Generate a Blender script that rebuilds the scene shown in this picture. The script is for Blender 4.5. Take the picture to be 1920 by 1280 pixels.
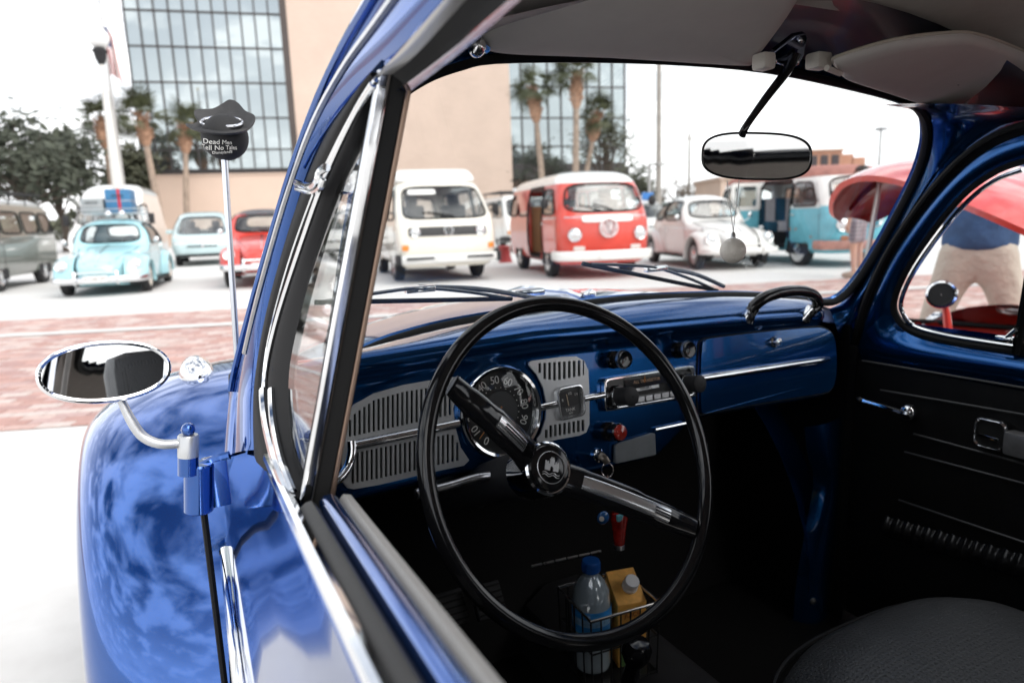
import bpy, bmesh, math, random
from mathutils import Vector as V, Matrix
from mathutils.bvhtree import BVHTree
from mathutils.geometry import tessellate_polygon
for o in list(bpy.data.objects): bpy.data.objects.remove(o)
SC = bpy.context.scene; COL = SC.collection; rad = math.radians; PI = math.pi
random.seed(7)
# ---------------------------------------------------------------- camera (z up, y = forward of the blue car, metres)
CAM = V((-.705, 0, 1.12)); FPX = 1280.; YAW, PIT, ROL = rad(26.7), rad(10.2), rad(2.0)
CF = V((math.sin(YAW)*math.cos(PIT), math.cos(YAW)*math.cos(PIT), -math.sin(PIT)))
_r = V((math.cos(YAW), -math.sin(YAW), 0)); _u = _r.cross(CF)
CR = _r*math.cos(ROL)-_u*math.sin(ROL); CU = _u*math.cos(ROL)+_r*math.sin(ROL)
cd = bpy.data.cameras.new('camera'); cam = bpy.data.objects.new('camera', cd); COL.objects.link(cam)
cam.matrix_world = Matrix(((CR.x, CU.x, -CF.x, CAM.x), (CR.y, CU.y, -CF.y, CAM.y), (CR.z, CU.z, -CF.z, CAM.z), (0, 0, 0, 1)))
cd.sensor_width = 36; cd.lens = 24; cd.clip_start = .02; cd.clip_end = 2000
cd.dof.use_dof = True; cd.dof.focus_distance = .86; cd.dof.aperture_fstop = 4.5; cd.dof.aperture_blades = 7
SC.camera = cam
# ---------------------------------------------------------------- sky and sun
SUN_EL, SUN_AZ = rad(46), rad(160)          # azimuth from +y towards +x
W = bpy.data.worlds.new('World'); SC.world = W; W.use_nodes = True
nt = W.node_tree; nt.nodes.clear(); N = nt.nodes.new; L = nt.links.new
out = N('ShaderNodeOutputWorld'); bg = N('ShaderNodeBackground'); bg.inputs[1].default_value = 1.0
sky = N('ShaderNodeTexSky'); sky.sky_type = 'NISHITA'; sky.sun_disc = False
sky.sun_elevation = SUN_EL; sky.sun_rotation = SUN_AZ; sky.air_density = 1.0; sky.dust_density = 2.0
sk = N('ShaderNodeVectorMath'); sk.operation = 'SCALE'; sk.inputs['Scale'].default_value = .06
L(sky.outputs[0], sk.inputs[0])
tc = N('ShaderNodeTexCoord'); sep = N('ShaderNodeSeparateXYZ'); L(tc.outputs['Generated'], sep.inputs[0])
mx = N('ShaderNodeMath'); mx.operation = 'MAXIMUM'; mx.inputs[1].default_value = .0; L(sep.outputs['Z'], mx.inputs[0])
ad = N('ShaderNodeMath'); ad.operation = 'ADD'; ad.inputs[1].default_value = .18; L(mx.outputs[0], ad.inputs[0])
cx = N('ShaderNodeMath'); cx.operation = 'DIVIDE'; L(sep.outputs['X'], cx.inputs[0]); L(ad.outputs[0], cx.inputs[1])
cy = N('ShaderNodeMath'); cy.operation = 'DIVIDE'; L(sep.outputs['Y'], cy.inputs[0]); L(ad.outputs[0], cy.inputs[1])
cb = N('ShaderNodeCombineXYZ'); L(cx.outputs[0], cb.inputs[0]); L(cy.outputs[0], cb.inputs[1])
n1 = N('ShaderNodeTexNoise'); n1.inputs['Scale'].default_value = 2.9; n1.inputs['Detail'].default_value = 7; n1.inputs['Roughness'].default_value = .58; n1.inputs['Distortion'].default_value = .35
L(cb.outputs[0], n1.inputs['Vector'])
rp = N('ShaderNodeValToRGB'); rp.color_ramp.elements[0].position = .40; rp.color_ramp.elements[1].position = .58
rp.color_ramp.elements[0].color = (.0, .0, .0, 1); L(n1.outputs[0], rp.inputs[0])
hz = N('ShaderNodeMapRange'); hz.inputs[1].default_value = 0; hz.inputs[2].default_value = .62; hz.inputs[3].default_value = 1; hz.inputs[4].default_value = 0
L(mx.outputs[0], hz.inputs[0])
fm = N('ShaderNodeMath'); fm.operation = 'MAXIMUM'; L(rp.outputs[0], fm.inputs[0]); L(hz.outputs[0], fm.inputs[1])
n2 = N('ShaderNodeTexNoise'); n2.inputs['Scale'].default_value = 1.5; n2.inputs['Detail'].default_value = 5; L(cb.outputs[0], n2.inputs['Vector'])
r2 = N('ShaderNodeValToRGB'); r2.color_ramp.elements[0].position = .3; r2.color_ramp.elements[1].position = .7
r2.color_ramp.elements[0].color = (.80, .81, .83, 1); r2.color_ramp.elements[1].color = (1.15, 1.15, 1.15, 1); L(n2.outputs[0], r2.inputs[0])
mxc = N('ShaderNodeMix'); mxc.data_type = 'RGBA'; L(fm.outputs[0], mxc.inputs[0]); L(sk.outputs[0], mxc.inputs[6]); L(r2.outputs[0], mxc.inputs[7])
L(mxc.outputs[2], bg.inputs[0]); L(bg.outputs[0], out.inputs[0])
sl = bpy.data.lights.new('sun', 'SUN'); sl.energy = 1.3; sl.angle = rad(50); sl.color = (1, .96, .9)
so = bpy.data.objects.new('sun', sl); COL.objects.link(so); so.location = (-20, -10, 40)
sd = V((math.sin(SUN_AZ)*math.cos(SUN_EL), math.cos(SUN_AZ)*math.cos(SUN_EL), math.sin(SUN_EL)))
so.rotation_euler = sd.to_track_quat('Z', 'Y').to_euler()
SC.view_settings.view_transform = 'Standard'; SC.view_settings.look = 'None'; SC.view_settings.exposure = 1.08; SC.view_settings.gamma = 1
SC.render.engine = 'CYCLES'; SC.render.resolution_x = 1024; SC.render.resolution_y = 682
SC.cycles.max_bounces = 10; SC.cycles.transparent_max_bounces = 24; SC.cycles.caustics_reflective = False; SC.cycles.caustics_refractive = False

# ---------------------------------------------------------------- measuring: photograph pixel -> point on a real surface
def ray(x, y): return CF+CR*((x-960)/FPX)-CU*((y-640)/FPX)
def onp(x, y, p, n):
    d = ray(x, y); n = V(n); return CAM+d*((V(p)-CAM).dot(n)/d.dot(n))
def gz(x, y, z=0): return onp(x, y, (0, 0, z), (0, 0, 1))
def gX(x, y, X): return onp(x, y, (X, 0, 0), (1, 0, 0))
def gY(x, y, Y): return onp(x, y, (0, Y, 0), (0, 1, 0))
def dep(x, y, d): return CAM+ray(x, y)*d

# ---------------------------------------------------------------- materials
MT = {}
def mat(name, col, rough=.5, metal=0., coat=0., spec=.5, var=0., vs=6., bump=0., bs=120., emit=0., trans=0., sheen=0., cior=1.5):
    if name in MT: return MT[name]
    m = bpy.data.materials.new(name); m.use_nodes = True; t = m.node_tree; b = t.nodes['Principled BSDF']
    b.inputs['Base Color'].default_value = (*col, 1); b.inputs['Roughness'].default_value = rough; b.inputs['Metallic'].default_value = metal
    b.inputs['Coat Weight'].default_value = coat; b.inputs['Coat Roughness'].default_value = .03; b.inputs['Coat IOR'].default_value = cior; b.inputs['Specular IOR Level'].default_value = spec
    b.inputs['Sheen Weight'].default_value = sheen
    if trans: b.inputs['Transmission Weight'].default_value = trans
    if emit: b.inputs['Emission Color'].default_value = (*col, 1); b.inputs['Emission Strength'].default_value = emit
    if var or bump:
        c = t.nodes.new('ShaderNodeTexCoord')
    if var:
        n = t.nodes.new('ShaderNodeTexNoise'); n.inputs['Scale'].default_value = vs; n.inputs['Detail'].default_value = 6; n.inputs['Roughness'].default_value = .62
        t.links.new(c.outputs['Object'], n.inputs['Vector'])
        r = t.nodes.new('ShaderNodeValToRGB'); e = r.color_ramp.elements
        e[0].position = .3; e[1].position = .72
        e[0].color = (*[max(0, k*(1-var)) for k in col], 1); e[1].color = (*[min(1, k*(1+var*.8)) for k in col], 1)
        t.links.new(n.outputs[0], r.inputs[0]); t.links.new(r.outputs[0], b.inputs['Base Color'])
        mr = t.nodes.new('ShaderNodeMapRange'); mr.inputs[3].default_value = max(0, rough-.06*min(1, rough*6)); mr.inputs[4].default_value = min(1, rough+.08*min(1, rough*6))
        t.links.new(n.outputs[0], mr.inputs[0]); t.links.new(mr.outputs[0], b.inputs['Roughness'])
    if bump:
        n = t.nodes.new('ShaderNodeTexNoise'); n.inputs['Scale'].default_value = bs; n.inputs['Detail'].default_value = 4
        t.links.new(c.outputs['Object'], n.inputs['Vector'])
        bp = t.nodes.new('ShaderNodeBump'); bp.inputs['Strength'].default_value = bump; bp.inputs['Distance'].default_value = 1/bs
        t.links.new(n.outputs[0], bp.inputs['Height']); t.links.new(bp.outputs[0], b.inputs['Normal'])
    MT[name] = m; return m
def glass(name, tint=(1, 1, 1), extra=0., rough=0.):
    if name in MT: return MT[name]
    m = bpy.data.materials.new(name); m.use_nodes = True; t = m.node_tree; t.nodes.clear()
    o = t.nodes.new('ShaderNodeOutputMaterial'); mixs = t.nodes.new('ShaderNodeMixShader'); tr = t.nodes.new('ShaderNodeBsdfTransparent'); g = t.nodes.new('ShaderNodeBsdfGlossy')
    tr.inputs[0].default_value = (*tint, 1); g.inputs['Roughness'].default_value = rough; g.inputs[0].default_value = (1, 1, 1, 1)
    lw = t.nodes.new('ShaderNodeLayerWeight'); lw.inputs[0].default_value = .5      # Schlick reflectance of a thin pane
    pw = t.nodes.new('ShaderNodeMath'); pw.operation = 'POWER'; pw.inputs[1].default_value = 5; t.links.new(lw.outputs['Facing'], pw.inputs[0])
    ma = t.nodes.new('ShaderNodeMath'); ma.operation = 'MULTIPLY_ADD'; ma.use_clamp = True; ma.inputs[1].default_value = .9; ma.inputs[2].default_value = .045+extra
    t.links.new(pw.outputs[0], ma.inputs[0]); t.links.new(ma.outputs[0], mixs.inputs[0])
    t.links.new(tr.outputs[0], mixs.inputs[1]); t.links.new(g.outputs[0], mixs.inputs[2]); t.links.new(mixs.outputs[0], o.inputs[0])
    MT[name] = m; return m
def paint(name, col, rough=.35, metal=0., var=.06): return mat(name, col, rough, metal, 1., .5, var, 3.)
CHROME = mat('chrome', (.78, .79, .80), .06, 1., var=.05, vs=30)
DULLCHROME = mat('brushed_metal', (.55, .55, .56), .28, 1., var=.12, vs=60)
RUBBER = mat('black_rubber', (.005, .005, .0055), .6, spec=.25, var=.3, vs=40, bump=.08, bs=300)
TYRE = mat('tyre_rubber', (.022, .022, .023), .8, var=.3, vs=8)
DARK = mat('dark_interior', (.012, .012, .014), .7, var=.3)
BLACKP = mat('black_plastic', (.008, .008, .009), .09, spec=.5, var=.2, vs=40)
MATTEB = mat('matte_black', (.014, .014, .016), .6, var=.25, vs=30, bump=.1, bs=400)
CARGLASS = glass('car_glass', (.88, .93, .94), .07)
LENS = mat('lens_glass', (.75, .77, .78), .08, .6, 1., var=.1, vs=40)
WHITEP = paint('white_paint', (.80, .79, .76))

# ---------------------------------------------------------------- mesh building
def empty(name, loc=(0, 0, 0), rz=0., parent=None):
    o = bpy.data.objects.new(name, None); COL.objects.link(o); o.location = loc; o.rotation_euler = (0, 0, rz)
    o.empty_display_size = .1
    if parent: o.parent = parent
    return o
def tag(o, label=None, cat=None, group=None, kind=None):
    for k, v in (('label', label), ('category', cat), ('group', group), ('kind', kind)):
        if v: o[k] = v
    return o
def catmull(P, n, closed=False):
    P = [V(p) for p in P]; m = len(P); R = []; seg = m if closed else m-1
    for i in range(n if closed else n):
        t = i/n*seg if closed else i/(n-1)*seg
        k = min(int(t), seg-1); a = t-k
        if closed: p0, p1, p2, p3 = P[(k-1) % m], P[k % m], P[(k+1) % m], P[(k+2) % m]
        else: p0, p1, p2, p3 = P[max(k-1, 0)], P[k], P[min(k+1, m-1)], P[min(k+2, m-1)]
        R.append(.5*((2*p1)+(p2-p0)*a+(2*p0-5*p1+4*p2-p3)*a*a+(3*p1-p0-3*p2+p3)*a**3))
    return R
def lin(tab, x):
    if x <= tab[0][0]: return tab[0][1]
    for (a, b), (c, d) in zip(tab, tab[1:]):
        if x <= c: return b+(d-b)*(x-a)/(c-a)
    return tab[-1][1]
class G:
    def __init__(s): s.v = []; s.f = []
    def add(s, vs, fs):
        k = len(s.v); s.v += [V(p) for p in vs]; s.f += [tuple(i+k for i in f) for f in fs]; return s
    def box(s, c, size, bev=0., M=None):
        c = V(c); h = [k/2 for k in size]
        if bev <= 0:
            vs = [V((x, y, z)) for x in (-h[0], h[0]) for y in (-h[1], h[1]) for z in (-h[2], h[2])]
            fs = [(0, 1, 3, 2), (4, 6, 7, 5), (0, 4, 5, 1), (2, 3, 7, 6), (0, 2, 6, 4), (1, 5, 7, 3)]
        else:
            bm = bmesh.new(); bmesh.ops.create_cube(bm, size=1)
            for q in bm.verts: q.co = V((q.co.x*size[0], q.co.y*size[1], q.co.z*size[2]))
            bmesh.ops.bevel(bm, geom=list(bm.edges), offset=bev, segments=2, profile=.6, affect='EDGES')
            bm.verts.index_update(); vs = [q.co.copy() for q in bm.verts]; fs = [tuple(q.index for q in f.verts) for f in bm.faces]; bm.free()
        if M is not None: vs = [M @ p for p in vs]
        return s.add([p+c for p in vs], fs)
    def tube(s, P, r, n=10, closed=False, caps=True, flat=None, up=None):
        P = [V(p) for p in P]; m = len(P); rr = r if isinstance(r, (list, tuple)) else [r]*m
        rings = []; prev = None
        for i in range(m):
            a = P[(i-1) % m] if closed else P[max(i-1, 0)]; b = P[(i+1) % m] if closed else P[min(i+1, m-1)]
            t = (b-a).normalized() if (b-a).length > 1e-9 else V((0, 0, 1))
            if up is not None: e = V(up)-t*V(up).dot(t)
            elif prev is None: e = t.orthogonal()
            else: e = prev-t*prev.dot(t)
            if e.length < 1e-6: e = t.orthogonal()
            e.normalize(); prev = e; q = t.cross(e)
            fl = flat or 1.
            rings.append([P[i]+e*(rr[i]*math.cos(2*PI*k/n))+q*(rr[i]*fl*math.sin(2*PI*k/n)) for k in range(n)])
        return s.loft(rings, closed, caps)
    def loft(s, rings, closed=False, caps=False, ringclosed=True):
        n = len(rings[0]); m = len(rings); fs = []
        for i in range(m if closed else m-1):
            for j in range(n if ringclosed else n-1):
                a, b = i, (i+1) % m; c, d = j, (j+1) % n
                fs.append((a*n+c, b*n+c, b*n+d, a*n+d))
        if caps and not closed: fs += [tuple(range(n-1, -1, -1)), tuple((m-1)*n+k for k in range(n))]
        return s.add([p for r in rings for p in r], fs)
    def lathe(s, prof, o, ax=(0, 0, 1), n=28, caps=True):
        ax = V(ax).normalized(); e = ax.orthogonal().normalized(); q = ax.cross(e); o = V(o)
        return s.loft([[o+ax*h+(e*math.cos(2*PI*k/n)+q*math.sin(2*PI*k/n))*max(r, 1e-5) for k in range(n)] for r, h in prof], False, caps)
    def prism(s, loops, ext):
        """closed outline (first) with holes (others), extruded along ext"""
        loops = [[V(p) for p in l] for l in loops]; ext = V(ext); flat = [p for l in loops for p in l]; n = len(flat)
        tris = tessellate_polygon(loops); fs = [tuple(t) for t in tris]+[tuple(i+n for i in reversed(t)) for t in tris]; k = 0
        for l in loops:
            m = len(l)
            for i in range(m): fs.append((k+i, k+(i+1) % m, k+n+(i+1) % m, k+n+i))
            k += m
        return s.add(flat+[p+ext for p in flat], fs)
    def ball(s, c, r, n=16, m=10, z0=-1., z1=1.):
        c = V(c); r = V(r) if hasattr(r, '__len__') else V((r, r, r)); rings = []
        a0, a1 = math.asin(z0), math.asin(z1)
        for i in range(m+1):
            a = a0+(a1-a0)*i/m; rings.append([c+V((r.x*max(math.cos(a), 1e-4)*math.cos(2*PI*k/n), r.y*max(math.cos(a), 1e-4)*math.sin(2*PI*k/n), r.z*math.sin(a))) for k in range(n)])
        return s.loft(rings, False, True)
    def grid(s, rows, thick=None):
        n = len(rows[0]); m = len(rows); fs = [(i*n+j, i*n+j+1, (i+1)*n+j+1, (i+1)*n+j) for i in range(m-1) for j in range(n-1)]
        vs = [V(p) for r in rows for p in r]
        if thick is not None:
            th = V(thick); k = len(vs); vs += [p+th for p in vs]; fs += [tuple(k+i for i in reversed(f)) for f in fs]
            bd = [j for j in range(n)]+[i*n+n-1 for i in range(1, m)]+[(m-1)*n+j for j in range(n-2, -1, -1)]+[i*n for i in range(m-2, 0, -1)]
            fs += [(bd[(i+1) % len(bd)], bd[i], bd[i]+k, bd[(i+1) % len(bd)]+k) for i in range(len(bd))]
        return s.add(vs, fs)
    def out(s, name, m, parent=None, sharp=38, smooth=True, loc=None, rz=None):
        me = bpy.data.meshes.new(name); me.from_pydata([tuple(p) for p in s.v], [], s.f); me.update()
        bm = bmesh.new(); bm.from_mesh(me); bmesh.ops.recalc_face_normals(bm, faces=bm.faces); bm.to_mesh(me); bm.free()
        if smooth: me.shade_smooth(); me.set_sharp_from_angle(angle=rad(sharp))
        if m: me.materials.append(m)
        o = bpy.data.objects.new(name, me); COL.objects.link(o)
        if parent: o.parent = parent
        if loc is not None: o.location = loc
        if rz is not None: o.rotation_euler = (0, 0, rz)
        return o
def copyo(o, parent=None, loc=None, rot=None, scale=None):
    c = o.copy(); COL.objects.link(c)
    if parent: c.parent = parent
    if loc is not None: c.location = loc
    if rot is not None: c.rotation_euler = rot
    if scale is not None: c.scale = scale
    return c
def text(name, s, size, M, m, parent, thick=.0004, align='CENTER', space=1.):
    """lettering as a mesh; M maps the (x right, y up) plane of the text into the scene"""
    cu = bpy.data.curves.new(name, 'FONT'); cu.body = s; cu.size = size; cu.extrude = thick; cu.align_x = align; cu.align_y = 'CENTER'; cu.resolution_u = 3; cu.space_character = space
    to = bpy.data.objects.new('t', cu); COL.objects.link(to)
    me = bpy.data.meshes.new_from_object(to.evaluated_get(bpy.context.evaluated_depsgraph_get())); bpy.data.objects.remove(to); bpy.data.curves.remove(cu)
    me.transform(M); me.name = name; me.materials.clear(); me.materials.append(m)
    o = bpy.data.objects.new(name, me); COL.objects.link(o)
    if parent: o.parent = parent
    return o
def frame(o, x, y):
    x = V(x).normalized(); z = x.cross(V(y)).normalized(); y = z.cross(x); o = V(o)
    return Matrix(((x.x, y.x, z.x, o.x), (x.y, y.y, z.y, o.y), (x.z, y.z, z.z, o.z), (0, 0, 0, 1)))
def rrect(w, h, r, n=5):
    P = []
    for cx_, cy_, a in ((w/2-r, h/2-r, 0), (-w/2+r, h/2-r, 90), (-w/2+r, -h/2+r, 180), (w/2-r, -h/2+r, 270)):
        P += [(cx_+r*math.cos(rad(a+90*k/n)), cy_+r*math.sin(rad(a+90*k/n))) for k in range(n+1)]
    return P

# ================================================================= THE SETTING
def groundmat():
    m = bpy.data.materials.new('concrete'); m.use_nodes = True; t = m.node_tree; b = t.nodes['Principled BSDF']; b.inputs['Roughness'].default_value = .9
    c = t.nodes.new('ShaderNodeTexCoord')
    def noise(s, d): n = t.nodes.new('ShaderNodeTexNoise'); n.inputs['Scale'].default_value = s; n.inputs['Detail'].default_value = d; t.links.new(c.outputs['Object'], n.inputs['Vector']); return n
    a = noise(.35, 8); f = noise(9, 6)
    r = t.nodes.new('ShaderNodeValToRGB'); e = r.color_ramp.elements; e[0].position = .3; e[1].position = .7; e[0].color = (.54, .53, .515, 1); e[1].color = (.67, .665, .65, 1)
    mx_ = t.nodes.new('ShaderNodeMix'); mx_.data_type = 'FLOAT'; mx_.inputs[0].default_value = .4; t.links.new(a.outputs[0], mx_.inputs[2]); t.links.new(f.outputs[0], mx_.inputs[3])
    t.links.new(mx_.outputs[0], r.inputs[0]); t.links.new(r.outputs[0], b.inputs['Base Color'])
    bp = t.nodes.new('ShaderNodeBump'); bp.inputs['Strength'].default_value = .2; bp.inputs['Distance'].default_value = .01; t.links.new(f.outputs[0], bp.inputs['Height']); t.links.new(bp.outputs[0], b.inputs['Normal'])
    return m
def brickmat(name, c1, c2, mort, scale, wide=.21, high=.07, msize=.012):
    m = bpy.data.materials.new(name); m.use_nodes = True; t = m.node_tree; b = t.nodes['Principled BSDF']; b.inputs['Roughness'].default_value = .85
    c = t.nodes.new('ShaderNodeTexCoord'); br = t.nodes.new('ShaderNodeTexBrick'); mp = t.nodes.new('ShaderNodeMapping')
    if scale: mp.inputs['Rotation'].default_value = scale
    t.links.new(c.outputs['Object'], mp.inputs[0]); t.links.new(mp.outputs[0], br.inputs['Vector'])
    br.inputs['Scale'].default_value = 1; br.inputs['Brick Width'].default_value = wide; br.inputs['Row Height'].default_value = high; br.inputs['Mortar Size'].default_value = msize
    br.inputs['Color1'].default_value = (*c1, 1); br.inputs['Color2'].default_value = (*c2, 1); br.inputs['Mortar'].default_value = (*mort, 1)
    n = t.nodes.new('ShaderNodeTexNoise'); n.inputs['Scale'].default_value = .5; n.inputs['Detail'].default_value = 6; t.links.new(c.outputs['Object'], n.inputs['Vector'])
    mr = t.nodes.new('ShaderNodeMapRange'); mr.inputs[1].default_value = .3; mr.inputs[2].default_value = .7; mr.inputs[3].default_value = .95; mr.inputs[4].default_value = 1.04; t.links.new(n.outputs[0], mr.inputs[0])
    vm = t.nodes.new('ShaderNodeVectorMath'); vm.operation = 'SCALE'; t.links.new(br.outputs[0], vm.inputs[0]); t.links.new(mr.outputs[0], vm.inputs['Scale']); t.links.new(vm.outputs[0], b.inputs['Base Color'])
    MT[name] = m; return m
CONC = groundmat()
g = G(); g.grid([[(x, y, 0) for x in (-900, -40, 0, 40, 900)] for y in (-900, -40, 0, 40, 900)])
tag(g.out('ground', CONC), 'pale concrete of the car park', kind='structure')
PA = rad(-19); PD = V((math.cos(PA), math.sin(PA), 0)); PN = V((-math.sin(PA), math.cos(PA), 0))   # paving: along, across
PO = V((-1.3, 4.66, 0))                                     # a point on the near edge of the brick
WB = 5.75                                                   # brick strip width
def pav(a, b, z): return PO+PD*a+PN*b+V((0, 0, z))
bandw = (4.02, 4.26)
g = G(); g.grid([[pav(a, b, .004) for a in (-60, 0, 60)] for b in (0, WB)])
bp_ = tag(g.out('brick_pavement', brickmat('brick_paving', (.42, .28, .25), (.48, .35, .32), (.42, .37, .35), (0, 0, PA*-1), .2, .1, .01)), 'strip of red brick paving', kind='structure')
g = G(); g.grid([[pav(a, b, .016) for a in (-60, 0, 60)] for b in bandw])
tag(g.out('paving_band', CONC), 'narrow pale concrete band running through the red brick paving', kind='structure')
def px_of(p):
    d = V(p)-CAM; w = d.dot(CF); return (960+FPX*d.dot(CR)/w, 640-FPX*d.dot(CU)/w, w) if w > .1 else (0, 9e3, 9e3)
def pavers():
    random.seed(3); bw, bh, gp, e = .20, .10, .007, .006
    pal = [(.44, .27, .235), (.48, .33, .295), (.40, .24, .21), (.50, .38, .345), (.43, .30, .28), (.52, .44, .41), (.38, .24, .22)]
    m = bpy.data.materials.new('clay_paver'); m.use_nodes = True; t = m.node_tree; bs = t.nodes['Principled BSDF']; bs.inputs['Roughness'].default_value = .85
    at = t.nodes.new('ShaderNodeAttribute'); at.attribute_name = 'tone'; nz = t.nodes.new('ShaderNodeTexNoise'); nz.inputs['Scale'].default_value = 35; gm = t.nodes.new('ShaderNodeNewGeometry'); t.links.new(gm.outputs['Position'], nz.inputs['Vector'])
    mr = t.nodes.new('ShaderNodeMapRange'); mr.inputs[3].default_value = .75; mr.inputs[4].default_value = 1.2; t.links.new(nz.outputs[0], mr.inputs[0]); vm = t.nodes.new('ShaderNodeVectorMath'); vm.operation = 'SCALE'; t.links.new(at.outputs[0], vm.inputs[0]); t.links.new(mr.outputs[0], vm.inputs['Scale']); t.links.new(vm.outputs[0], bs.inputs['Base Color'])
    def brick(h):
        vs = [(aa, bb, z) for z, s_ in ((0, 0), (h-.003, 0), (h, e)) for aa, bb in ((gp/2+s_, gp/2+s_), (bw-gp/2-s_, gp/2+s_), (bw-gp/2-s_, bh-gp/2-s_), (gp/2+s_, bh-gp/2-s_))]
        return vs, [(4+k, 4+(k+1) % 4, 8+(k+1) % 4, 8+k) for k in range(4)]+[(k, (k+1) % 4, 4+(k+1) % 4, 4+k) for k in range(4)]+[(8, 9, 10, 11)]
    def mesh(name, vs, fs, cols):
        me = bpy.data.meshes.new(name); me.from_pydata(vs, [], fs); ca = me.color_attributes.new('tone', 'FLOAT_COLOR', 'CORNER'); buf = []
        for f, c in zip(fs, cols): buf += list(c)*len(f)
        ca.data.foreach_set('color', buf); me.materials.append(m); return me
    items = []
    for row in range(int(WB/bh)):
        b0 = row*bh
        if bandw[0]-.1 < b0 < bandw[1]: continue
        n0, n1 = -3.2-.36*b0, 7.5+1.15*b0; k = int(n0/bw); off = (row % 2)*.5*bw
        while k*bw < n1: items.append((k*bw+off, b0, .0075+random.uniform(-.0015, .0025), random.randrange(7), random.uniform(.88, 1.12))); k += 1
    vis = []
    for i, (a, b0, h, c, j) in enumerate(items):
        x, y, w = px_of(pav(a+.1, b0+.05, .01))
        if 0 < x < 445 and y < 820 and not (60 < x < 330 and 640 < y < 765): vis.append((w, i))
    near = set(i for w, i in sorted(vis)[:300]); vs = []; fs = []; cols = []; base = []
    for c in pal: bv, bf = brick(.009); base.append(mesh('brick_paver', bv, bf, [(*c, 1)]*len(bf)))
    for i, (a, b0, h, c, j) in enumerate(items):
        if i in near:
            o = bpy.data.objects.new('brick_paver', base[c]); COL.objects.link(o); o.parent = bp_; o.location = pav(a, b0, .004); o.rotation_euler = (0, 0, PA); o.scale = (1, 1, h/.009); continue
        bv, bf = brick(h); k = len(vs); vs += [tuple(pav(a+p[0], b0+p[1], .004+p[2])) for p in bv]; fs += [tuple(q+k for q in f) for f in bf]; cols += [tuple(q*j for q in pal[c])+(1,)]*len(bf)
    o = bpy.data.objects.new('brick_pavers', mesh('brick_pavers', vs, fs, cols)); COL.objects.link(o); o.parent = bp_; o['kind'] = 'stuff'
pavers()

# ---- office building: glass | tan brick | glass, one straight front
BRZ = rad(-13); BP0 = dep(550, 320, 55); BD = V((math.cos(BRZ), math.sin(BRZ), 0)); BN = V((BD.y, -BD.x, 0))
bld = empty('office_building', (BP0.x, BP0.y, 0), BRZ)
tag(bld, 'large office building with mirrored glass grid and tan brick wall', 'building')
def bu(x, y): p = onp(x, y, BP0, BN); return (p-V((BP0.x, BP0.y, 0))).dot(BD), p.z
TAN = brickmat('tan_brick', (.56, .43, .355), (.59, .455, .38), (.55, .44, .37), (PI/2, 0, 0), .4, .13, .02)
TANP = mat('tan_render', (.60, .46, .375), .9, var=.06, vs=.4)
BROWN = mat('bronze_mullion', (.055, .05, .05), .45, .4, var=.2, vs=1)
MIRGL = mat('mirror_glass', (.42, .465, .475), .02, .95, var=.07, vs=.12)
uL = bu(236, 60)[0]; uT0 = bu(552, 200)[0]; uT1 = bu(951, 220)[0]; uR = bu(1172, 220)[0]
zb = bu(400, 321)[1]; rowz = [zb, bu(390, 281)[1], bu(390, 221)[1], bu(390, 155)[1], bu(390, 89)[1], bu(390, 23)[1]]
dz = rowz[-1]-rowz[-2]; rowz += [rowz[-1]+dz, rowz[-1]+2*dz]; ztop = rowz[-1]
g = G(); g.box(((uL+uR)/2, 10.2, (zb+ztop)/2), (uR-uL-.1, 20, ztop-zb)); g.out('core', mat('dark_core', (.05, .055, .06), .6), bld)
g = G(); g.box(((uT0+uT1)/2, 9.0, (ztop+1)/2), (uT1-uT0, 20.4, ztop+1)); g.out('brick_wall', TAN, bld)
pane = None; mul = None
for (u0, u1, nc) in ((uL, uT0-.35, 11), (uT1+.1, uR, 9)):
    cw = (u1-u0)/nc
    for i in range(nc):
        for j in range(len(rowz)-1):
            if pane is None: gg = G(); gg.box((0, 0, 0), (1, .04, 1)); pane = gg.out('window_pane', MIRGL, bld, smooth=False); o = pane
            else: o = copyo(pane, bld)
            o.location = (u0+cw*(i+.5), .10, (rowz[j]+rowz[j+1])/2); o.scale = (cw-.10, 1, rowz[j+1]-rowz[j]-.10)
            o.rotation_euler = (random.gauss(0, .0035), 0, random.gauss(0, .0035))
    for i in range(nc+1):
        gg = G(); gg.box((0, 0, 0), (.11, .26, ztop-zb)); gg.out('mullion', BROWN, bld, smooth=False, loc=(u0+cw*i, .09, (zb+ztop)/2))
    for z in rowz:
        gg = G(); gg.box((0, 0, 0), (u1-u0, .22, .12 if z > zb else .35)); gg.out('transom', BROWN, bld, smooth=False, loc=((u0+u1)/2, .085, z))
g = G(); g.box((uT0-.2, -.55, (zb+ztop)/2), (.5, 1.4, ztop-zb)); g.out('brown_pier', mat('brown_metal', (.07, .055, .05), .5, .2, var=.2, vs=.5), bld)
g = G(); g.box(((uL+uT0)/2, 6, zb-.55), (uT0-uL, 14, .7)); g.out('soffit', BROWN, bld)
g = G(); g.box(((uT1+uR)/2, 6, zb-.65), (uR-uT1-.1, 14, .9)); g.out('soffit', BROWN, bld)
g = G(); g.box(((uL+uT0)/2+1.5, 9, (zb-.9)/2), (uT0-uL-3, 14, zb-.9)); g.out('ground_floor_wall', TANP, bld)
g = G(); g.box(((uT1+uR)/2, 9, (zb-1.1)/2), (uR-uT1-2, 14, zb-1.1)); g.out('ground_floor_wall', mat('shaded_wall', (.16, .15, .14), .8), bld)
p = bu(325, 331); q = bu(545, 331)                      # one-storey tan wing in front of the left glass
hz_ = p[1]*.92
g = G(); g.box(((p[0]+q[0])/2+1, -3.2, hz_/2), (q[0]-p[0]+2, 6, hz_)); wing = g.out('entrance_wing', TANP, bld)
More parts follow.
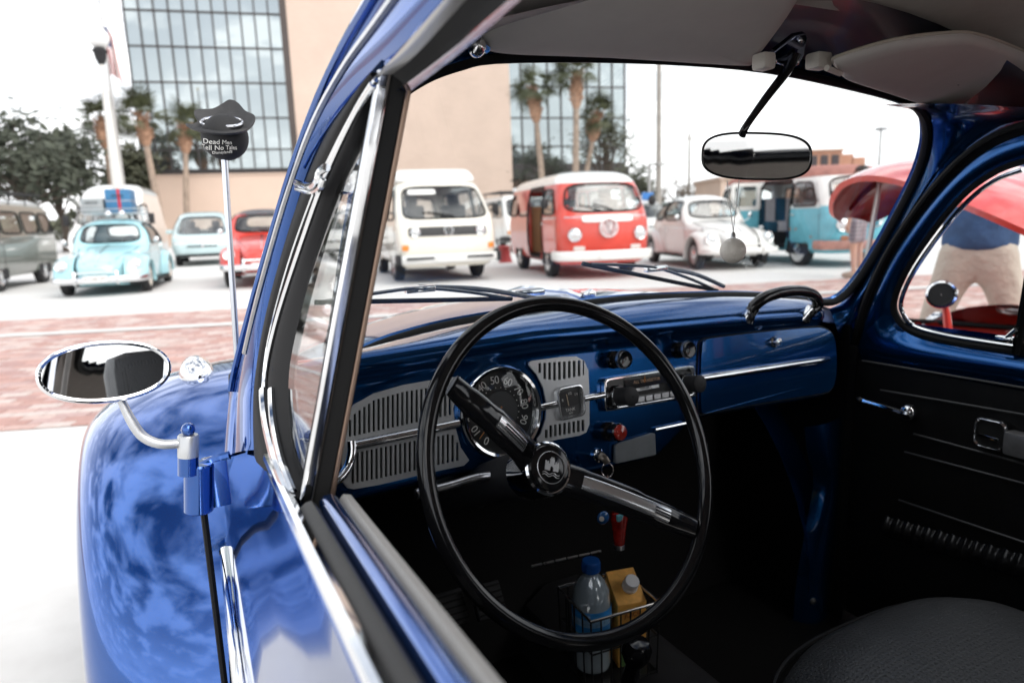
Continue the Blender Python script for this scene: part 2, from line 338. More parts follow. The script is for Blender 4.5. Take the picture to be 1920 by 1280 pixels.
g = G(); g.box(((p[0]+q[0])/2+1, -3.2, hz_+.06), (q[0]-p[0]+2.15, 6.15, .12)); g.out('coping', mat('coping', (.5, .38, .31), .8), wing)
pd = bu(316, 400); g = G(); g.box((pd[0], 1.93, 1.3), (1.5, .12, 2.6), .02); dr = g.out('door', mat('door_dark', (.02, .02, .022), .3), bld)
g = G(); g.box((pd[0]+.5, 1.85, 1.15), (.05, .06, .5), .01); g.out('door_handle', DULLCHROME, dr)
pl_ = bu(980, 336); g = G()
for k in range(9): g.box((pl_[0]-1.2+k*.28, 1.8, pl_[1]-.2), (.1, .25, 1.6))
g.out('louvre', TANP, bld, smooth=False)

# ---- vegetation
LEAF = [mat('leaf_dark', (.055, .065, .045), .7, var=.5, vs=1.2), mat('leaf_olive', (.07, .075, .045), .7, var=.45, vs=1.2), mat('leaf_brown', (.13, .10, .075), .8, var=.4, vs=1.2)]
BARK = mat('bark', (.10, .08, .065), .9, var=.35, vs=5, bump=.4, bs=20)
def tree(label, loc, h, rx, rz_, nl=2600, ls=.22, lm=0, trunkh=.35, seed=0, nclump=26):
    rnd = random.Random(seed); t = empty('leafy_tree', loc); tag(t, label, 'tree')
    g = G(); top = V((rnd.uniform(-.3, .3), rnd.uniform(-.3, .3), h*.7)); r0 = .035*h
    g.tube(catmull([(0, 0, 0), (.1, 0, h*.2), top*.6, top], 8), [r0*(1-.09*i) for i in range(8)], 8)
    cl = []
    for k in range(nclump):
        a = rnd.uniform(0, 2*PI); e = rnd.uniform(-.45, 1); s = math.sqrt(max(0, 1-e*e)) if e > 0 else 1
        rr = rnd.uniform(.45, 1)
        c = V((rx*s*rr*math.cos(a), rx*s*rr*math.sin(a), h-rz_+rz_*e*rr*.95)); cl.append((c, rnd.uniform(.2, .38)*min(rx, rz_)*1.15))
        st = top*rnd.uniform(.35, .95); g.tube(catmull([st, (st+c)/2+V((0, 0, .2)), c], 5), [.3*r0, .25*r0, .2*r0, .14*r0, .06*r0], 5)
    g.out('trunk', BARK, t)
    vs = []; fs = []
    for k in range(nl):
        c, r = rnd.choice(cl); d = V((rnd.gauss(0, 1), rnd.gauss(0, 1), rnd.gauss(0, .8)))*.62*r; p = c+d
        a = V((rnd.gauss(0, 1), rnd.gauss(0, 1), rnd.gauss(0, .6))).normalized(); b = a.orthogonal().normalized(); s = ls*rnd.uniform(.55, 1.3); i = len(vs)
        vs += [p-a*s, p+b*s*.45-a*.1*s, p+a*s, p-b*s*.45+a*.1*s]; fs.append((i, i+1, i+2, i+3))
    g = G(); g.add(vs, fs); g.out('crown', LEAF[lm], t, smooth=False)
    return t
for k, (x, y, d, rx, rz_, lm, lb) in enumerate((
        (12, 205, 38, 3.9, 3.6, 0, 'dark leafy oak at the left edge behind the grey van'),
        (92, 240, 42, 2.6, 3.0, 0, 'dark leafy oak between the left edge and the globe lamp'),
        (236, 268, 50, 1.7, 2.6, 1, 'round dark tree just right of the globe lamp pole'),
        (1192, 296, 40, 1.3, 1.9, 1, 'small green tree beside the tall grey utility pole'),
        (1268, 332, 62, 3.2, 2.2, 2, 'brownish bare-looking tree behind the white classic car'),
        (1140, 190, 48, 2.2, 3.0, 1, 'sparse dark tree added in place of a reflection in the right-hand glass'),  # added tree stands in for trees reflected in the glass
        (1020, 255, 48.5, 1.9, 2.4, 0, 'low dark tree left of the tallest palm, added in place of a glass reflection'))):  # also added: a solid tree in place of a reflected one
    p = dep(x, y, d); tree(lb, (p.x, p.y, 0), p.z, rx, rz_, (2600 if k < 3 else 1150), .17 if k > 2 else .27, lm, seed=k+3, nclump=34 if k < 3 else 22)
g = G()
rnd = random.Random(5); vs = []; fs = []
for k in range(5200):                                      # far hedge and trees that read as one mass
    x = rnd.uniform(-30, 1900); d = rnd.uniform(85, 100); p = dep(x, 400, d); hh = (2.4+1.6*math.sin(x*.013)+1.1*math.sin(x*.041+1))*rnd.random()**.7
    p = V((p.x, p.y, max(.1, hh))); a = V((rnd.gauss(0, 1), rnd.gauss(0, 1), rnd.gauss(0, 1))).normalized(); b = a.orthogonal(); s = rnd.uniform(.3, .7); i = len(vs)
    vs += [p-a*s, p+b*s*.6, p+a*s, p-b*s*.6]; fs.append((i, i+1, i+2, i+3))
g.add(vs, fs); tag(g.out('far_hedge', LEAF[1], smooth=False), 'far line of hedges and bushes along the horizon', 'hedge', kind='stuff')

FROND = mat('palm_frond', (.075, .085, .04), .6, var=.4, vs=2); PTRUNK = mat('palm_trunk', (.30, .23, .18), .9, var=.3, vs=3, bump=.5, bs=14); BOOT = mat('palm_boots', (.34, .20, .13), .9, var=.45, vs=5)
def frond_mesh():
    vs = []; fs = []; rnd = random.Random(2)
    def q(a, b, w):
        i = len(vs); s = V((0, 0, 1)).cross(b-a); s = s.normalized()*w if s.length > 1e-6 else V((w, 0, 0)); vs.extend([a-s, a+s, b+s*.3, b-s*.3]); fs.append((i, i+1, i+2, i+3))
    P = [V((0, 0, 0)), V((.35, 0, .08)), V((.7, 0, .06))]
    for a, b in zip(P, P[1:]): q(a, b, .03)
    for k in range(15):
        a = rad(-95+190*k/14); l = .85-.25*abs(k-7)/7+rnd.uniform(-.05, .05); p = P[-1]; m_ = p+V((math.cos(a)*l*.55, math.sin(a)*l*.55, .05)); e = p+V((math.cos(a)*l, math.sin(a)*l, -.18-rnd.random()*.15))
        q(p, m_, .035); q(m_, e, .04)
    me = bpy.data.meshes.new('frond'); me.from_pydata([tuple(v) for v in vs], [], fs); me.materials.append(FROND); return me
FRME = frond_mesh()
def palm(label, x, y, d, bx, by, size=1., seed=0):
    rnd = random.Random(seed); top = dep(x, y, d); b = dep(bx, by, d); ln = V((top.x-b.x, top.y-b.y, 0))*(top.z/max(.5, top.z-b.z)); base = V((top.x, top.y, 0))-ln
    t = empty('palm_tree', base); tag(t, label, 'palm', 'palms in front of the office building'); T = V((ln.x, ln.y, top.z))
    g = G(); P = catmull([(0, 0, 0), V((ln.x*.25, ln.y*.25, T.z*.35)), V((ln.x*.65, ln.y*.65, T.z*.7)), T], 16); g.tube(P, [.24*size-.006*i for i in range(16)], 9); g.out('trunk', PTRUNK, t)
    g = G(); P2 = [P[11].lerp(T, k/9) for k in range(10)]; g.tube(P2, [.2, .3, .38, .42, .43, .42, .40, .34, .28, .2] if size > .7 else .25, 9)
    for k in range(60):
        a = rnd.uniform(0, 2*PI); c = P2[rnd.randrange(1, 9)]; dv = V((math.cos(a), math.sin(a), .9)); g.tube([c+dv*.25, c+dv*.55], [.07, .03], 4)
    g.out('trunk_boots', BOOT, t)
    for k in range(30):
        f = bpy.data.objects.new('frond', FRME); COL.objects.link(f); f.parent = t; f.location = T+V((0, 0, rnd.uniform(-.25, .15)))
        f.rotation_euler = (rnd.uniform(-.4, .4), -rad(rnd.uniform(-48, 82)), rnd.uniform(0, 2*PI)); s = size*rnd.uniform(1.05, 1.4); f.scale = (s, s, s)
palm('palm standing just behind the globe lamp pole', 190, 222, 44, 205, 320, .95, 1)
palm('palm with thin pale trunk right of the globe lamp pole', 264, 218, 44, 288, 350, 1.05, 2)
palm('palm with orange trunk left of the black hat on the aerial', 347, 235, 46, 350, 330, .95, 3)
palm('left palm of three before the right-hand glass, slightly leaning', 1000, 168, 46, 1014, 330, 1., 4)
palm('tallest palm of three before the right-hand glass', 1081, 135, 45, 1080, 330, 1.05, 5)
palm('short palm leaning right, before the right-hand glass', 1120, 215, 47, 1103, 322, .9, 6)

# ---- poles, lamps, flag
GALV = mat('galvanised_grey', (.38, .37, .36), .6, .2, var=.12, vs=2); WOOD = mat('weathered_pole', (.33, .30, .27), .9, var=.25, vs=3)
POST = mat('cream_post', (.62, .61, .58), .6, var=.08, vs=1)
top = dep(180, 71, 19.5); t = tag(empty('globe_lamp', (top.x+.05, top.y, 0)), 'tall pale lamp post with white globe and black collar', 'street lamp'); h = top.z
g = G(); g.lathe([(.24, 0), (.24, .5), (.19, .6), (.175, 1.2), (.075, h-.72), (.075, h-.7)], (0, 0, 0), n=16); g.out('post', POST, t)
g = G(); g.lathe([(.07, h-.75), (.09, h-.7), (.15, h-.55), (.17, h-.42), (.2, h-.38), (.2, h-.33), (.13, h-.27)], (0, 0, 0), n=18); g.out('collar', MATTEB, t)
g = G(); g.ball((0, 0, h), .29, 24, 16); g.out('globe', mat('opal_globe', (.82, .82, .81), .2, 0, .5), t)
g = G(); g.lathe([(.05, h+.27), (.06, h+.33), (.015, h+.36), (.012, h+.75), (.002, h+.8)], (0, 0, 0), n=10); g.out('finial', POST, t)
top = dep(190, 12, 40); b_ = gz(232, 470); base = dep(231, 345, 40); t = tag(empty('flagpole', (base.x, base.y, 0)), 'thin metal flagpole behind the globe lamp', 'flagpole')
g = G(); g.lathe([(.13, 0), (.11, 4), (.05, top.z), (.05, top.z+.02)], (0, 0, 0), n=12); g.out('pole', GALV, t); g = G(); g.ball((0, 0, top.z+.1), .11); g.out('finial', mat('gilt', (.6, .45, .2), .3, .8), t)
def flag(z0, z1, loc, w=1.1):
    t = tag(empty('flag', loc), 'limp red, white and blue flag hanging from the flagpole', 'flag')
    def cloth(f0, f1, a0, a1):
        rows = []
        for i in range(13):
            k = i/12; row = []
            for j in range(17):
                q_ = f0+(f1-f0)*j/16; z = z1-(z1-z0)*(a0+(a1-a0)*k)-.5*q_*q_
                row.append(V((.08+q_*w*(.32+.2*k), .16*math.sin(q_*13+k*1.5)*(.3+k), z)))
            rows.append(row)
        return rows
    for k in range(7):
        g = G(); g.grid(cloth(k/7, (k+1)/7, 0 if k > 2 else .42, 1), (0, .004, 0)); g.out('stripe', mat('flag_red', (.40, .05, .05), .8) if k % 2 == 0 else mat('flag_white', (.75, .74, .72), .8), t)
    g = G(); g.grid(cloth(0, 3/7, 0, .42), (0, .004, 0)); g.out('canton', mat('flag_blue', (.03, .04, .14), .8), t)
flag(top.z-4.2, top.z-1.6, (base.x, base.y, 0))
p = dep(1236, 60, 33); t = tag(empty('utility_pole', (p.x, p.y, 0)), 'tall grey utility pole left of the rear-view mirror', 'pole')
g = G(); g.lathe([(.15, 0), (.11, p.z), (.1, p.z+.01)], (0, 0, 0), n=12); g.out('shaft', WOOD, t)
pb = dep(1236, 305, 33); g = G(); g.box((.05, -.16, pb.z), (.5, .1, .12), .01); g.out('bracket', GALV, t)
p = dep(1218, 308, 34); t = tag(empty('sign_frame', (p.x, p.y, 0)), 'short grey post with arm beside the utility pole', 'post')
g = G(); g.lathe([(.09, 0), (.08, p.z)], (0, 0, 0), n=10); g.box((.3, 0, p.z), (.75, .1, .1), .01); g.out('post', GALV, t)
p = dep(1293, 250, 62); t = tag(empty('power_pole', (p.x, p.y, 0)), 'distant power pole with crossarm left of the rear-view mirror', 'pole')
g = G(); g.lathe([(.14, 0), (.1, p.z)], (0, 0, 0), n=10); g.out('shaft', WOOD, t); g = G(); g.box((0, -.1, p.z-.5), (1.6, .1, .1)); g.out('crossarm', WOOD, t)
g = G()
for k in (-.7, -.3, .3, .7): g.lathe([(.04, p.z-.45), (.05, p.z-.3), (.01, p.z-.25)], (k, -.1, 0), n=8)
g.out('insulators', WHITEP, t)
p = dep(1652, 244, 46); t = tag(empty('street_lamp', (p.x, p.y, 0)), 'slim street lamp with flat head right of the rear-view mirror', 'street lamp')
g = G(); g.lathe([(.11, 0), (.07, p.z)], (0, 0, 0), n=10); g.out('post', GALV, t); g = G(); g.box((-.12, -.1, p.z+.05), (.62, .5, .16), .03); g.out('lamp_head', mat('lamp_grey', (.2, .2, .2), .5), t)
for x0_, x1_, y0_, d, lb, shift in ((1512, 1580, 284, 78, 'far orange brick building with dark windows right of the rear-view mirror', 0), ):
    a = dep(x0_, y0_, d); b = dep(x1_, y0_, d); w = (b-a).length; t = tag(empty('brick_building', (a.x, a.y, 0), math.atan2(b.y-a.y, b.x-a.x)), lb, 'building')
    OR = brickmat('orange_brick', (.42, .19, .11), (.48, .24, .15), (.4, .26, .2), (PI/2, 0, 0), .4, .13, .02)
    g = G(); g.box((w/2, 4, a.z/2), (w, 8, a.z)); g.out('wall', OR, t); g = G(); g.box((w/2, 3.9, a.z+.06), (w+.3, 8.3, .2)); g.out('cornice', mat('cornice', (.45, .3, .22), .8), t)
    for k in range(3):
        g = G(); g.box((w*(.2+.3*k), -.02, a.z-1.35), (.85, .14, 1.7)); wi = g.out('window', mat('dark_pane', (.02, .022, .026), .1), t); g = G(); g.box((w*(.2+.3*k), -.06, a.z-2.3), (1.1, .2, .14)); g.out('sill', mat('cornice', (.45, .3, .22)), wi)
    for k, (ox, hh) in enumerate(((w+1.2, -.35), (w+2.6, -.75))):
        g = G(); g.box((ox, 5, (a.z+hh)/2), (1.6, 7, a.z+hh)); g.out('side_wing', OR, t)
a = dep(1352, 337, 42); b = dep(1420, 337, 42); w = (b-a).length
t = tag(empty('low_building', (a.x, a.y, 0), math.atan2(b.y-a.y, b.x-a.x)), 'low tan building behind the turquoise van', 'building')
g = G(); g.box((w/2, 3, a.z/2), (w, 6, a.z)); g.out('wall', TANP, t); g = G(); g.box((w/2, 3, a.z+.08), (w+.3, 6.3, .18)); g.out('roof', mat('coping', (.5, .38, .31)), t)
p = dep(1213, 372, 30); t = tag(empty('blue_sign', (p.x, p.y, 0)), 'small blue sign on a dark post beside the red van', 'sign')
g = G(); g.lathe([(.05, 0), (.05, p.z)], (0, 0, 0), n=8); g.out('post', MATTEB, t); g = G(); g.box((0, -.06, p.z+.1), (.62, .05, .3), .02); g.out('panel', mat('sign_blue', (.03, .16, .45), .5), t)

# ================================================================= VEHICLES
def bil(q, s, t): return (q[0]*(1-s)+q[1]*s)*(1-t)+(q[3]*(1-s)+q[2]*s)*t
def mkq(*c): return [V((a, b, 0)) for a, b in c]
def inq(q, a, b, n=5.):
    s = t = .5
    for _ in range(6):
        p = bil(q, s, t); e = V((a-p.x, b-p.y)); ds = (q[1]-q[0])*(1-t)+(q[2]-q[3])*t; dt = (q[3]-q[0])*(1-s)+(q[2]-q[1])*s
        d = ds.x*dt.y-ds.y*dt.x
        if abs(d) < 1e-9: return False
        s += (e.x*dt.y-e.y*dt.x)/d; t += (ds.x*e.y-ds.y*e.x)/d
    return abs(2*s-1)**n+abs(2*t-1)**n <= 1
def outl(q, k=36, n=5., sc=1.):
    R = []
    for i in range(k):
        a = 2*PI*i/k; c, s = math.cos(a), math.sin(a); r = (abs(c)**n+abs(s)**n)**(-1/n)*sc
        R.append(bil(q, .5+.5*r*c, .5+.5*r*s))
    return R
class Car:
    """a vehicle: +y forward, front axle above the origin"""
    def __init__(s, name, label, cat, loc, rz, group=None):
        s.root = tag(empty(name, loc, rz), label, cat, group); s.wins = []; s.solid = G()
    def project(s, a, b, ax, sg, off=0.):
        if ax == 'x': o, d = V((sg*3, a, b)), V((-sg, 0, 0))
        elif ax == 'y': o, d = V((a, sg*6, b)), V((0, -sg, 0))
        else: o, d = V((a, b, 5)), V((0, 0, -1))
        h = s.bvh.ray_cast(o, d)
        if h[0] is None: return None
        n = h[1] if h[1].dot(d) < 0 else -h[1]
        return h[0]+n*off
    def shell(s, rings, zones, wins, cap=True, cut=None):
        """rings -> faces sorted into painted zones and glazed openings; wins = (part name, axis, sign, quad, power)"""
        n = len(rings[0]); m = len(rings); grp = {}
        vs = [p for r in rings for p in r]; fs = [(i*n+j, (i+1)*n+j, (i+1)*n+(j+1) % n, i*n+(j+1) % n) for i in range(m-1) for j in range(n)]
        s.bvh = BVHTree.FromPolygons(vs, fs)
        for f in fs:
            c = (vs[f[0]]+vs[f[1]]+vs[f[2]]+vs[f[3]])/4; nn = (vs[f[2]]-vs[f[0]]).cross(vs[f[3]]-vs[f[1]]); key = None
            for k, (nm, ax, sg, q, pw) in enumerate(wins):
                if ax == 'x' and c.x*sg > .28 and inq(q, c.y, c.z, pw): key = ('w', k); break
                if ax == 'y' and abs(nn.y) > .22*nn.length and (c.y > s.ysplit if sg > 0 else c.y < s.yrear) and inq(q, c.x, c.z, pw): key = ('w', k); break
            if cut and cut(c): continue
            if key and wins[key[1]][0] is None: continue
            if key is None:
                for z_, test in zones:
                    if test(c): key = z_; break
            grp.setdefault(key, []).append(f)
        if cap:
            grp.setdefault(zones[-1][0], []).append(tuple(range(n)));
            grp.setdefault(zones[-1][0] if cap == 1 else cap, []).append(tuple((m-1)*n+k for k in range(n)))
        s.parts = {}
        for key, ff in grp.items():
            g = G(); idx = {}
            for f in ff:
                t = []
                for i in f:
                    if i not in idx: idx[i] = len(g.v); g.v.append(vs[i])
                    t.append(idx[i])
                g.f.append(tuple(t))
            if isinstance(key, tuple): s.parts[key] = g.out(wins[key[1]][0], CARGLASS, s.root, 60)
            else: s.parts[key] = g.out(key, s.mats[key], s.root, 50)
        for k, (nm, ax, sg, q, pw) in enumerate(wins):
            P = [s.project(p.x, p.y, ax, sg, .004) for p in outl(q, 44, pw, 1.02)]; P = [p for p in P if p is not None]
            if len(P) > 20: g = G(); g.tube(P, s.sealr, 6, True); g.out('window_seal', s.sealm, s.parts.get(('w', k), s.root))
    sealr = .022; sealm = RUBBER
    def panel(s, name, m, q, ax, sg, off=.008, pw=6., parent=None, thick=.012):
        rows = []
        for sc in (0.001, .35, .7, .92, 1.):
            rows.append([s.project(p.x, p.y, ax, sg, off) for p in outl(q, 32, pw, sc)])
        if any(p is None for r in rows for p in r): return None
        d = V((-sg, 0, 0)) if ax == 'x' else V((0, -sg, 0)); rows.append([p+d*thick for p in rows[-1]])
        g = G(); g.loft(rows); return g.out(name, m, parent or s.root, 50)
    def line(s, name, m, pts, ax, sg, r=.006, parent=None):
        P = [s.project(a, b, ax, sg, 0) for a, b in pts]; P = [p for p in P if p is not None]
        if len(P) > 2: g = G(); g.tube(P, r, 5); return g.out(name, m, parent or s.root)
    def wheel(s, x, y, r=.33, w=.16, rim=None, steer=0., cap=None, white=False, rr=.62):
        sg = 1 if x > 0 else -1; prof = [(r*.60, -w*.42), (r*.86, -w*.5), (r*.97, -w*.42), (r, -w*.25), (r, w*.25), (r*.97, w*.42), (r*.86, w*.5), (r*rr, w*.44), (r*(rr-.03), w*.1)]
        g = G(); g.lathe(prof, (0, 0, 0), (sg, 0, 0), 30, True); o = g.out('wheel', TYRE, s.root, 40, loc=(x, y, r)); o.rotation_euler = (0, 0, steer)
        g = G(); g.lathe([(r*rr, w*.40), (r*rr, w*.47), (r*(rr-.06), w*.44), (r*.42, w*.30), (r*.40, w*.36), (r*.2, w*.40), (.01, w*.41)], (0, 0, 0), (sg, 0, 0), 24, False); g.out('rim', rim or DULLCHROME, o)
        g = G(); g.lathe([(r*.33, w*.34), (r*.31, w*.46), (r*.16, w*.54), (.005, w*.56)], (0, 0, 0), (sg, 0, 0), 20, False); g.out('hubcap', cap or CHROME, o)
        if white:
            g = G(); g.lathe([(r*rr, w*.475), (r*.80, w*.515), (r*.80, w*.50)], (0, 0, 0), (sg, 0, 0), 30, False); g.out('whitewall', mat('whitewall', (.7, .69, .66), .7), o)
        return o
    def lamp(s, x, y, z, r, name='headlight', d=(0, 1, 0), ring=None, lens=None):
        d = V(d).normalized(); c = V((x, y, z)); g = G(); g.lathe([(r*.9, -.1), (r*1.08, -.03), (r*1.1, .0), (r*1.02, .022), (r*.9, .018)], c, d, 24, False); o = g.out(name, ring or CHROME, s.root)
        g = G(); g.lathe([(r*.96, .008), (r*.8, .026), (r*.45, .04), (.004, .046)], c, d, 24, False); g.out('lens', lens or LENS, o); return o
    def seat(s, x, y, z, w, m, h=.62, dp=.5, head=False):
        g = G(); g.box((x, y, z+.1), (w, dp, .2), .05); o = g.out('seat', m, s.root)
        g = G(); g.box((x, y-dp/2-.02, z+.1+h/2), (w, .14, h), .05); g.out('backrest', m, o)
        if head: g = G(); g.box((x, y-dp/2-.04, z+h+.2), (w*.5, .1, .2), .04); g.out('headrest', m, o)
    def plate(s, x, y, z, txt, w=.36, h=.12, m=None, sg=1):
        g = G(); g.box((x, y, z), (w, .012, h), .004); o = g.out('licence_plate', m or mat('plate_white', (.75, .74, .72), .5), s.root)
        if txt: text('plate_lettering', txt, h*.75, frame((x, y+sg*.009, z), (-sg, 0, 0), (0, 0, 1)), mat('plate_ink', (.05, .05, .06), .6), o)
def emblem(M, r, m, parent, name='emblem', ring=.1):
    g = G(); P = [V((r*math.cos(2*PI*k/36), r*math.sin(2*PI*k/36), 0)) for k in range(36)]; g.tube(P, r*ring, 6, True)
    for poly in (((-.34, .82), (0, .12), (.34, .82)), ((-.84, .42), (-.46, -.78), (0, -.06), (.46, -.78), (.84, .42))):
        g.tube([V((a*r, b*r, 0)) for a, b in poly], r*ring, 6)
    g.v = [M @ p for p in g.v]; return g.out(name, m, parent)
def interp(tab, n):
    """smooth resampling of a table of stations"""
    P = [V(r[:3]) for r in tab]; Q = [V(r[3:6]) for r in tab]; A = catmull(P, n); B = catmull(Q, n); return [(*a, *b) for a, b in zip(A, B)]
def wheelpos(px, py): p = gz(px, py); return p
def place(fl_px, head):
    return math.atan2(-head[0], head[1])

# ---------------------------------------------------------------- rounded classic saloon ("beetle"-shaped)
BT = [(.735, .05, .46, .50, .54, 2.), (.715, .2, .40, .53, .62, 2.), (.62, .31, .32, .58, .715, 2.), (.45, .38, .28, .63, .80, 2.), (.2, .45, .25, .69, .875, 2.1), (-.1, .53, .24, .74, .93, 2.2), (-.38, .60, .24, .78, .97, 2.4),
      (-.56, .645, .24, .83, .995, 2.8), (-.66, .66, .24, .88, 1.09, 3.), (-.78, .665, .24, .92, 1.26, 3.), (-.90, .67, .24, .94, 1.395, 3.), (-1.02, .675, .24, .95, 1.45, 2.9), (-1.25, .68, .24, .955, 1.49, 2.8), (-1.55, .685, .24, .955, 1.50, 2.7),
      (-1.9, .68, .25, .95, 1.475, 2.6), (-2.2, .66, .26, .92, 1.39, 2.5), (-2.5, .61, .28, .87, 1.24, 2.4), (-2.75, .54, .30, .80, 1.08, 2.3), (-2.95, .44, .34, .72, .93, 2.1), (-3.08, .33, .38, .64, .80, 2.), (-3.16, .17, .44, .57, .66, 2.), (-3.18, .04, .48, .54, .58, 2.)]
def beetle_rings(tab, n=92, m=26):
    R = []
    for y, w, zb_, zt, zp, e in interp(tab, n):
        half = []
        for k in range(9): half.append((w*(.93+.07*math.sin(k/8*PI/2)), zb_+(zt-zb_)*k/9))
        for k in range(m+1):
            a = PI/2*k/m; half.append((w*abs(math.cos(a))**(2/e), zt+(zp-zt)*abs(math.sin(a))**(2/e)))
        R.append([V((x, y, z)) for x, z in half]+[V((-x, y, z)) for x, z in reversed(half[:-1])])
    return R
def fender_rings(sg, y0, z0, rcf, xin, xout, rl, a0, a1, n=36, m=14, e=2.4, lipin=.05):
    R = []
    for i in range(n+1):
        a = rad(a0+(a1-a0)*i/n); rc = rcf(math.degrees(a)); d = V((0, math.cos(a), math.sin(a))); c = V((0, y0, z0)); row = []
        for k in range(m+1):
            t = PI/2*k/m; x = xin+(xout-xin)*abs(math.sin(t))**(2/e); r = rl+(rc-rl)*abs(math.cos(t))**(2/e); row.append(c+d*r+V((sg*x, 0, 0)))
        row.append(c+d*(rl-.006)+V((sg*(xout-.015), 0, 0))); row.append(c+d*(rl+.03)+V((sg*(xout-lipin-.1), 0, 0)))
        R.append(row)
    return R
def beetle(label, loc, rz, col, name='classic_car', lower=0., wheelm=None, white=False, soft=None, steer=0., plate=None, group=None, bump=None, open_trunk=False, capm=None, cat='car'):
    c = Car(name, label, cat, loc, rz, group); m = paint('paint_'+col[0], col[1]); c.mats = {'body': m, 'soft_top': soft, 'hood': m}; c.ysplit = -1.0; c.yrear = -2.1; c.sealr = .016
    T = [(a, w, zb_-lower, zt-lower, zp-lower, e) for a, w, zb_, zt, zp, e in BT]; L_ = lower
    wins = [('windshield', 'y', 1, mkq((-.52, 1.03-L_), (.52, 1.03-L_), (.45, 1.365-L_), (-.45, 1.365-L_)), 4.5), ('rear_window', 'y', -1, mkq((-.40, 1.12-L_), (.40, 1.12-L_), (.34, 1.35-L_), (-.34, 1.35-L_)), 4)]
    for sg in (1, -1):
        wins += [('side_window', 'x', sg, mkq((-1.62, 1.0-L_), (-.80, 1.0-L_), (-.98, 1.365-L_), (-1.58, 1.385-L_)), 6), ('quarter_window', 'x', sg, mkq((-2.30, 1.01-L_), (-1.72, 1.0-L_), (-1.68, 1.385-L_), (-2.10, 1.33-L_)), 5)]
    zones = [('body', lambda p: True)]
    if soft: zones = [('soft_top', lambda p: p.z > 1.385-L_ or (p.y < -1.66 and p.z > 1.02-L_ and p.y > -2.7))]+zones
    c.shell(beetle_rings(T), zones, wins, cut=(lambda p: p.y > -.53 and p.z > .75-L_ and abs(p.x) < .56) if open_trunk else None)
    for sg in (1, -1):
        ff = lambda a: lin([(-25, .60), (0, .60), (35, .575), (70, .505), (95, .485), (130, .50), (165, .60), (190, .66)], a)
        g = G(); g.loft(fender_rings(sg, 0, .31-L_*.55, lambda a: ff(a)-L_*.1, .40, .775, .355, 4, 192, 36, 14, 2.05), False, False, False); fo = g.out('front_fender', m, c.root, 50)
        g = G(); g.loft(fender_rings(sg, -2.4, .31-L_*.55, lambda a: lin([(-12, .68), (20, .62), (70, .50), (100, .49), (150, .56), (200, .62)], a)-L_*.1, .45, .775, .355, -4, 182, 36, 14, 2.1), False, False, False); g.out('rear_fender', m, c.root, 50)
        hd = V((sg*.10, .93, .22)).normalized(); c.lamp(sg*.585, .485, .635-L_*.8, .098, d=hd)
        g = G(); g.ball((sg*.60, .16, .815-L_), (.035, .075, .028), 12, 8); g.out('turn_signal', LENS, c.root)
        g = G(); g.box((sg*.69, -1.2, .27-L_), (.17, 1.55, .05), .02); g.out('running_board', RUBBER, c.root)
        c.line('door_seam', mat('seam', (.02, .02, .02), .8), [(-.62, .3-L_), (-.62, .6-L_), (-.63, .8-L_), (-.68, .95-L_)], 'x', sg, .005)
        c.line('door_seam', mat('seam', (.02, .02, .02), .8), [(-1.64, .3-L_), (-1.66, .6-L_), (-1.66, .9-L_)], 'x', sg, .005)
        c.line('side_molding', CHROME, [(-.25, .80-L_), (-.6, .83-L_), (-1.2, .85-L_), (-1.8, .85-L_), (-2.3, .82-L_)], 'x', sg, .009)
        p = c.project(-1.5, .78-L_, 'x', sg, .02)
        if p: g = G(); g.box(p, (.02, .13, .025), .006); g.out('door_handle', CHROME, c.root)
        p = c.project(-.70, .93-L_, 'x', sg, .0)
        g = G(); g.tube([p, p+V((sg*.1, .02, .04)), p+V((sg*.13, .02, .1))], .008, 6); g.ball(p+V((sg*.14, .02, .13)), (.05, .02, .05), 14, 8); g.out('side_mirror', CHROME, c.root)
        c.wheel(sg*.655, 0, .31 if not L_ else .29, .15, wheelm, steer, capm, white); c.wheel(sg*.665, -2.4, .31 if not L_ else .29, .15, wheelm, 0, capm, white)
    bm_ = bump or CHROME; ybz = .40-L_
    g = G(); P = catmull([(-.76, .42, ybz), (-.66, .70, ybz), (-.35, .79, ybz), (0, .81, ybz), (.35, .79, ybz), (.66, .70, ybz), (.76, .42, ybz)], 26); g.tube(P, .055, 10, flat=.35, up=(0, 0, 1)); b = g.out('front_bumper', bm_, c.root)
    for x in (-.33, .33): g = G(); g.tube(catmull([(x, .80, ybz-.07), (x, .84, ybz), (x, .82, ybz+.11), (x, .79, ybz+.15)], 8), .024, 8); g.out('overrider', bm_, b)
    g = G(); g.tube([(-.33, .80, ybz+.13), (.33, .80, ybz+.13)], .014, 8); g.out('bumper_bar', bm_, b)
    g = G(); P = [(x, -2.98-.28*(1-(x/.78)**2), ybz+.02) for x in [k/10*.76 for k in range(-10, 11)]]; g.tube(P, .055, 10, flat=.35, up=(0, 0, 1)); g.out('rear_bumper', bm_, c.root)
    if not open_trunk: g = G(); g.tube([c.project(0, y, 'z', 1, .004) or V((0, y, .9)) for y in (-.48, -.2, .05, .3, .5, .62)], .012, 6); g.out('hood_molding', CHROME, c.root)
    for sg in (1, -1) if not open_trunk else ():
        P = [(.52, -.54), (.47, -.2), (.36, .15), (.29, .42), (.2, .62), (.0, .70)]; Q = [c.project(sg*x, y, 'z', 1, 0) for x, y in P]; Q = [q for q in Q if q]; g = G(); g.tube(Q, .006, 5); g.out('hood_seam', mat('seam', (.02, .02, .02), .8), c.root)
    for x in (-.25, .2):
        g = G(); P = [c.project(x+k*.075, 1.035-L_+.012*k, 'y', 1, .02) for k in range(5)]; P = [p for p in P if p]; g.tube(P, .008, 5); g.out('wiper', MATTEB, c.root)
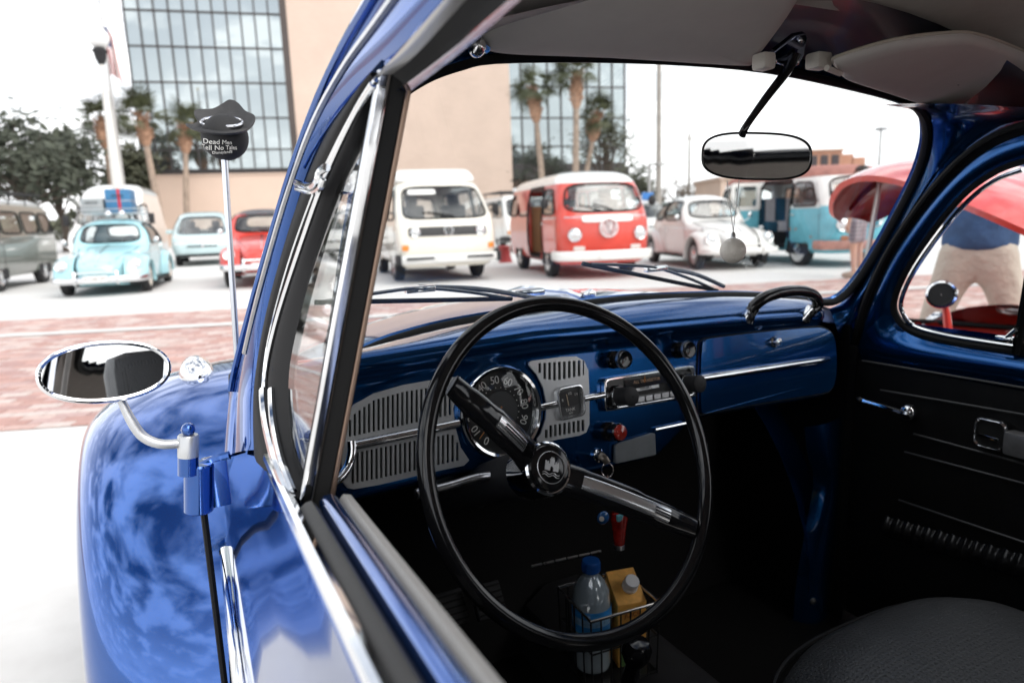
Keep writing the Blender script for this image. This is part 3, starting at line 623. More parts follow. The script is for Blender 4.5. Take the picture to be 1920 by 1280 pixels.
    g = G(); g.box((0, -1.25, .30-L_), (1.2, 3.0, .08)); g.out('floor', DARK, c.root)
    sm = mat('grey_upholstery', (.42, .41, .40), .8, var=.2)
    for x in (-.3, .3): c.seat(x, -1.35, .38-L_, .46, sm, .55, .48)
    c.seat(0, -2.05, .42-L_, 1.0, sm, .5, .4)
    g = G(); P = [V((-.3+.18*math.cos(2*PI*k/20), -.92-.06*math.sin(2*PI*k/20), .95-L_+.17*math.sin(2*PI*k/20))) for k in range(20)]; g.tube(P, .011, 6, True); g.out('steering_wheel', BLACKP, c.root)
    if plate is not None: c.plate(0, .855, ybz+.03, plate, .38, .1)
    return c

# ---------------------------------------------------------------- vans: stacked rounded outlines
def van_rings(sl, ys, nf=17, nc=6):
    R = []
    for z, w, yf, yr, r, bow in sl:
        L_ = []
        for k in range(nf): x = (w-r)*(-1+2*k/(nf-1)); L_.append(V((-x, yf+bow*(1-(x/w)**2)-bow*(1-((w-r)/w)**2), z)))
        P = [V((-(w-r)-0, yf, z))]
        for k in range(1, nc+1): a = PI/2*k/nc; L_.append(V((-(w-r)-r*math.sin(a), yf-r+r*math.cos(a), z)))
        y0, y1 = yf-r, yr+r*.6
        for t in ys: L_.append(V((-w, y0+(y1-y0)*t, z)))
        rr = r*.6
        for k in range(0, nc+1): a = PI/2*k/nc; L_.append(V((-(w-rr)-rr*math.cos(a), yr+rr-rr*math.sin(a), z)))
        for k in range(1, 9): x = (w-rr)*(-1+2*k/9); L_.append(V((x, yr, z)))
        for k in range(nc, -1, -1): a = PI/2*k/nc; L_.append(V(((w-rr)+rr*math.cos(a), yr+rr-rr*math.sin(a), z)))
        for t in reversed(ys): L_.append(V((w, y0+(y1-y0)*t, z)))
        for k in range(nc, 0, -1): a = PI/2*k/nc; L_.append(V(((w-r)+r*math.sin(a), yf-r+r*math.cos(a), z)))
        R.append(L_)
    return R
def slices(tab, n):
    """tab rows: z,w,yf,yr,r,bow"""
    return interp(tab, n)
YS = [k/64 for k in range(1, 64)]
def van(label, loc, rz, tab, mats, zones, wins, name='van', cat='van', group=None, nsl=46, ysplit=0., yrear=-2., wheels=(), wr=.33, ww=.18, rim=None, steer=0., seal=None, sealr=.02, white=False, cap=None, arch=True, seats=True, rr=.62, archm=None, ttop=None):
    c = Car(name, label, cat, loc, rz, group); c.mats = mats; c.ysplit = ysplit; c.yrear = yrear; c.sealr = sealr; c.sealm = seal or RUBBER
    c.shell(van_rings(slices(tab, nsl), YS), zones, wins, cap=ttop or 1)
    w = lin([(r[0], r[1]) for r in tab], .45)
    for y in wheels:
        for sg in (1, -1):
            c.wheel(sg*(w-.085), y, wr, ww, rim, steer if y == 0 else 0, cap, white, rr)
            g = G(); R_ = []
            for k in range(25):
                a = PI*k/24; d = V((0, math.cos(a), math.sin(a))); R_.append([V((sg*(w+.008), y, wr))+d*(wr+.05), V((sg*(w+.016), y, wr))+d*(wr+.075), V((sg*(w-.02), y, wr))+d*(wr+.10)])
            g.loft(R_, False, False, False); g.out('arch_lip', archm or mats[zones[-1][0]], c.root)
            g = G(); g.prism([[V((sg*(w+.004), y+(wr+.06)*math.cos(PI*k/20), max(.2, wr+(wr+.06)*math.sin(PI*k/20)))) for k in range(21)]+[V((sg*(w+.004), y-wr-.06, .24)), V((sg*(w+.004), y+wr+.06, .24))]], (-sg*.01, 0, 0)); g.out('wheel_arch', DARK, c.root)
    g = G(); g.box((0, (tab[0][2]+tab[0][3])/2, .34), (2*w-.2, tab[0][2]-tab[0][3]-.3, .1)); g.out('floor', DARK, c.root)
    if seats:
        sm = mats.get('seat') or mat('dark_upholstery', (.10, .10, .10), .8, var=.2)
        for x in (-.42, .42): c.seat(x, .0, .78, .5, sm, .55, .48, True)
        g = G(); P = [V((-.42+.2*math.cos(2*PI*k/20), .55-.1*math.sin(2*PI*k/20), 1.12+.14*math.sin(2*PI*k/20))) for k in range(20)]; g.tube(P, .012, 6, True); g.out('steering_wheel', BLACKP, c.root)
    return c
T2 = [(.27, .76, .90, -3.28, .30, .10), (.34, .81, .97, -3.34, .30, .10), (.5, .84, 1.02, -3.38, .30, .11), (.75, .855, 1.04, -3.40, .30, .12), (1.0, .855, 1.03, -3.40, .31, .12), (1.12, .845, .99, -3.39, .32, .13), (1.3, .825, .90, -3.37, .33, .13), (1.5, .80, .80, -3.34, .34, .12),
      (1.66, .77, .70, -3.30, .35, .12), (1.76, .735, .61, -3.25, .36, .11), (1.84, .68, .49, -3.16, .38, .10), (1.90, .58, .30, -3.0, .40, .08), (1.935, .44, .08, -2.8, .40, .05), (1.95, .25, -.25, -2.45, .24, .02)]
def bus(label, loc, rz, low, up, roof, open_door=False, name='camper_van', plate=None, front=True, group=None, rim=None, logo=None, bumper=None, white=False, belt=1.08, nose_white=False, steer=0., cap=None, roofz=1.70, sig=None, rr=.62):
    mats = {'body': low, 'upper_body': up, 'roof': roof}
    zones = [('roof', lambda p: p.z > roofz), ('upper_body', lambda p: p.z > belt), ('body', lambda p: True)]
    wins = [('windshield', 'y', 1, mkq((-.72, 1.19), (.72, 1.19), (.63, 1.67), (-.63, 1.67)), 4.5), ('rear_window', 'y', -1, mkq((-.6, 1.2), (.6, 1.2), (.55, 1.6), (-.55, 1.6)), 5)]
    for sg in (1, -1):
        wins += [('side_window', 'x', sg, mkq((-.22, 1.17), (.60, 1.17), (.36, 1.60), (-.22, 1.62)), 7)]
        if not (open_door and sg > 0):
            wins += [('side_window', 'x', sg, mkq((-1.33, 1.17), (-.36, 1.17), (-.36, 1.62), (-1.33, 1.62)), 7)]
        else: wins += [(None, 'x', sg, mkq((-1.42, .36), (-.30, .36), (-.30, 1.68), (-1.42, 1.68)), 14)]
        wins += [('side_window', 'x', sg, mkq((-2.34, 1.17), (-1.5, 1.17), (-1.5, 1.62), (-2.34, 1.62)), 7), ('side_window', 'x', sg, mkq((-3.2, 1.18), (-2.5, 1.17), (-2.5, 1.62), (-3.08, 1.6)), 6)]
    c = van(label, loc, rz, T2, mats, zones, wins, name=name, group=group, ysplit=.2, yrear=-3., wheels=(0, -2.4), wr=.33, ww=.19, rim=rim, white=white, steer=steer, cap=cap, ttop='roof', rr=rr)
    for sg in (1, -1):
        p = c.project(sg*.60, .80, 'y', 1, .015); c.lamp(p.x, p.y, p.z, .115, d=V((sg*.18, 1, .02)))
        c.panel('turn_signal', sig or mat('signal_white', (.75, .72, .68), .3, 0, .6), mkq((sg*.52-.1, .52), (sg*.52+.1, .52), (sg*.52+.1, .60), (sg*.52-.1, .60)), 'y', 1, .018, 5)
        c.line('belt_molding', up if up != low else CHROME, [(y/10, belt) for y in range(7, -33, -1)] if not (open_door and sg > 0) else [(y/10, belt) for y in range(7, -4, -1)], 'x', sg, .014)
        c.line('belt_molding', up if up != low else CHROME, [(sg*x/12, belt) for x in range(0, 10)], 'y', 1, .014)
        for yy in (.70, -.26): c.line('door_seam', mat('seam', (.02, .02, .02), .8), [(yy+(0 if z < 1.1 or yy < 0 else -(z-1.1)*.5), z) for z in [.4+.1*k for k in range(13)]], 'x', sg, .006)
        p = c.project(.62, 1.25, 'x', sg, .0); g = G(); g.tube([p, p+V((sg*.14, .02, .0)), p+V((sg*.18, .0, .05))], .01, 6); g.ball(p+V((sg*.19, 0, .11)), (.075, .03, .10), 14, 8); g.out('side_mirror', MATTEB, c.root)
        p = c.project(-.15, 1.0, 'x', sg, .02); g = G(); g.box(p, (.03, .13, .03), .008); g.out('door_handle', CHROME, c.root)
        g = G(); P = [c.project(sg*.12+k*.09*1., 1.2+.035*k*(1 if k < 3 else .8), 'y', 1, .02) for k in range(5)]; g.tube([p for p in P if p], .010, 5); g.out('wiper', MATTEB, c.root)
    by = .43; bpt = bumper or WHITEP
    g = G(); P = catmull([(-.90, .62, by), (-.86, .92, by), (-.6, 1.12, by), (0, 1.20, by), (.6, 1.12, by), (.86, .92, by), (.90, .62, by)], 26); g.tube(P, .085, 10, flat=.3, up=(0, 0, 1)); g.out('front_bumper', bpt, c.root)
    g = G(); g.tube([(x, -3.46+.05*abs(x), by) for x in (-.85, -.4, 0, .4, .85)], .08, 8, flat=.3, up=(0, 0, 1)); g.out('rear_bumper', bpt, c.root)
    p = c.project(0, .90, 'y', 1, .045); emblem(frame(p, (-1, 0, 0), (0, 0, 1)), .155, logo or CHROME, c.root)
    if plate is not None: c.plate(.05 if plate else 0, 1.232, by, plate, .42, .13)
    return c, mats

def rzh(dx, dy): return math.atan2(-dx, dy)
def front_axle(px, py, side, head, half=.66):
    """ground point under a front tyre seen at a pixel -> centre of the front axle"""
    p = gz(px, py); h = V((head[0], head[1], 0)).normalized(); right = V((h.y, -h.x, 0)); return p-right*(side*half), rzh(h.x, h.y)

# teal lowered saloon with a laden roof rack
TEALP = ('pale_turquoise', (.36, .64, .70)); H = (-.15, -1)
p, rz = front_axle(285, 545, -1, H, .72)
c = beetle('lowered pale turquoise classic car with luggage on its roof rack', p, rz, TEALP, lower=.10, wheelm=mat('cream_wheel', (.7, .66, .58), .4), plate='K·CAE·253', group='classic cars in the far row')
TEAL = c
rackz = 1.48
g = G()
for x in (-.42, .42): g.tube([(x, -.95, rackz), (x, -2.0, rackz-.0)], .014, 6)
for k in range(6): g.tube([(-.5, -.95-.21*k, rackz+.01), (.5, -.95-.21*k, rackz+.01)], .011, 6)
for x in (-.45, .45):
    for y in (-1.05, -1.9): g.tube([(x, y, rackz), (x*1.1, y, rackz-.13)], .012, 6)
g.tube([(-.5, -.93, rackz+.09), (.5, -.93, rackz+.09), (.5, -2.03, rackz+.09), (-.5, -2.03, rackz+.09)], .012, 6, True)
g.out('roof_rack', DULLCHROME, c.root)
g = G()
for x in (-.22, .02): g.ball((x, -.86, rackz+.0), (.06, .05, .06), 14, 8)
g.out('spot_lamps', LENS, c.root)
MW = Matrix.Translation(p) @ Matrix.Rotation(rz, 4, 'Z')
def luggage(label, cx, cy, w, d, h, m, strap=None, z=rackz+.022):
    q = MW @ V((cx, cy, z)); t = tag(empty('suitcase', q, rz), label, 'suitcase')
    g = G(); g.box((0, 0, h/2), (w, d, h), .035); g.out('case', m, t)
    g = G(); g.box((0, 0, h*.5), (w+.006, d+.006, .016), .003); g.out('lid_seam', DULLCHROME, t)
    g = G(); g.tube(catmull([(-.09, d/2, h*.72), (-.08, d/2+.05, h*.72), (.08, d/2+.05, h*.72), (.09, d/2, h*.72)], 12), .011, 6); g.out('handle', MATTEB, t)
    if strap:
        for x in (strap,): g = G(); g.box((x, 0, h/2), (.055, d+.014, h+.014), .006); g.out('strap', mat('red_strap', (.45, .03, .05), .7), t)
luggage('blue suitcase with a red strap on the turquoise car', -.14, -1.35, .46, .55, .46, mat('blue_case', (.035, .16, .32), .5, var=.12, vs=8), -.02)
luggage('small grey case beside the blue suitcase on the roof rack', .33, -1.3, .40, .45, .29, mat('grey_case', (.30, .33, .34), .6, var=.1, vs=8))

# red saloon with a black soft top, half hidden by the door pillar
RED = ('bright_red', (.60, .045, .03)); H = (-.16, -1)
p, rz = front_axle(432, 538, 1, H, .66)
beetle('red classic car with dark soft top beyond the door pillar', p, rz, RED, soft=mat('black_canvas', (.10, .10, .11), .8, var=.2), plate='', group='classic cars in the far row')
# white saloon
p, rz = front_axle(1305, 505, 1, (-.34, -1), .66)
beetle('white classic car parked between the red and turquoise vans', p, rz, ('ivory_white', (.78, .77, .74)), wheelm=mat('grey_alloy', (.33, .32, .32), .4, .6), plate='', bump=WHITEP, lower=.03, group='classic cars in the far row')

# red van with white roof and open sliding door
REDV = paint('van_red', (.64, .05, .028), var=.12)
H = (-.27, -1); p, rz = front_axle(1032, 519, 1, H, .78)
c, _ = bus('red camper van with white roof and open side door', p, rz, REDV, REDV, WHITEP, open_door=True, plate='', rim=mat('white_steel', (.72, .71, .69), .4), logo=mat('pale_enamel', (.74, .70, .70), .4), group='camper vans in the far row', belt=1.1, roofz=1.70)
RB = c
g = G(); g.box((.80, -2.0, 1.02), (.06, 1.1, 1.28), .03); dr = g.out('sliding_door', REDV, c.root)
TANL = mat('tan_panel', (.50, .26, .12), .6, var=.15)
g = G(); g.box((.2, -1.75, .85), (1.0, .06, 1.0), .02); g.out('cabinet', TANL, c.root)
g = G(); g.box((.66, -.38, .85), (.05, .12, 1.0), .01); g.out('door_card', TANL, c.root); g = G(); g.box((.0, -.33, .80), (1.3, .05, .9), .02); g.out('bulkhead', TANL, c.root)
c.panel('nose_plate', WHITEP, mkq((-.46, 1.005), (.46, 1.005), (.46, 1.115), (-.46, 1.115)), 'y', 1, .02, 10)
p2 = c.project(.0, .90, 'y', 1, .008); g = G(); g.lathe([(.17, -.01), (.17, .004), (.005, .006)], p2, (0, 1, 0), 28, False); g.out('emblem_disc', mat('pale_enamel', (.74, .70, .70)), c.root)
emblem(frame(p2+V((0, .02, 0)), (-1, 0, 0), (0, 0, 1)), .13, mat('badge_red', (.5, .12, .12), .4), c.root, 'badge')
pg = gz(948, 492); t = tag(empty('red_stool', pg), 'dark red object on the ground beside the red van', 'stool')
g = G(); g.lathe([(.19, 0), (.17, .05), (.13, .2), (.15, .36), (.2, .4), (.19, .43), (.02, .44)], (0, 0, 0), n=16); g.out('body', mat('dark_red_vinyl', (.30, .03, .03), .5), t)

# turquoise van, rusty, side doors open
TQ = paint('faded_turquoise', (.14, .46, .56), .5, var=.22); MT['faded_turquoise'].node_tree.nodes['Principled BSDF'].inputs['Coat Weight'].default_value = .3
RUST = mat('rusty_roof', (.36, .16, .13), .8, var=.4, vs=3)
H = (-.30, -1); p, rz = front_axle(1498, 498, 1, H, .78)
c, _ = bus('faded turquoise and white van with rusty roof and open side doors', p, rz, TQ, WHITEP, RUST, open_door=True, rim=mat('white_steel', (.72, .71, .69), .4), bumper=mat('rusty_bumper', (.42, .22, .18), .7, .2, var=.4, vs=4), group='camper vans in the far row', white=False, belt=1.13, rr=.74, roofz=1.71, sig=mat('rust_patch', (.40, .17, .09), .7))
g = G(); yc = -1.42
g.box((1.17, yc-.02, .72), (.66, .05, .78), .02); sd_ = g.out('cargo_door', TQ, c.root)
g = G(); g.prism([[V((1.17+a, yc-.045, 1.40+b)) for a, b in rrect(.66, .58, .06)], [V((1.17+a, yc-.045, 1.41+b)) for a, b in rrect(.52, .42, .06)]], (0, .05, 0)); g.out('door_window_frame', WHITEP, sd_)
g = G(); g.box((1.17, yc-.02, 1.41), (.52, .008, .42)); g.out('door_glass', CARGLASS, sd_)
g = G(); g.box((1.38, yc+.02, .95), (.10, .05, .03), .008); g.out('door_handle', CHROME, sd_)
NAVY = mat('navy_stripe', (.02, .09, .15), .85, var=.2); WST = mat('white_stripe', (.62, .60, .63), .85, var=.1)
for k in range(6):
    mm = NAVY if k % 2 == 0 else WST; x = .62-.25*k
    g = G(); g.box((x, -1.55, .72), (.246, .62, .28), .04); o = g.out('seat_stripe', mm, c.root)
    g = G(); g.box((x, -1.86, 1.05), (.246, .16, .62), .05); g.out('backrest_stripe', mm, c.root)
g = G(); g.box((.45, -1.45, .5), (.9, .5, .3)); g.out('seat_box', DARK, c.root)
for k, (a, b, s) in enumerate(((-.25, .72, .05), (.45, .58, .035), (.35, .33, .04), (-.05, .72, .04))): c.panel('rust_spot', mat('rust_patch', (.40, .17, .09), .8, var=.4), mkq((a-s, b-s*.6), (a+s, b-s*.6), (a+s*.8, b+s*.6), (a-s*.9, b+s*.5)), 'x', 1, .003, 2.5, thick=.002)

# dark green-grey van at the left edge
H = (-.2, -1); p, rz = front_axle(4, 547, -1, H, .80)
OLV = paint('olive_grey', (.115, .125, .105), .3, var=.15)
c, _ = bus('dark grey-green van cut off by the left edge', p, rz, OLV, OLV, paint('olive_roof', (.40, .40, .38)), group='camper vans in the far row', belt=1.08, bumper=DULLCHROME, roofz=1.78)
g = G()
for y in (-.3, -1.2, -2.1, -2.9): g.tube([(-.74, y, 2.05), (.74, y, 2.05)], .014, 6); g.tube([(-.72, y, 1.78), (-.74, y, 2.05)], .012, 6); g.tube([(.72, y, 1.78), (.74, y, 2.05)], .012, 6)
for x in (-.74, .74): g.tube([(x, -.2, 2.05), (x, -3., 2.05)], .014, 6)
g.out('roof_rack', MATTEB, c.root)

# boxy cream camper and the white one behind it
T3 = [(.30, .78, 1.05, -3.30, .14, .04), (.40, .86, 1.10, -3.36, .15, .05), (.6, .90, 1.13, -3.40, .15, .06), (.9, .915, 1.11, -3.40, .15, .06), (1.08, .91, 1.05, -3.40, .16, .07), (1.20, .895, .98, -3.38, .16, .07), (1.45, .85, .76, -3.34, .17, .07), (1.70, .80, .52, -3.30, .18, .06),
      (1.80, .765, .40, -3.26, .19, .06), (1.87, .70, .26, -3.20, .20, .05), (1.90, .60, .12, -3.1, .2, .03), (1.91, .4, -.1, -2.9, .2, .0)]
def boxvan(label, px, py, H, mats, plate=None, pop=True, group='camper vans in the far row', detail=True):
    p, rz = front_axle(px, py, 1, H, .80)
    wins = [('windshield', 'y', 1, mkq((-.77, 1.17), (.77, 1.17), (.68, 1.74), (-.68, 1.74)), 7), ('rear_window', 'y', -1, mkq((-.7, 1.15), (.7, 1.15), (.6, 1.65), (-.6, 1.65)), 6)]
    for sg in (1, -1): wins += [('side_window', 'x', sg, mkq((-.30, 1.17), (.62, 1.17), (.22, 1.70), (-.30, 1.70)), 9), ('side_window', 'x', sg, mkq((-1.55, 1.17), (-.5, 1.17), (-.5, 1.68), (-1.55, 1.68)), 9), ('side_window', 'x', sg, mkq((-3.1, 1.17), (-1.8, 1.17), (-1.8, 1.68), (-3.0, 1.68)), 9)]
    c = van(label, p, rz, T3, mats, [('body', lambda q: True)], wins, name='camper_van', group=group, ysplit=.1, yrear=-3., wheels=(0, -2.46), wr=.33, ww=.2, rim=DULLCHROME, sealr=.018, rr=.6)
    c.panel('grille', mat('grille_black', (.03, .03, .032), .5, var=.4, vs=40), mkq((-.72, .855), (.72, .855), (.72, 1.02), (-.72, 1.02)), 'y', 1, .010, 14)
    for z in (.885, .92, .955, .99): c.line('grille_slat', MATTEB, [(x/10, z) for x in range(-5, 6)], 'y', 1, .008)
    for sg in (1, -1):
        q = c.project(sg*.60, .937, 'y', 1, .02); c.lamp(q.x, q.y, q.z, .088, d=V((0, 1, 0)))
        c.panel('turn_signal', mat('amber_lens', (.75, .25, .03), .25, 0, .8), mkq((sg*.79-.055, .61), (sg*.79+.055, .61), (sg*.79+.055, .71), (sg*.79-.055, .71)), 'y', 1, .012, 8)
        q = c.project(.55, 1.28, 'x', sg, 0); g = G(); g.tube([q, q+V((sg*.12, .03, .02))], .018, 6); g.box(q+V((sg*.18, .04, .04)), (.13, .07, .2), .02); g.out('side_mirror', MATTEB, c.root)
        for yy in (.66, -.40, -1.65): c.line('door_seam', mat('seam', (.02, .02, .02), .8), [(yy, z) for z in [.45+.1*k for k in range(7)]], 'x', sg, .005)
        g = G(); P = [c.project(-sg*.05+k*.1*1.2-.1, 1.2+.018*k, 'y', 1, .02) for k in range(5)]; g.tube([q for q in P if q], .012, 5); g.out('wiper', MATTEB, c.root)
    q = c.project(0, .937, 'y', 1, .022); emblem(frame(q, (-1, 0, 0), (0, 0, 1)), .085, CHROME, c.root)
    g = G(); P = catmull([(-.94, .5, .45), (-.93, 1.02, .45), (-.8, 1.2, .45), (0, 1.25, .45), (.8, 1.2, .45), (.93, 1.02, .45), (.94, .5, .45)], 26); g.tube(P, .08, 8, flat=.35, up=(0, 0, 1)); b = g.out('front_bumper', mats['bumper'], c.root)
    for sg in (1, -1): g = G(); g.box((sg*.55, 1.265, .47), (.5, .03, .045), .008); g.out('bumper_strip', MATTEB, b); g = G(); g.box((sg*.92, 1.06, .45), (.09, .3, .18), .03); g.out('bumper_end', MATTEB, b)
    g = G(); g.tube([(x, -3.46, .45) for x in (-.9, 0, .9)], .08, 8, flat=.35, up=(0, 0, 1)); g.out('rear_bumper', mats['bumper'], c.root)
    if plate is not None: c.plate(0, 1.288, .455, plate, .52, .12)
    if pop:
        R_ = van_rings(slices([(1.86, .76, .30, -3.1, .16, .05), (1.93, .77, .28, -3.1, .16, .05), (2.06, .73, .10, -3.05, .16, .05), (2.11, .66, -.05, -3.0, .16, .03), (2.125, .4, -.3, -2.8, .16, .0)], 12), YS); g = G(); g.loft(R_, False, True); g.out('pop_top', mats['roof'], c.root, 45)
    return c
CREAM = paint('cream_paint', (.78, .74, .65))
c = boxvan('cream boxy camper van with raised white roof and amber signals', 747, 526, (-.17, -1), {'body': CREAM, 'roof': WHITEP, 'bumper': mat('bumper_white', (.72, .72, .70), .4)}, '')
c.panel('visor_banner', mat('banner_white', (.75, .75, .73), .5), mkq((.10, 1.60), (.62, 1.60), (.60, 1.70), (.10, 1.70)), 'y', 1, .014, 8)
c = boxvan('white van with a dark roof rack behind the red van', 940, 472, (-.2, -1), {'body': WHITEP, 'roof': WHITEP, 'bumper': MATTEB}, pop=False)
g = G()
for y in (.0, -.8, -1.6, -2.4): g.tube([(-.75, y, 2.03), (.75, y, 2.03)], .02, 6)
for x in (-.75, .75): g.tube([(x, .1, 2.03), (x, -2.6, 2.03)], .025, 6); g.tube([(x*.95, 0, 1.85), (x, 0, 2.03)], .02, 6); g.tube([(x*.95, -2.3, 1.85), (x, -2.3, 2.03)], .02, 6)
g.out('roof_rack', MATTEB, c.root); g = G(); g.box((0, .12, 2.06), (.7, .12, .12), .03); g.out('light_bar', LENS, c.root)

# tall white van and pale blue people carrier in the second row
TV = [(.30, .80, 1.0, -4.5, .2, .06), (.42, .92, 1.08, -4.6, .24, .08), (.7, .96, 1.08, -4.6, .26, .09), (.95, .965, 1.02, -4.6, .27, .10), (1.12, .96, .86, -4.6, .28, .11), (1.24, .95, .62, -4.6, .28, .12), (1.34, .93, .42, -4.58, .28, .12), (1.6, .90, .15, -4.55, .28, .12), (1.9, .87, -.16, -4.5, .28, .11),
      (2.1, .84, -.42, -4.48, .30, .10), (2.35, .80, -.85, -4.45, .32, .08), (2.5, .70, -1.2, -4.35, .34, .05), (2.58, .55, -1.5, -4.2, .34, .02), (2.6, .3, -1.8, -3.9, .2, 0)]
pq = gz(120, 498); H = (-.13, -1); hv = V((H[0], H[1], 0)).normalized()
loc = dep(196, 440, 19.5); loc = V((loc.x, loc.y, 0))-hv*1.0
wins = [('windshield', 'y', 1, mkq((-.80, 1.36), (.80, 1.36), (.72, 1.98), (-.72, 1.98)), 7), ('rear_window', 'y', -1, mkq((-.6, 1.4), (.6, 1.4), (.55, 2.), (-.55, 2.)), 6)]
for sg in (1, -1): wins += [('side_window', 'x', sg, mkq((-1.0, 1.35), (.25, 1.32), (-.25, 1.92), (-1.0, 1.95)), 9)]
c = van('tall white high-roof van behind the turquoise classic car', loc, rzh(*H), TV, {'body': WHITEP}, [('body', lambda q: True)], wins, name='high_roof_van', ysplit=-.5, yrear=-4., wheels=(0, -3.3), wr=.35, ww=.2, nsl=52, group='vehicles in the second row', archm=WHITEP)
for z0, z1 in ((.78, .86), (.92, .99)): c.panel('grille', mat('grille_grey', (.12, .12, .125), .5), mkq((-.38, z0), (.38, z0), (.38, z1), (-.38, z1)), 'y', 1, .012, 10)
c.panel('lower_bumper', mat('bumper_dark', (.10, .11, .12), .6), mkq((-.82, .42), (.82, .42), (.82, .60), (-.82, .60)), 'y', 1, .03, 10)
for sg in (1, -1):
    c.panel('headlight', LENS, mkq((sg*.70-.12, .83), (sg*.70+.12, .86), (sg*.72+.11, 1.05), (sg*.70-.11, .98)), 'y', 1, .012, 4)
    q = c.project(-.05, 1.4, 'x', sg, 0)
    if q: g = G(); g.tube([q, q+V((sg*.12, .05, .05))], .02, 6); g.box(q+V((sg*.2, .06, .1)), (.16, .1, .32), .03); g.out('side_mirror', MATTEB, c.root)
q = c.project(0, .89, 'y', 1, .02); g = G(); g.lathe([(.07, -.01), (.07, .01), (.01, .015)], q, (0, 1, 0), 20, False); g.out('emblem', CHROME, c.root)

TP = [(.28, .72, .92, -3.5, .3, .15), (.36, .82, 1.0, -3.62, .32, .18), (.55, .87, 1.02, -3.66, .33, .20), (.72, .88, .98, -3.66, .33, .20), (.84, .88, .88, -3.66, .34, .20), (.93, .875, .68, -3.66, .35, .20), (1.0, .86, .48, -3.65, .35, .19), (1.15, .84, .20, -3.6, .36, .18), (1.35, .79, -.18, -3.5, .36, .16), (1.52, .72, -.52, -3.4, .36, .14), (1.62, .64, -.82, -3.3, .36, .10), (1.68, .5, -1.2, -3.0, .36, .05), (1.70, .3, -1.6, -2.6, .25, .02)]
def carrier(label, x, d, H, col, grp='vehicles in the second row', plate=None, sc=1.):
    hv = V((H[0], H[1], 0)).normalized(); loc = dep(x, 440, d); loc = V((loc.x, loc.y, 0))-hv*1.0
    wins = [('windshield', 'y', 1, mkq((-.74, .98), (.74, .98), (.56, 1.52), (-.56, 1.52)), 6), ('rear_window', 'y', -1, mkq((-.6, 1.1), (.6, 1.1), (.5, 1.5), (-.5, 1.5)), 6)]
    for sg in (1, -1): wins += [('side_window', 'x', sg, mkq((-1.1, 1.0), (.1, .98), (-.62, 1.5), (-1.1, 1.52)), 9), ('side_window', 'x', sg, mkq((-2.3, 1.02), (-1.25, 1.0), (-1.25, 1.52), (-2.3, 1.52)), 9), ('side_window', 'x', sg, mkq((-3.4, 1.05), (-2.45, 1.02), (-2.45, 1.52), (-3.1, 1.5)), 7)]
    m = paint(*col); c = van(label, loc, rzh(*H), TP, {'body': m}, [('body', lambda q: True)], wins, name='people_carrier', cat='car', ysplit=-.9, yrear=-3.2, wheels=(0, -2.7), wr=.31, ww=.19, group=grp, sealr=.012, seats=False)
    sm = mat('dark_upholstery', (.10, .10, .10), .8)
    for xx in (-.38, .38): c.seat(xx, -.9, .5, .5, sm, .6, .5, True)
    c.panel('grille', MATTEB, mkq((-.44, .585), (.44, .585), (.44, .635), (-.44, .635)), 'y', 1, .012, 8)
    c.panel('lower_intake', MATTEB, mkq((-.75, .30), (.75, .30), (.75, .38), (-.75, .38)), 'y', 1, .012, 10)
    for sg in (1, -1):
        c.panel('headlight', LENS, mkq((sg*.62-.17, .66-.0), (sg*.62+.17, .67), (sg*.62+.17, .77), (sg*.62-.16, .74)), 'y', 1, .012, 6)
        q = c.project(-.05, 1.02, 'x', sg, 0); g = G(); g.box(q+V((sg*.1, 0, .05)), (.2, .1, .13), .03); g.out('side_mirror', m, c.root)
    q = c.project(0, .62, 'y', 1, .02); g = G(); g.lathe([(.06, -.01), (.06, .01), (.01, .015)], q, (0, 1, 0), 20, False); g.out('emblem', CHROME, c.root)
    return c
carrier('pale blue-green people carrier with black grille slot', 377, 21, (-.1, -1), ('pale_blue_green', (.46, .60, .62)))
carrier('white car seen through the small quarter window', 628, 21, (-.4, -1), ('car_white', (.77, .77, .75)))
carrier('dark green car far away above the white classic car', 1308, 34, (-.3, -1), ('far_green', (.10, .14, .12)), 'far parked cars')
carrier('white car far off at the foot of the tall utility pole', 1236, 27, (-.3, -1), ('far_white', (.70, .70, .69)), 'far parked cars')

# ================================================================= THE BLUE CAR WE LOOK INTO
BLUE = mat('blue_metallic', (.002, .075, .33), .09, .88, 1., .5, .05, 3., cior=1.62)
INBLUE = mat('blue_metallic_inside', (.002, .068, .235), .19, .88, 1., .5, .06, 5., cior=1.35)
HEADL = mat('headliner', (.48, .445, .41), .9, var=.06, vs=40, bump=.15, bs=500)
VISOR = mat('visor_vinyl', (.62, .59, .57), .62, var=.04, vs=30, bump=.12, bs=900)
BLKV = mat('black_vinyl', (.006, .006, .0065), .45, spec=.3, var=.2, vs=20, bump=.25, bs=420)
FELT = mat('black_felt', (.006, .006, .006), .9, bump=.4, bs=900)
SILV = mat('silver_grille', (.60, .61, .62), .40, .7, var=.06, vs=30)
THIN = glass('clear_glass', (.97, .98, .98)); MIRROR = mat('mirror_silver', (.80, .81, .82), .012, 1.); IVORY = mat('ivory_plastic', (.66, .63, .58), .4, var=.05, vs=40)
WHITEINK = mat('white_print', (.78, .77, .74), .5)
car = tag(empty('blue_car', (0, 0, 0)), 'blue classic car in the foreground, seen through its open driver window', 'car')
def bevel(o, w, s=3):
    m = o.modifiers.new('bevel', 'BEVEL'); m.width = w; m.segments = s; m.limit_method = 'ANGLE'; m.angle_limit = rad(40); return o
def TP(x, y, x0=-.625): return onp(x, y, (x0, 0, .87), (1, 0, -.24))
def TPs(P, x0=-.625, n=None): Q = [TP(a, b, x0) for a, b in P]; return catmull(Q, n) if n else Q
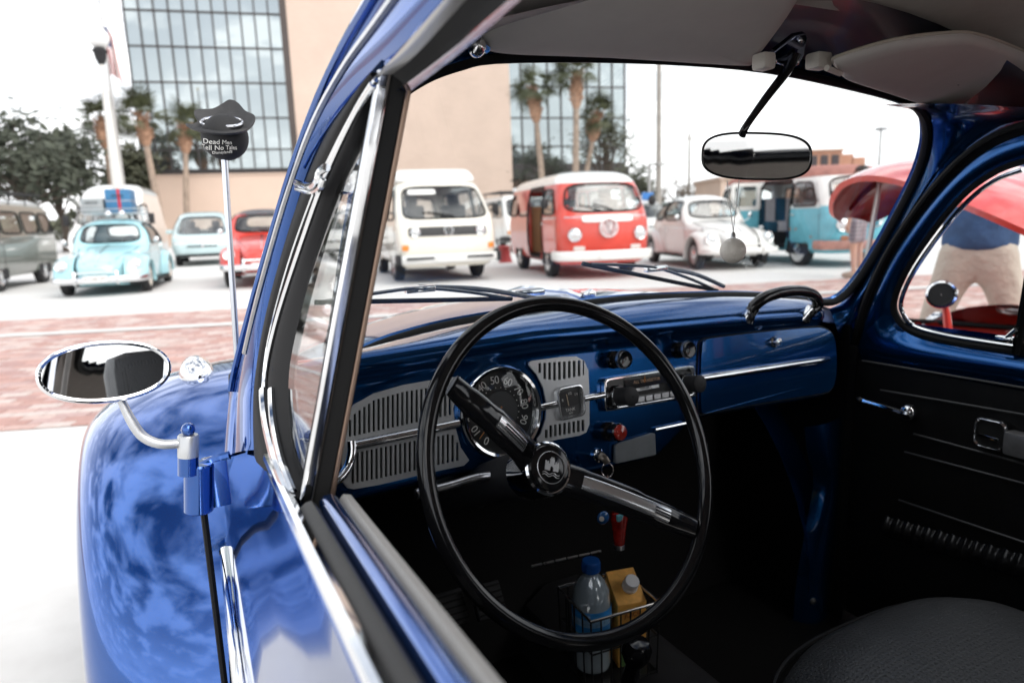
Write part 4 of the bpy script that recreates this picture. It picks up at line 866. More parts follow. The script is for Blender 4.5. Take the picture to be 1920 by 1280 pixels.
def TR(x, y, x0=.585): return onp(x, y, (x0, 0, .88), (1, 0, .20))
WSN = V((0, math.cos(rad(33)), math.sin(rad(33)))); WSP = V((0, .95, .96))
def WS(x, y, off=0.): return onp(x, y, WSP-WSN*off, WSN)
def band(A, B, mid=5, bulge=0., bn=None, thick=None, ends=False):
    """surface between two 3D polylines with an arched cross-section"""
    rows = []
    for a, b in zip(A, B):
        r = []
        for k in range(mid+1):
            t = k/mid; p = a.lerp(b, t)
            if bulge: p = p+V(bn)*(bulge*math.sin(PI*t))
            r.append(p)
        rows.append(r)
    g = G(); g.grid(rows, thick); return g

# ---- driver's door: skin, mouldings, window slot
def bX(Y): return -.6478+.021*Y+.007*Y*Y
def bZ(Y): return .9365-.087*Y
YD = [-.40+1.37*k/46 for k in range(47)]
prof = [(.004, .0), (-.004, -.004), (-.007, -.02), (-.012, -.05), (-.021, -.08), (-.033, -.11), (-.042, -.135), (-.048, -.155), (-.051, -.175), (-.056, -.22), (-.063, -.30), (-.068, -.40), (-.066, -.5), (-.058, -.58), (-.03, -.60)]
g = G(); g.grid([[V((bX(y)+a, y, bZ(y)+b)) for a, b in prof] for y in YD]); g.grid([[V((bX(YD[-1])+a, YD[-1], bZ(YD[-1])+b)), V((bX(YD[-1])+a+.05, YD[-1]+.004, bZ(YD[-1])+b))] for a, b in prof])
door = g.out('driver_door', BLUE, car, 50)
YB = [y for y in YD if y < .86]
g = G(); g.tube([V((bX(y)+.001, y, bZ(y)+.004)) for y in YB], .0058, 8); g.out('belt_molding', CHROME, door)
YI = [y for y in YD if y < .575]
def strip(name, m, pr, ys, lift=0.):
    g = G(); g.loft([[V((bX(y)+a, y, bZ(y)+b+lift)) for a, b in pr] for y in ys], False, True); return g.out(name, m, door, 50)
strip('window_slot_seal', mat('grey_rubber', (.030, .029, .028), .55, var=.2, vs=40, bump=.1, bs=300), [(.006, -.02), (.007, .004), (.012, .0075), (.0165, .008), (.0195, .005), (.020, -.02)], YI)
strip('inner_sill', BLUE, [(.022, -.02), (.023, .006), (.027, .010), (.033, .0105), (.0375, .007), (.038, -.02)], YI)
strip('inner_trim', mat('grey_trim', (.36, .35, .335), .5, var=.06, vs=20, bump=.15, bs=500), [(.0385, -.3), (.039, .004), (.043, .008), (.049, .006), (.053, -.006), (.056, -.04), (.060, -.3)], YI)
g = G(); g.grid([[V((bX(y)+.058, y, bZ(y)+b)) for b in (-.04, -.2, -.4, -.58)] for y in YD]); g.out('door_card', BLKV, door)
def sidemold(y): return V((bX(y)-.0515, y, bZ(y)-.158))
g = G(); g.tube([sidemold(y) for y in YD if y < .955], .0075, 8, flat=.7, up=(1, 0, 0)); g.out('side_molding', CHROME, door)
# ---- upper door frame, vent window
S = [(420, 860), (428, 780), (440, 700), (480, 560), (535, 380), (590, 220), (640, 100), (690, 0), (760, -120), (850, -250)]
B1 = [(470, 842), (472, 770), (478, 700), (505, 560), (560, 370), (606, 255), (668, 165), (748, 85), (850, -20), (960, -130)]
NB = 40; OUTN = V((-1, 0, .24)).normalized()
a = TPs(S, -.642, NB); b = TPs(B1, -.633, NB)
rows = []
for p, q in zip(a, b):
    dv = q-p; r = [p+V((.03, .012, 0)), p]
    for t, h in ((.08, .004), (.2, .006), (.30, .003), (.36, -.003), (.42, -.003), (.46, .003), (.56, .007), (.7, .006), (.84, .003), (.94, -.002), (1, -.01)): r.append(p+dv*t+OUTN*h)
    rows.append(r)
g = G(); g.grid(rows); pil = g.out('windshield_pillar', BLUE, car, 60); pil['label'] = 'blue left windshield pillar outside the vent window'
g = G(); g.tube([p.lerp(q, .25)+OUTN*.007 for p, q in zip(a, b)][7:], .0045, 7); g.out('rain_gutter', BLUE, pil)
g = G(); g.tube([p.lerp(q, .62)+OUTN*.008 for p, q in zip(a, b)][10:], .003, 6); g.out('drip_rail', DULLCHROME, pil)
V1 = [(556, 934), (526, 862), (505, 780), (502, 705), (524, 600), (577, 440), (621, 322), (668, 222), (706, 160)]
v1 = TPs(V1, -.628, NB); b2 = TPs([(476, 850), (475, 770), (481, 700), (508, 560), (562, 372), (608, 258), (655, 190), (690, 152), (708, 135)], -.63, NB)
rows = []
for p, q in zip(b2, v1):
    dv = q-p; rows.append([p+dv*t+OUTN*h for t, h in ((0, -.008), (.06, .002), (.25, .006), (.45, .005), (.55, .0), (.62, -.004), (.75, -.003), (.9, .001), (1, -.004))])
g = G(); g.grid(rows); vent = g.out('vent_window_seal', RUBBER, door, 60)
g = G(); g.tube([p.lerp(q, .60)+OUTN*.001 for p, q in zip(b2, v1)], .0022, 6); g.out('chrome_line', CHROME, door)
g = G(); g.tube([p+OUTN*.003 for p in v1], .0030, 8, flat=.8); vf = g.out('vent_frame', CHROME, door)
V3 = [(567, 912), (549, 850), (541, 760), (547, 660), (590, 480), (633, 350), (664, 280), (695, 200)]
v3 = TPs(V3, -.622, NB)
g = band(v1, v3, 4, .004, OUTN, V((.008, 0, 0))); g.out('vent_inner_frame', mat('dark_frame', (.004, .004, .0045), .7, spec=.2), door)
for off, k0, k1, r_ in ((.002, 0, 14, .0052), (.010, 0, 14, .0042)):
    g = G(); g.tube([p.lerp(q, off/.02)+OUTN*.006 for p, q in zip(v1, v3)][k0:k1], r_, 8); g.out('pivot_rail', CHROME, vf)
# pivot clip near the top of the vent window
for dx, x0 in ((0, -.642), (66, -.612)):
    g = G(); P = [TP(x+dx, y, x0) for x, y in ((556, 343), (580, 350), (594, 342), (600, 322), (612, 314))]; g.tube(catmull(P, 14), .0036, 8); g.out('vent_clip', CHROME, vf)
    g = G(); P = [TP(x+dx, y+10, x0) for x, y in ((556, 343), (582, 350), (600, 342), (606, 326))]; g.tube(catmull(P, 14), .0028, 8); g.out('vent_clip', CHROME, vf)
bb, bt = TP(561, 945, -.627), TP(706, 145, -.627); ex = (V((1, -.15, .0)))
bd = (bt-bb).normalized(); ex = (ex-bd*ex.dot(bd)).normalized(); ey = bd.cross(ex)
def barbox(name, x0, x1, y0, y1, m, bev=.0015):
    g = G(); g.loft([[q+ex*p_+ey*r_ for p_, r_ in ((x0, y0), (x1, y0), (x1, y1), (x0, y1))] for q in (bb-bd*.03, bb.lerp(bt, .33), bb.lerp(bt, .66), bt+bd*.012)], False, True); return bevel(g.out(name, m, door), bev)
barbox('divider_bar', -.001, .0105, -.009, .009, CHROME, .003); barbox('window_channel', .0105, .0235, -.006, .007, FELT); barbox('divider_lip', .0235, .0275, -.008, .009, mat('bronze_edge', (.35, .24, .18), .35, .8), .001)
gl = [v for v in v3]; br_ = [bb.lerp(bt, k/(NB-1))+ex*.004 for k in range(NB)]
g = band(gl, br_, 3, 0, None, V((.003, 0, 0))); g.out('vent_glass', THIN, door)
# door frame along the roof behind the divider bar
fa = TPs([(700, 150), (745, 100), (835, 0), (930, -105), (1060, -250)], -.634, 20); fb = TPs([(735, 140), (778, 105), (873, 0), (970, -110), (1100, -260)], -.626, 20); fc = TPs([(748, 165), (850, 88), (955, 0), (1060, -90), (1200, -210)], -.615, 20); fd = TPs([(752, 185), (868, 96), (976, 0), (1085, -95), (1225, -215)], -.600, 20)
g = band(fa, fb, 4, .004, OUTN); g.out('frame_outer', mat('frame_sky_sheen', (.50, .49, .47), .3, .8), door)  # blue frame coloured pale to paint in its bright sky reflection
g = band(fb, fc, 4, -.006, OUTN); g.out('roof_window_channel', FELT, door)
g = band(fc, fd, 4, .003, OUTN); g.out('frame_inner', BLUE, door)
# ---- cowl side and front wing
g = G(); g.grid([[V((bX(y)+a+.004, y, bZ(y)+b)) for a, b in prof] for y in (.98, 1.0, 1.05, 1.12, 1.2)]); g.out('cowl_side', BLUE, car, 50)
def ffl(a): return lin([(-30, .70), (0, .66), (35, .60), (70, .52), (90, .505), (110, .50), (140, .515), (165, .545), (180, .565), (200, .585)], a)
WY, WZ = 1.53, .33
for sg in (-1, 1):
    g = G(); g.loft(fender_rings(sg, WY, WZ, ffl, .50, .885, .375, -20, 196, 56, 22, 2.25), False, False, False); f_ = g.out('front_fender', BLUE, car, 60)
    g = G(); g.lathe([(.20, -.07), (.28, -.085), (.315, -.075), (.33, -.05), (.33, .05), (.315, .075), (.28, .085), (.2, .07)], (sg*.80, WY, .33), (sg, 0, 0), 40); w_ = g.out('front_wheel', TYRE, car)
    for k in range(56):
        pass
    g = G(); g.lathe([(.205, .06), (.2, .075), (.17, .06), (.12, .04), (.11, .07), (.01, .085)], (sg*.80, WY, .33), (sg, 0, 0), 28, False); g.out('rim', DULLCHROME, w_)
    for k, xx in enumerate((-.045, -.015, .015, .045)): g = G(); P = [V((sg*.80+xx, WY+.331*math.cos(2*PI*i/48), .33+.331*math.sin(2*PI*i/48))) for i in range(48)]; g.tube(P, .004, 4, True); g.out('tread_rib', MATTEB, w_)
    q = V((sg*.668, 1.545, .812))
    g = G(); g.ball(q+V((0, 0, .008)), (.034, .058, .042), 20, 12, -.1, 1); ts = g.out('turn_signal', CHROME, f_); g = G(); g.ball(q, (.040, .066, .014), 18, 8); g.out('turn_signal_base', DULLCHROME, ts)
    hd = V((sg*.12, .9, .3)).normalized(); g = G(); g.lathe([(.09, -.06), (.105, -.01), (.105, .01), (.09, .02)], (sg*.66, 2.06, .59), hd, 26, False); hl = g.out('headlight', CHROME, f_); g = G(); g.lathe([(.095, .01), (.06, .035), (.005, .045)], (sg*.66, 2.06, .59), hd, 26, False); g.out('lens', LENS, hl)
g = G(); g.tube([V((-.693, .982, z)) for z in (.27, .4, .55, .70, .79)], .0045, 8); g.out('fender_beading', RUBBER, car)
# hood
rows = []
for i in range(25):
    t = i/24; y = .995+1.2*t; zc = lin([(0, .945), (.12, .967), (.28, .962), (.5, .905), (.7, .80), (.88, .66), (1, .50)], t); hw = lin([(0, .60), (.3, .55), (.6, .46), (.85, .36), (1, .2)], t)
    rows.append([V((hw*k/12, y-.05*(k/12)**2*(1 if t < .5 else 0), zc-.085*abs(k/12)**2.2-(.004*0 if k else -.004))) for k in range(-12, 13)])
g = G(); g.grid(rows); hood = g.out('hood', BLUE, car, 60)
g = G(); g.tube([r[12]+V((0, 0, .003)) for r in rows][2:], .006, 6); g.out('hood_molding', CHROME, hood)
P = [WS(x, y, -.02) for x, y in ((640, 668), (740, 640), (850, 610), (1000, 585), (1170, 562), (1340, 556), (1446, 558), (1540, 572), (1600, 600))]; P = catmull(P, 24)
g = band(P, [V((p.x*1.03, 1.05, .945-.085*(abs(p.x)/.6)**2.2)) for p in P], 4, .004, (0, 0, 1)); g.out('cowl', BLUE, car)
# hinge and mirror
def HY(x, y, Y=.955): return gY(x, y, Y)
hb, ht = HY(373, 958), HY(373, 868); g = G(); g.lathe([(.0165, 0), (.0185, .002), (.0185, (ht-hb).length-.002), (.0165, (ht-hb).length)], hb, ht-hb, 24); g.box((ht+hb)/2+V((.022, .012, 0)), (.032, .03, (ht-hb).length*.98), .004); hin = g.out('door_hinge', BLUE, car)
g = G(); g.tube(catmull([ht+V((.0, 0, -.006)), ht+V((.02, .004, .0)), HY(400, 858)+V((.02, 0, 0))], 8), .006, 8); g.out('hinge_arm', BLUE, hin)
mb, mt_ = HY(353, 872, .945), HY(353, 808, .945); L0 = (mt_-mb).length; ux = (mt_-mb).normalized()
g = G(); g.lathe([(.0125, -.012), (.0125, .012)], mb, ux, 20); g.out('hinge_pin', BLUE, hin)
g = G(); g.lathe([(.0128, .012), (.0128, L0*.86), (.0115, L0*.9)], mb, ux, 22); mirr = g.out('side_mirror', mat('satin_alloy', (.55, .56, .57), .35, .7), car)
g = G(); g.ball(mt_+ux*.002, (.0088, .0088, .009), 12, 8); g.out('cap_nut', BLUE, mirr)
P = [HY(340, 831, .945), HY(300, 832, .945), HY(268, 818, .95), HY(246, 788, .955), HY(228, 752, .96), HY(216, 728, .965)]; g = G(); g.tube(catmull(P, 20), [.0062]*12+[.0058, .0055, .0052, .005, .005, .005, .005, .005], 10); g.out('mirror_arm', MT['satin_alloy'], mirr)
MN = V((.15, -.98, .125)).normalized(); MC = HY(195, 697, .95)
def oval(cx_, cy_, ax_, ay_, rot, n=48, e=2.): return [(cx_+math.cos(rot)*u_-math.sin(rot)*v_, cy_+math.sin(rot)*u_+math.cos(rot)*v_) for u_, v_ in [(ax_*math.copysign(abs(math.cos(t))**(2/e), math.cos(t)), ay_*math.copysign(abs(math.sin(t))**(2/e), math.sin(t))) for t in [2*PI*k/n for k in range(n)]]]
P = [onp(x, y, MC, MN) for x, y in oval(194, 697, 123, 54, rad(-5), e=2.15)]; g = G(); g.prism([P], -MN*.002); g.out('mirror_glass', MIRROR, mirr)
cen = sum(P, V((0, 0, 0)))/len(P); g = G(); g.tube(P, .003, 8, True); g.loft([[cen+(p-cen)*s-MN*d for p in P] for s, d in ((1.04, .001), (1.02, .010), (.8, .022), (.3, .028), (.01, .029))]); g.out('mirror_shell', CHROME, mirr)
# aerial
ab, at_ = gY(446, 690, 1.1), gY(418, 255, 1.1); g = G(); g.tube([ab-(at_-ab).normalized()*.06, at_], .0047, 12); aer = g.out('aerial', mat('aerial_steel', (.62, .65, .70), .22, .9), car)
g = G(); g.lathe([(.016, -.05), (.014, -.01), (.007, 0)], ab, (at_-ab), 14); g.out('aerial_base', MATTEB, aer)

# ---- windshield
WO = [(650, 664), (660, 600), (688, 450), (722, 280), (746, 192), (790, 152), (860, 124), (950, 109), (1200, 112), (1420, 130), (1590, 163), (1690, 190), (1722, 214), (1731, 245), (1727, 285), (1709, 338), (1671, 413), (1634, 479), (1601, 528), (1573, 556), (1540, 564), (1446, 553), (1340, 550), (1170, 557), (1000, 579), (850, 604), (740, 633)]
wo = catmull([WS(*p) for p in WO], 110, True); wc = sum(wo, V((0, 0, 0)))/110
g = G(); g.prism([wo], WSN*.005); ws_ = g.out('windshield', THIN, car)
g = G(); g.tube([p+(p-wc).normalized()*.004-WSN*.004 for p in wo], .0085, 8, True, flat=.8); g.out('windshield_seal', RUBBER, ws_)
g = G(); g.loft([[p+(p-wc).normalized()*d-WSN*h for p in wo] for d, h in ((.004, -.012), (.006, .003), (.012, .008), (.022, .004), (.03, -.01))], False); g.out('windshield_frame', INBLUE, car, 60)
for k, (pv, tip, piv, hs) in enumerate((((590, 567), (960, 560), (800, 535), .6), ((1092, 494), (1345, 545), (1210, 510), .5))):
    A = WS(*pv, -.022); B = WS(*tip, -.022); g = G(); g.tube([A.lerp(B, t) for t in (0, .3, .7, 1)], .0028, 6, flat=1.4, up=WSN); w_ = g.out('wiper', MATTEB, car)
    up_ = (V((0, 0, 1))-WSN*WSN.z).normalized(); dn = (B-A).normalized(); sd2 = up_-dn*up_.dot(dn); sd2.normalize()
    g = G(); g.tube(catmull([A.lerp(B, .05)+sd2*.002, A.lerp(B, .28)+sd2*.010-WSN*-.006, A.lerp(B, .5)+sd2*.015+WSN*.01, A.lerp(B, .75)+sd2*.010+WSN*.006, A.lerp(B, .96)+sd2*.002], 14), .0028, 6); g.out('wiper_bow', mat('wiper_grey', (.10, .105, .11), .35, .6), w_)
    g = G(); g.box(A.lerp(B, .5)+sd2*.012+WSN*.012, (.045, .012, .010), .002); g.out('wiper_clip', CHROME, w_)
    if k: g = G(); g.tube(catmull([A.lerp(B, .5)+sd2*.014+WSN*.014, A.lerp(B, .8)+sd2*.016+WSN*.016, B+sd2*.004+WSN*.015+dn*.03], 10), .004, 7); g.out('wiper_arm', MT['wiper_grey'], w_)
    else: g = G(); g.tube(catmull([A.lerp(B, .5)+sd2*.012+WSN*.016, A.lerp(B, .85)+sd2*.004+WSN*.02, B+dn*.08-sd2*.02+WSN*.02], 10), .004, 7); g.out('wiper_arm', MT['wiper_grey'], w_)
g = G(); q = WS(990, 548, -.10); g.box(q, (.06, .018, .012), .003); g.out('vent_badge', CHROME, hood); g = G(); g.ball(WS(1106, 551, -.09), (.012, .012, .009), 12, 8); g.out('washer_jet', CHROME, hood)

# ---- dashboard
DU = V((1, .1, 0)).normalized(); DV = V((0, math.sin(rad(10)), math.cos(rad(10)))); DN = DU.cross(DV).normalized(); DP = V((-.31, .82, .86))
def D(x, y, off=0.): return onp(x, y, DP+DN*off, DN)
def Duv(u_, v_, off=0.): return DP+DU*u_+DV*v_+DN*off
basePX = [(560, 690), (650, 668), (740, 637), (850, 608), (1000, 583), (1170, 561), (1340, 553), (1446, 556), (1540, 568), (1600, 585)]
base = catmull([WS(x, y, .010) for x, y in basePX], 40)
rows = []
for i in range(41):
    u_ = -.30+1.10*i/40; vb = lin([(-.30, -.072), (.06, -.073), (.115, -.120), (.275, -.124), (.325, -.10), (.36, -.079), (.80, -.108)], u_); vt = lin([(-.3, .080), (.064, .083), (.4, .066), (.80, .043)], u_)
    s = .0 if u_ < .70 else (u_-.70)/.10; end = -.05*s*s
    pr = [(vb+.006, -.10), (vb+.002, -.02), (vb, -.008), (vb+.003, -.002), (vb+.010, .0), (vb+.03, 0), ((vb+vt)/2, 0), (vt-.02, 0), (vt-.010, .001), (vt-.004, .005), (vt+.004, .0105), (vt+.014, .0115), (vt+.022, .008)]
    row = [Duv(u_, v_, o_+end) for v_, o_ in pr]; x = row[-1].x
    bz = None
    for p, q in zip(base, base[1:]):
        if p.x <= x <= q.x: bz = p.lerp(q, (x-p.x)/(q.x-p.x))
    if bz is None: bz = (base[0] if x < base[0].x else base[-1]).copy(); bz.x = x
    a = row[-1]; e = V((bz.x, bz.y, bz.z-.002))
    for t in (.2, .45, .7, .9, 1.): row.append(a.lerp(e, t)+V((0, 0, .010*math.sin(PI*t)*(1-.3*t))))
    rows.append(row)
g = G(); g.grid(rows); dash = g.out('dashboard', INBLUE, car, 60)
def dpoly(P, off=0.): return [D(x, y, off) for x, y in P]
def dplate(name, m, P, off, thick, parent=dash, holes=(), bev=0.):
    g = G(); g.prism([dpoly(P, off)]+[dpoly(h, off) for h in holes], DN*thick); o = g.out(name, m, parent); return bevel(o, bev) if bev else o
def dcirc(name, m, x, y, prof, n=32, parent=dash, caps=True, off=0.):
    g = G(); g.lathe(prof, D(x, y, off), DN, n, caps); return g.out(name, m, parent)
def smoothpx(P, n): return [(p.x, p.y) for p in catmull([(a, b, 0) for a, b in P], n, True)]
def slots(xs, top, bot, w):
    H = []
    for x in xs:
        y0, y1 = top(x), bot(x); h = w/2; H.append([(x-h, y0+h), (x-h*.7, y0+h*.3), (x, y0), (x+h*.7, y0+h*.3), (x+h, y0+h), (x+h, y1-h), (x+h*.7, y1-h*.3), (x, y1), (x-h*.7, y1-h*.3), (x-h, y1-h)])
    return H
def ptab(T): return lambda x: lin(T, x)
def grille(name, outline, sl_, off, thick):
    """pierced plate: solid bars between real slots"""
    def cross(x):
        ys = []; m = len(outline)
        for (x0, y0), (x1, y1) in zip(outline, outline[1:]+outline[:1]):
            if (x0 <= x) != (x1 <= x): ys.append(y0+(y1-y0)*(x-x0)/(x1-x0))
        ys.sort(); return [(ys[i], ys[i+1]) for i in range(0, len(ys)-1, 2)]
    xs = sorted(set([round(p[0]+e, 2) for p in outline for e in (-.02, .02)]+[round(s_[0]+k*s_[1]/2, 2) for s_ in sl_ for k in (-1, 1)])); g = G()
    x0, x1 = min(p[0] for p in outline), max(p[0] for p in outline); xs = [x for x in xs if x0 < x < x1]
    for a, b in zip(xs, xs[1:]):
        if b-a < .05: continue
        A, B = cross(a+.005), cross(b-.005)
        if len(A) != len(B): continue
        cut = [s_ for s_ in sl_ if s_[0]-s_[1]/2-.01 <= a and b <= s_[0]+s_[1]/2+.01]
        for (a0, a1), (b0, b1) in zip(A, B):
            y0 = (a0, b0)
            for s_ in sorted(cut, key=lambda q: q[2])+[None]:
                if s_ and not (a0 < s_[2] < a1): continue
                y1 = (s_[2], s_[2]) if s_ else (a1, b1)
                if y1[0] > y0[0]+.1: g.prism([dpoly([(a, y0[0]), (b, y0[1]), (b, y1[1]), (a, y1[0])], off)], DN*thick)
                if s_: y0 = (s_[3], s_[3])
    return g.out(name, SILV, dash, smooth=False)
def slot(xs, top, bot, w): return [(x, w, top(x), bot(x)) for x in xs]
OL = [(650, 914), (643, 905), (640, 880), (637, 830), (638, 800), (645, 780), (662, 758), (700, 737), (756, 721), (803, 713), (845, 707), (862, 706), (857, 730), (848, 765), (852, 800), (862, 838), (878, 862), (868, 872), (800, 886), (709, 908), (662, 916)]
ut = slot([655+8.9*k for k in range(22)], ptab([(650, 793), (665, 774), (700, 750), (756, 734), (803, 727), (850, 722)]), ptab([(650, 819), (845, 777)]), 4.6)
lt = slot([660+8.9*k for k in range(23)], ptab([(655, 850), (845, 812), (870, 850)]), ptab([(655, 906), (709, 896), (800, 876), (866, 860)]), 4.6)
gr = grille('speaker_grille', OL, ut+lt, .003, .003)
dplate('grille_backing', FELT, [(656, 905), (644, 880), (642, 806), (668, 766), (760, 728), (842, 716), (840, 780), (860, 856), (800, 876), (700, 898)], .0008, .0006, gr)
A, B = D(660, 835, .010), D(860, 793, .010); g = G(); g.tube([A, B], .0065, 12, flat=.8); st = g.out('dash_molding', CHROME, dash)
g = G(); g.tube(catmull([D(659, 828, .012), D(660, 848, .016), D(654, 872, .02), D(640, 893, .028), D(622, 905, .034), D(612, 898, .036)], 20), .0058, 10); g.out('molding_end', CHROME, dash)
# speedometer
scx, scy = 935, 771; SP = empty('speedometer', (0, 0, 0), 0, car)
g = G(); g.lathe([(.0625, .0), (.0645, .006), (.0635, .012), (.0605, .0155), (.057, .0145), (.0545, .008), (.053, .004)], D(scx, scy), DN, 56, False); g.out('bezel', CHROME, SP)
g = G(); g.lathe([(.056, .0035), (.001, .0036)], D(scx, scy), DN, 48, False); g.out('dial', mat('dial_black', (.012, .012, .013), .35), SP)
g = G(); g.lathe([(.028, .0036), (.0275, .0055), (.001, .0058)], D(scx, scy), DN, 40, False); g.out('inner_dial', mat('dial_grey', (.055, .056, .058), .45), SP)
for k in range(10):
    a = rad(236-29*k); c_ = D(scx, scy, .0048)+DU*(.0425*math.cos(a))+DV*(.0425*math.sin(a)); rad_dir = DU*math.cos(a)+DV*math.sin(a); tx = DU*math.sin(a)-DV*math.cos(a)
    text('numeral', str(10*k), .0155, frame(c_, tx, rad_dir), WHITEINK, SP, .0002, space=.9)
g = G()
for k in range(19):
    a = rad(236-14.5*k); c_ = D(scx, scy, .0050)+(DU*math.cos(a)+DV*math.sin(a))*.0325; g.lathe([(.0008, 0), (.0008, .0003)], c_, DN, 6)
g.out('tick_marks', WHITEINK, SP)
g = G(); a = rad(222); c0 = D(scx, scy, .0075); dd = DU*math.cos(a)+DV*math.sin(a); g.tube([c0-dd*.008, c0+dd*.046], [.0012, .0006], 6); g.lathe([(.005, -.001), (.004, .002), (.001, .0025)], c0, DN, 16); g.out('needle', mat('needle_orange', (.60, .24, .06), .5), SP)
g = G(); g.lathe([(.0565, .0095), (.03, .0125), (.001, .0135)], D(scx, scy), DN, 40, False); g.out('cover_glass', THIN, SP)
# fuel gauge plate
OR_ = [(988, 680), (996, 676), (1050, 669), (1078, 668), (1093, 676), (1101, 694), (1103, 740), (1103, 795), (1097, 810), (1084, 816), (1040, 824), (1006, 832), (1000, 829), (1012, 812), (1021, 785), (1023, 758), (1017, 728), (1005, 703), (990, 685)]
gt = slot([1010+9.2*k for k in range(10)], ptab([(1005, 681), (1093, 675)]), ptab([(1005, 692), (1018, 710), (1040, 713), (1093, 703)]), 5.)
gb = slot([1022+8.6*k for k in range(9)], ptab([(1015, 812), (1030, 797), (1093, 786)]), ptab([(1015, 822), (1093, 807)]), 5.)
fp = grille('gauge_plate', OR_, gt+gb, .003, .003)
dplate('grille_backing', FELT, [(1004, 682), (1078, 673), (1096, 695), (1097, 790), (1084, 810), (1014, 824), (1026, 785), (1026, 750), (1017, 712)], .0008, .0006, fp)
FG = empty('fuel_gauge', (0, 0, 0), 0, car); fc_ = D(1067, 753, .006); fw, fh = .0485, .0485
g = G(); o1 = [fc_+DU*a+DV*b for a, b in rrect(fw, fh, .009)]; o2 = [fc_+DU*a+DV*b for a, b in rrect(fw-.010, fh-.010, .006)]
g.loft([[fc_+(p-fc_)*s+DN*h for p in o1] for s, h in ((1, -.003), (1.0, .004), (.95, .0075), (.88, .0078), (.82, .004), (.80, -.001))]); g.out('bezel', mat('bright_insert', (.80, .81, .82), .22, .9), FG)
g = G(); g.prism([o2], DN*.001); g.out('face', mat('gauge_grey', (.06, .062, .064), .4), FG)
g = G(); g.prism([[fc_+DU*a+DV*(b+.005)+DN*.001 for a, b in rrect(.033, .022, .004)]], DN*.0008); g.out('gauge_window', MT['dial_black'], FG)
g = G(); g.tube([fc_+DU*-.003+DV*-.005+DN*.0024, fc_+DU*-.005+DV*.012+DN*.0024], .0007, 6); g.out('needle', mat('needle_pale', (.7, .55, .4), .5), FG)
text('lettering', 'TANK', .0065, frame(fc_+DV*-.0115+DN*.0014, DU, DV), WHITEINK, FG, .0002); text('lettering', 'VDO', .0035, frame(fc_+DV*-.0165+DN*.0014, DU, DV), WHITEINK, FG, .0002)
for a, b, s in ((-.0125, .004, 'R'), (.001, .012, '1/2'), (.0125, .009, '1/1')): text('gauge_mark', s, .0055, frame(fc_+DU*a+DV*b+DN*.0022, DU, DV), WHITEINK, FG, .0002)
for P in (((1012, 764), (1041, 757)), ((1094, 747), (1112, 743)), ((1112, 744), (1132, 740)), ((1296, 714), (1314, 709))):
    g = G(); g.tube([D(*P[0], .009), D(*P[1], .009)], .0052, 12); g.out('molding_link', CHROME, dash)
# radio
RA = empty('radio', (0, 0, 0), 0, car); R4 = [(1128, 712), (1292, 687), (1297, 740), (1130, 770)]
fo = [(1126, 716), (1129, 710), (1136, 708), (1284, 685), (1292, 686), (1296, 692), (1299, 734), (1297, 741), (1291, 744), (1136, 770), (1130, 770), (1127, 764)]; fi = [(1131, 717), (1135, 714), (1285, 691), (1290, 695), (1293, 733), (1290, 738), (1137, 764), (1132, 760)]
g = G(); g.prism([dpoly(fo, .0), dpoly(fi, .0)], DN*.010); bevel(g.out('radio_frame', CHROME, RA), .0016)
g = G(); g.prism([dpoly(fi, .0)], DN*.004); g.out('radio_face', mat('radio_black', (.012, .012, .013), .2), RA)
g = G(); g.prism([dpoly([(1170, 712), (1262, 698), (1265, 716), (1172, 731)], .004)], DN*.002); g.out('dial_window', mat('dial_glass', (.03, .03, .032), .08, coat=1.), RA)
rx = (D(1262, 699)-D(1170, 713)).normalized()
text('lettering', 'ALL TRANSISTOR', .0072, frame(D(1213, 713, .0065), rx, DV), mat('amber_print', (.62, .42, .28), .6), RA, .0002)
g = G(); g.tube([D(1209, 703, .0072), D(1209, 717, .0072)], .0007, 5); g.out('tuning_needle', MT['needle_orange'], RA)
g = G(); g.prism([dpoly([(1185, 729), (1233, 720), (1234, 726), (1186, 735)], .004)], DN*.0035); bevel(g.out('model_plate', DULLCHROME, RA), .0008); text('lettering', 'SAPPHIRE I', .0048, frame(D(1210, 727.5, .0078), rx, DV), mat('plate_ink', (.05, .05, .06)), RA, .0001)
for k in range(5):
    x = 1188+15.2*k; y = 751-2.65*k; o = bevel(G().prism([dpoly([(x, y-7), (x+13, y-9.4), (x+13.5, y+1.5), (x+.5, y+4)], .004)], DN*.010).out('radio_button', DULLCHROME, RA), .0012)
A = D(1172, 759, .005); B = D(1255, 743, .005); g = G(); g.tube([A, B], .0012, 6); g.out('trim_line', CHROME, RA)
for x, y in ((1160, 741), (1287, 718)):
    g = G(); g.lathe([(.0165, .004), (.0172, .008), (.0155, .012), (.013, .012)], D(x-6, y+1), DN, 28, False); g.out('knob_ring', CHROME, RA)
    g = G(); g.lathe([(.0135, .006), (.014, .020), (.0135, .030), (.0145, .033), (.0142, .037), (.012, .0385), (.001, .0385)], D(x-6, y+1), DN, 28, False); g.out('knob', MATTEB, RA)
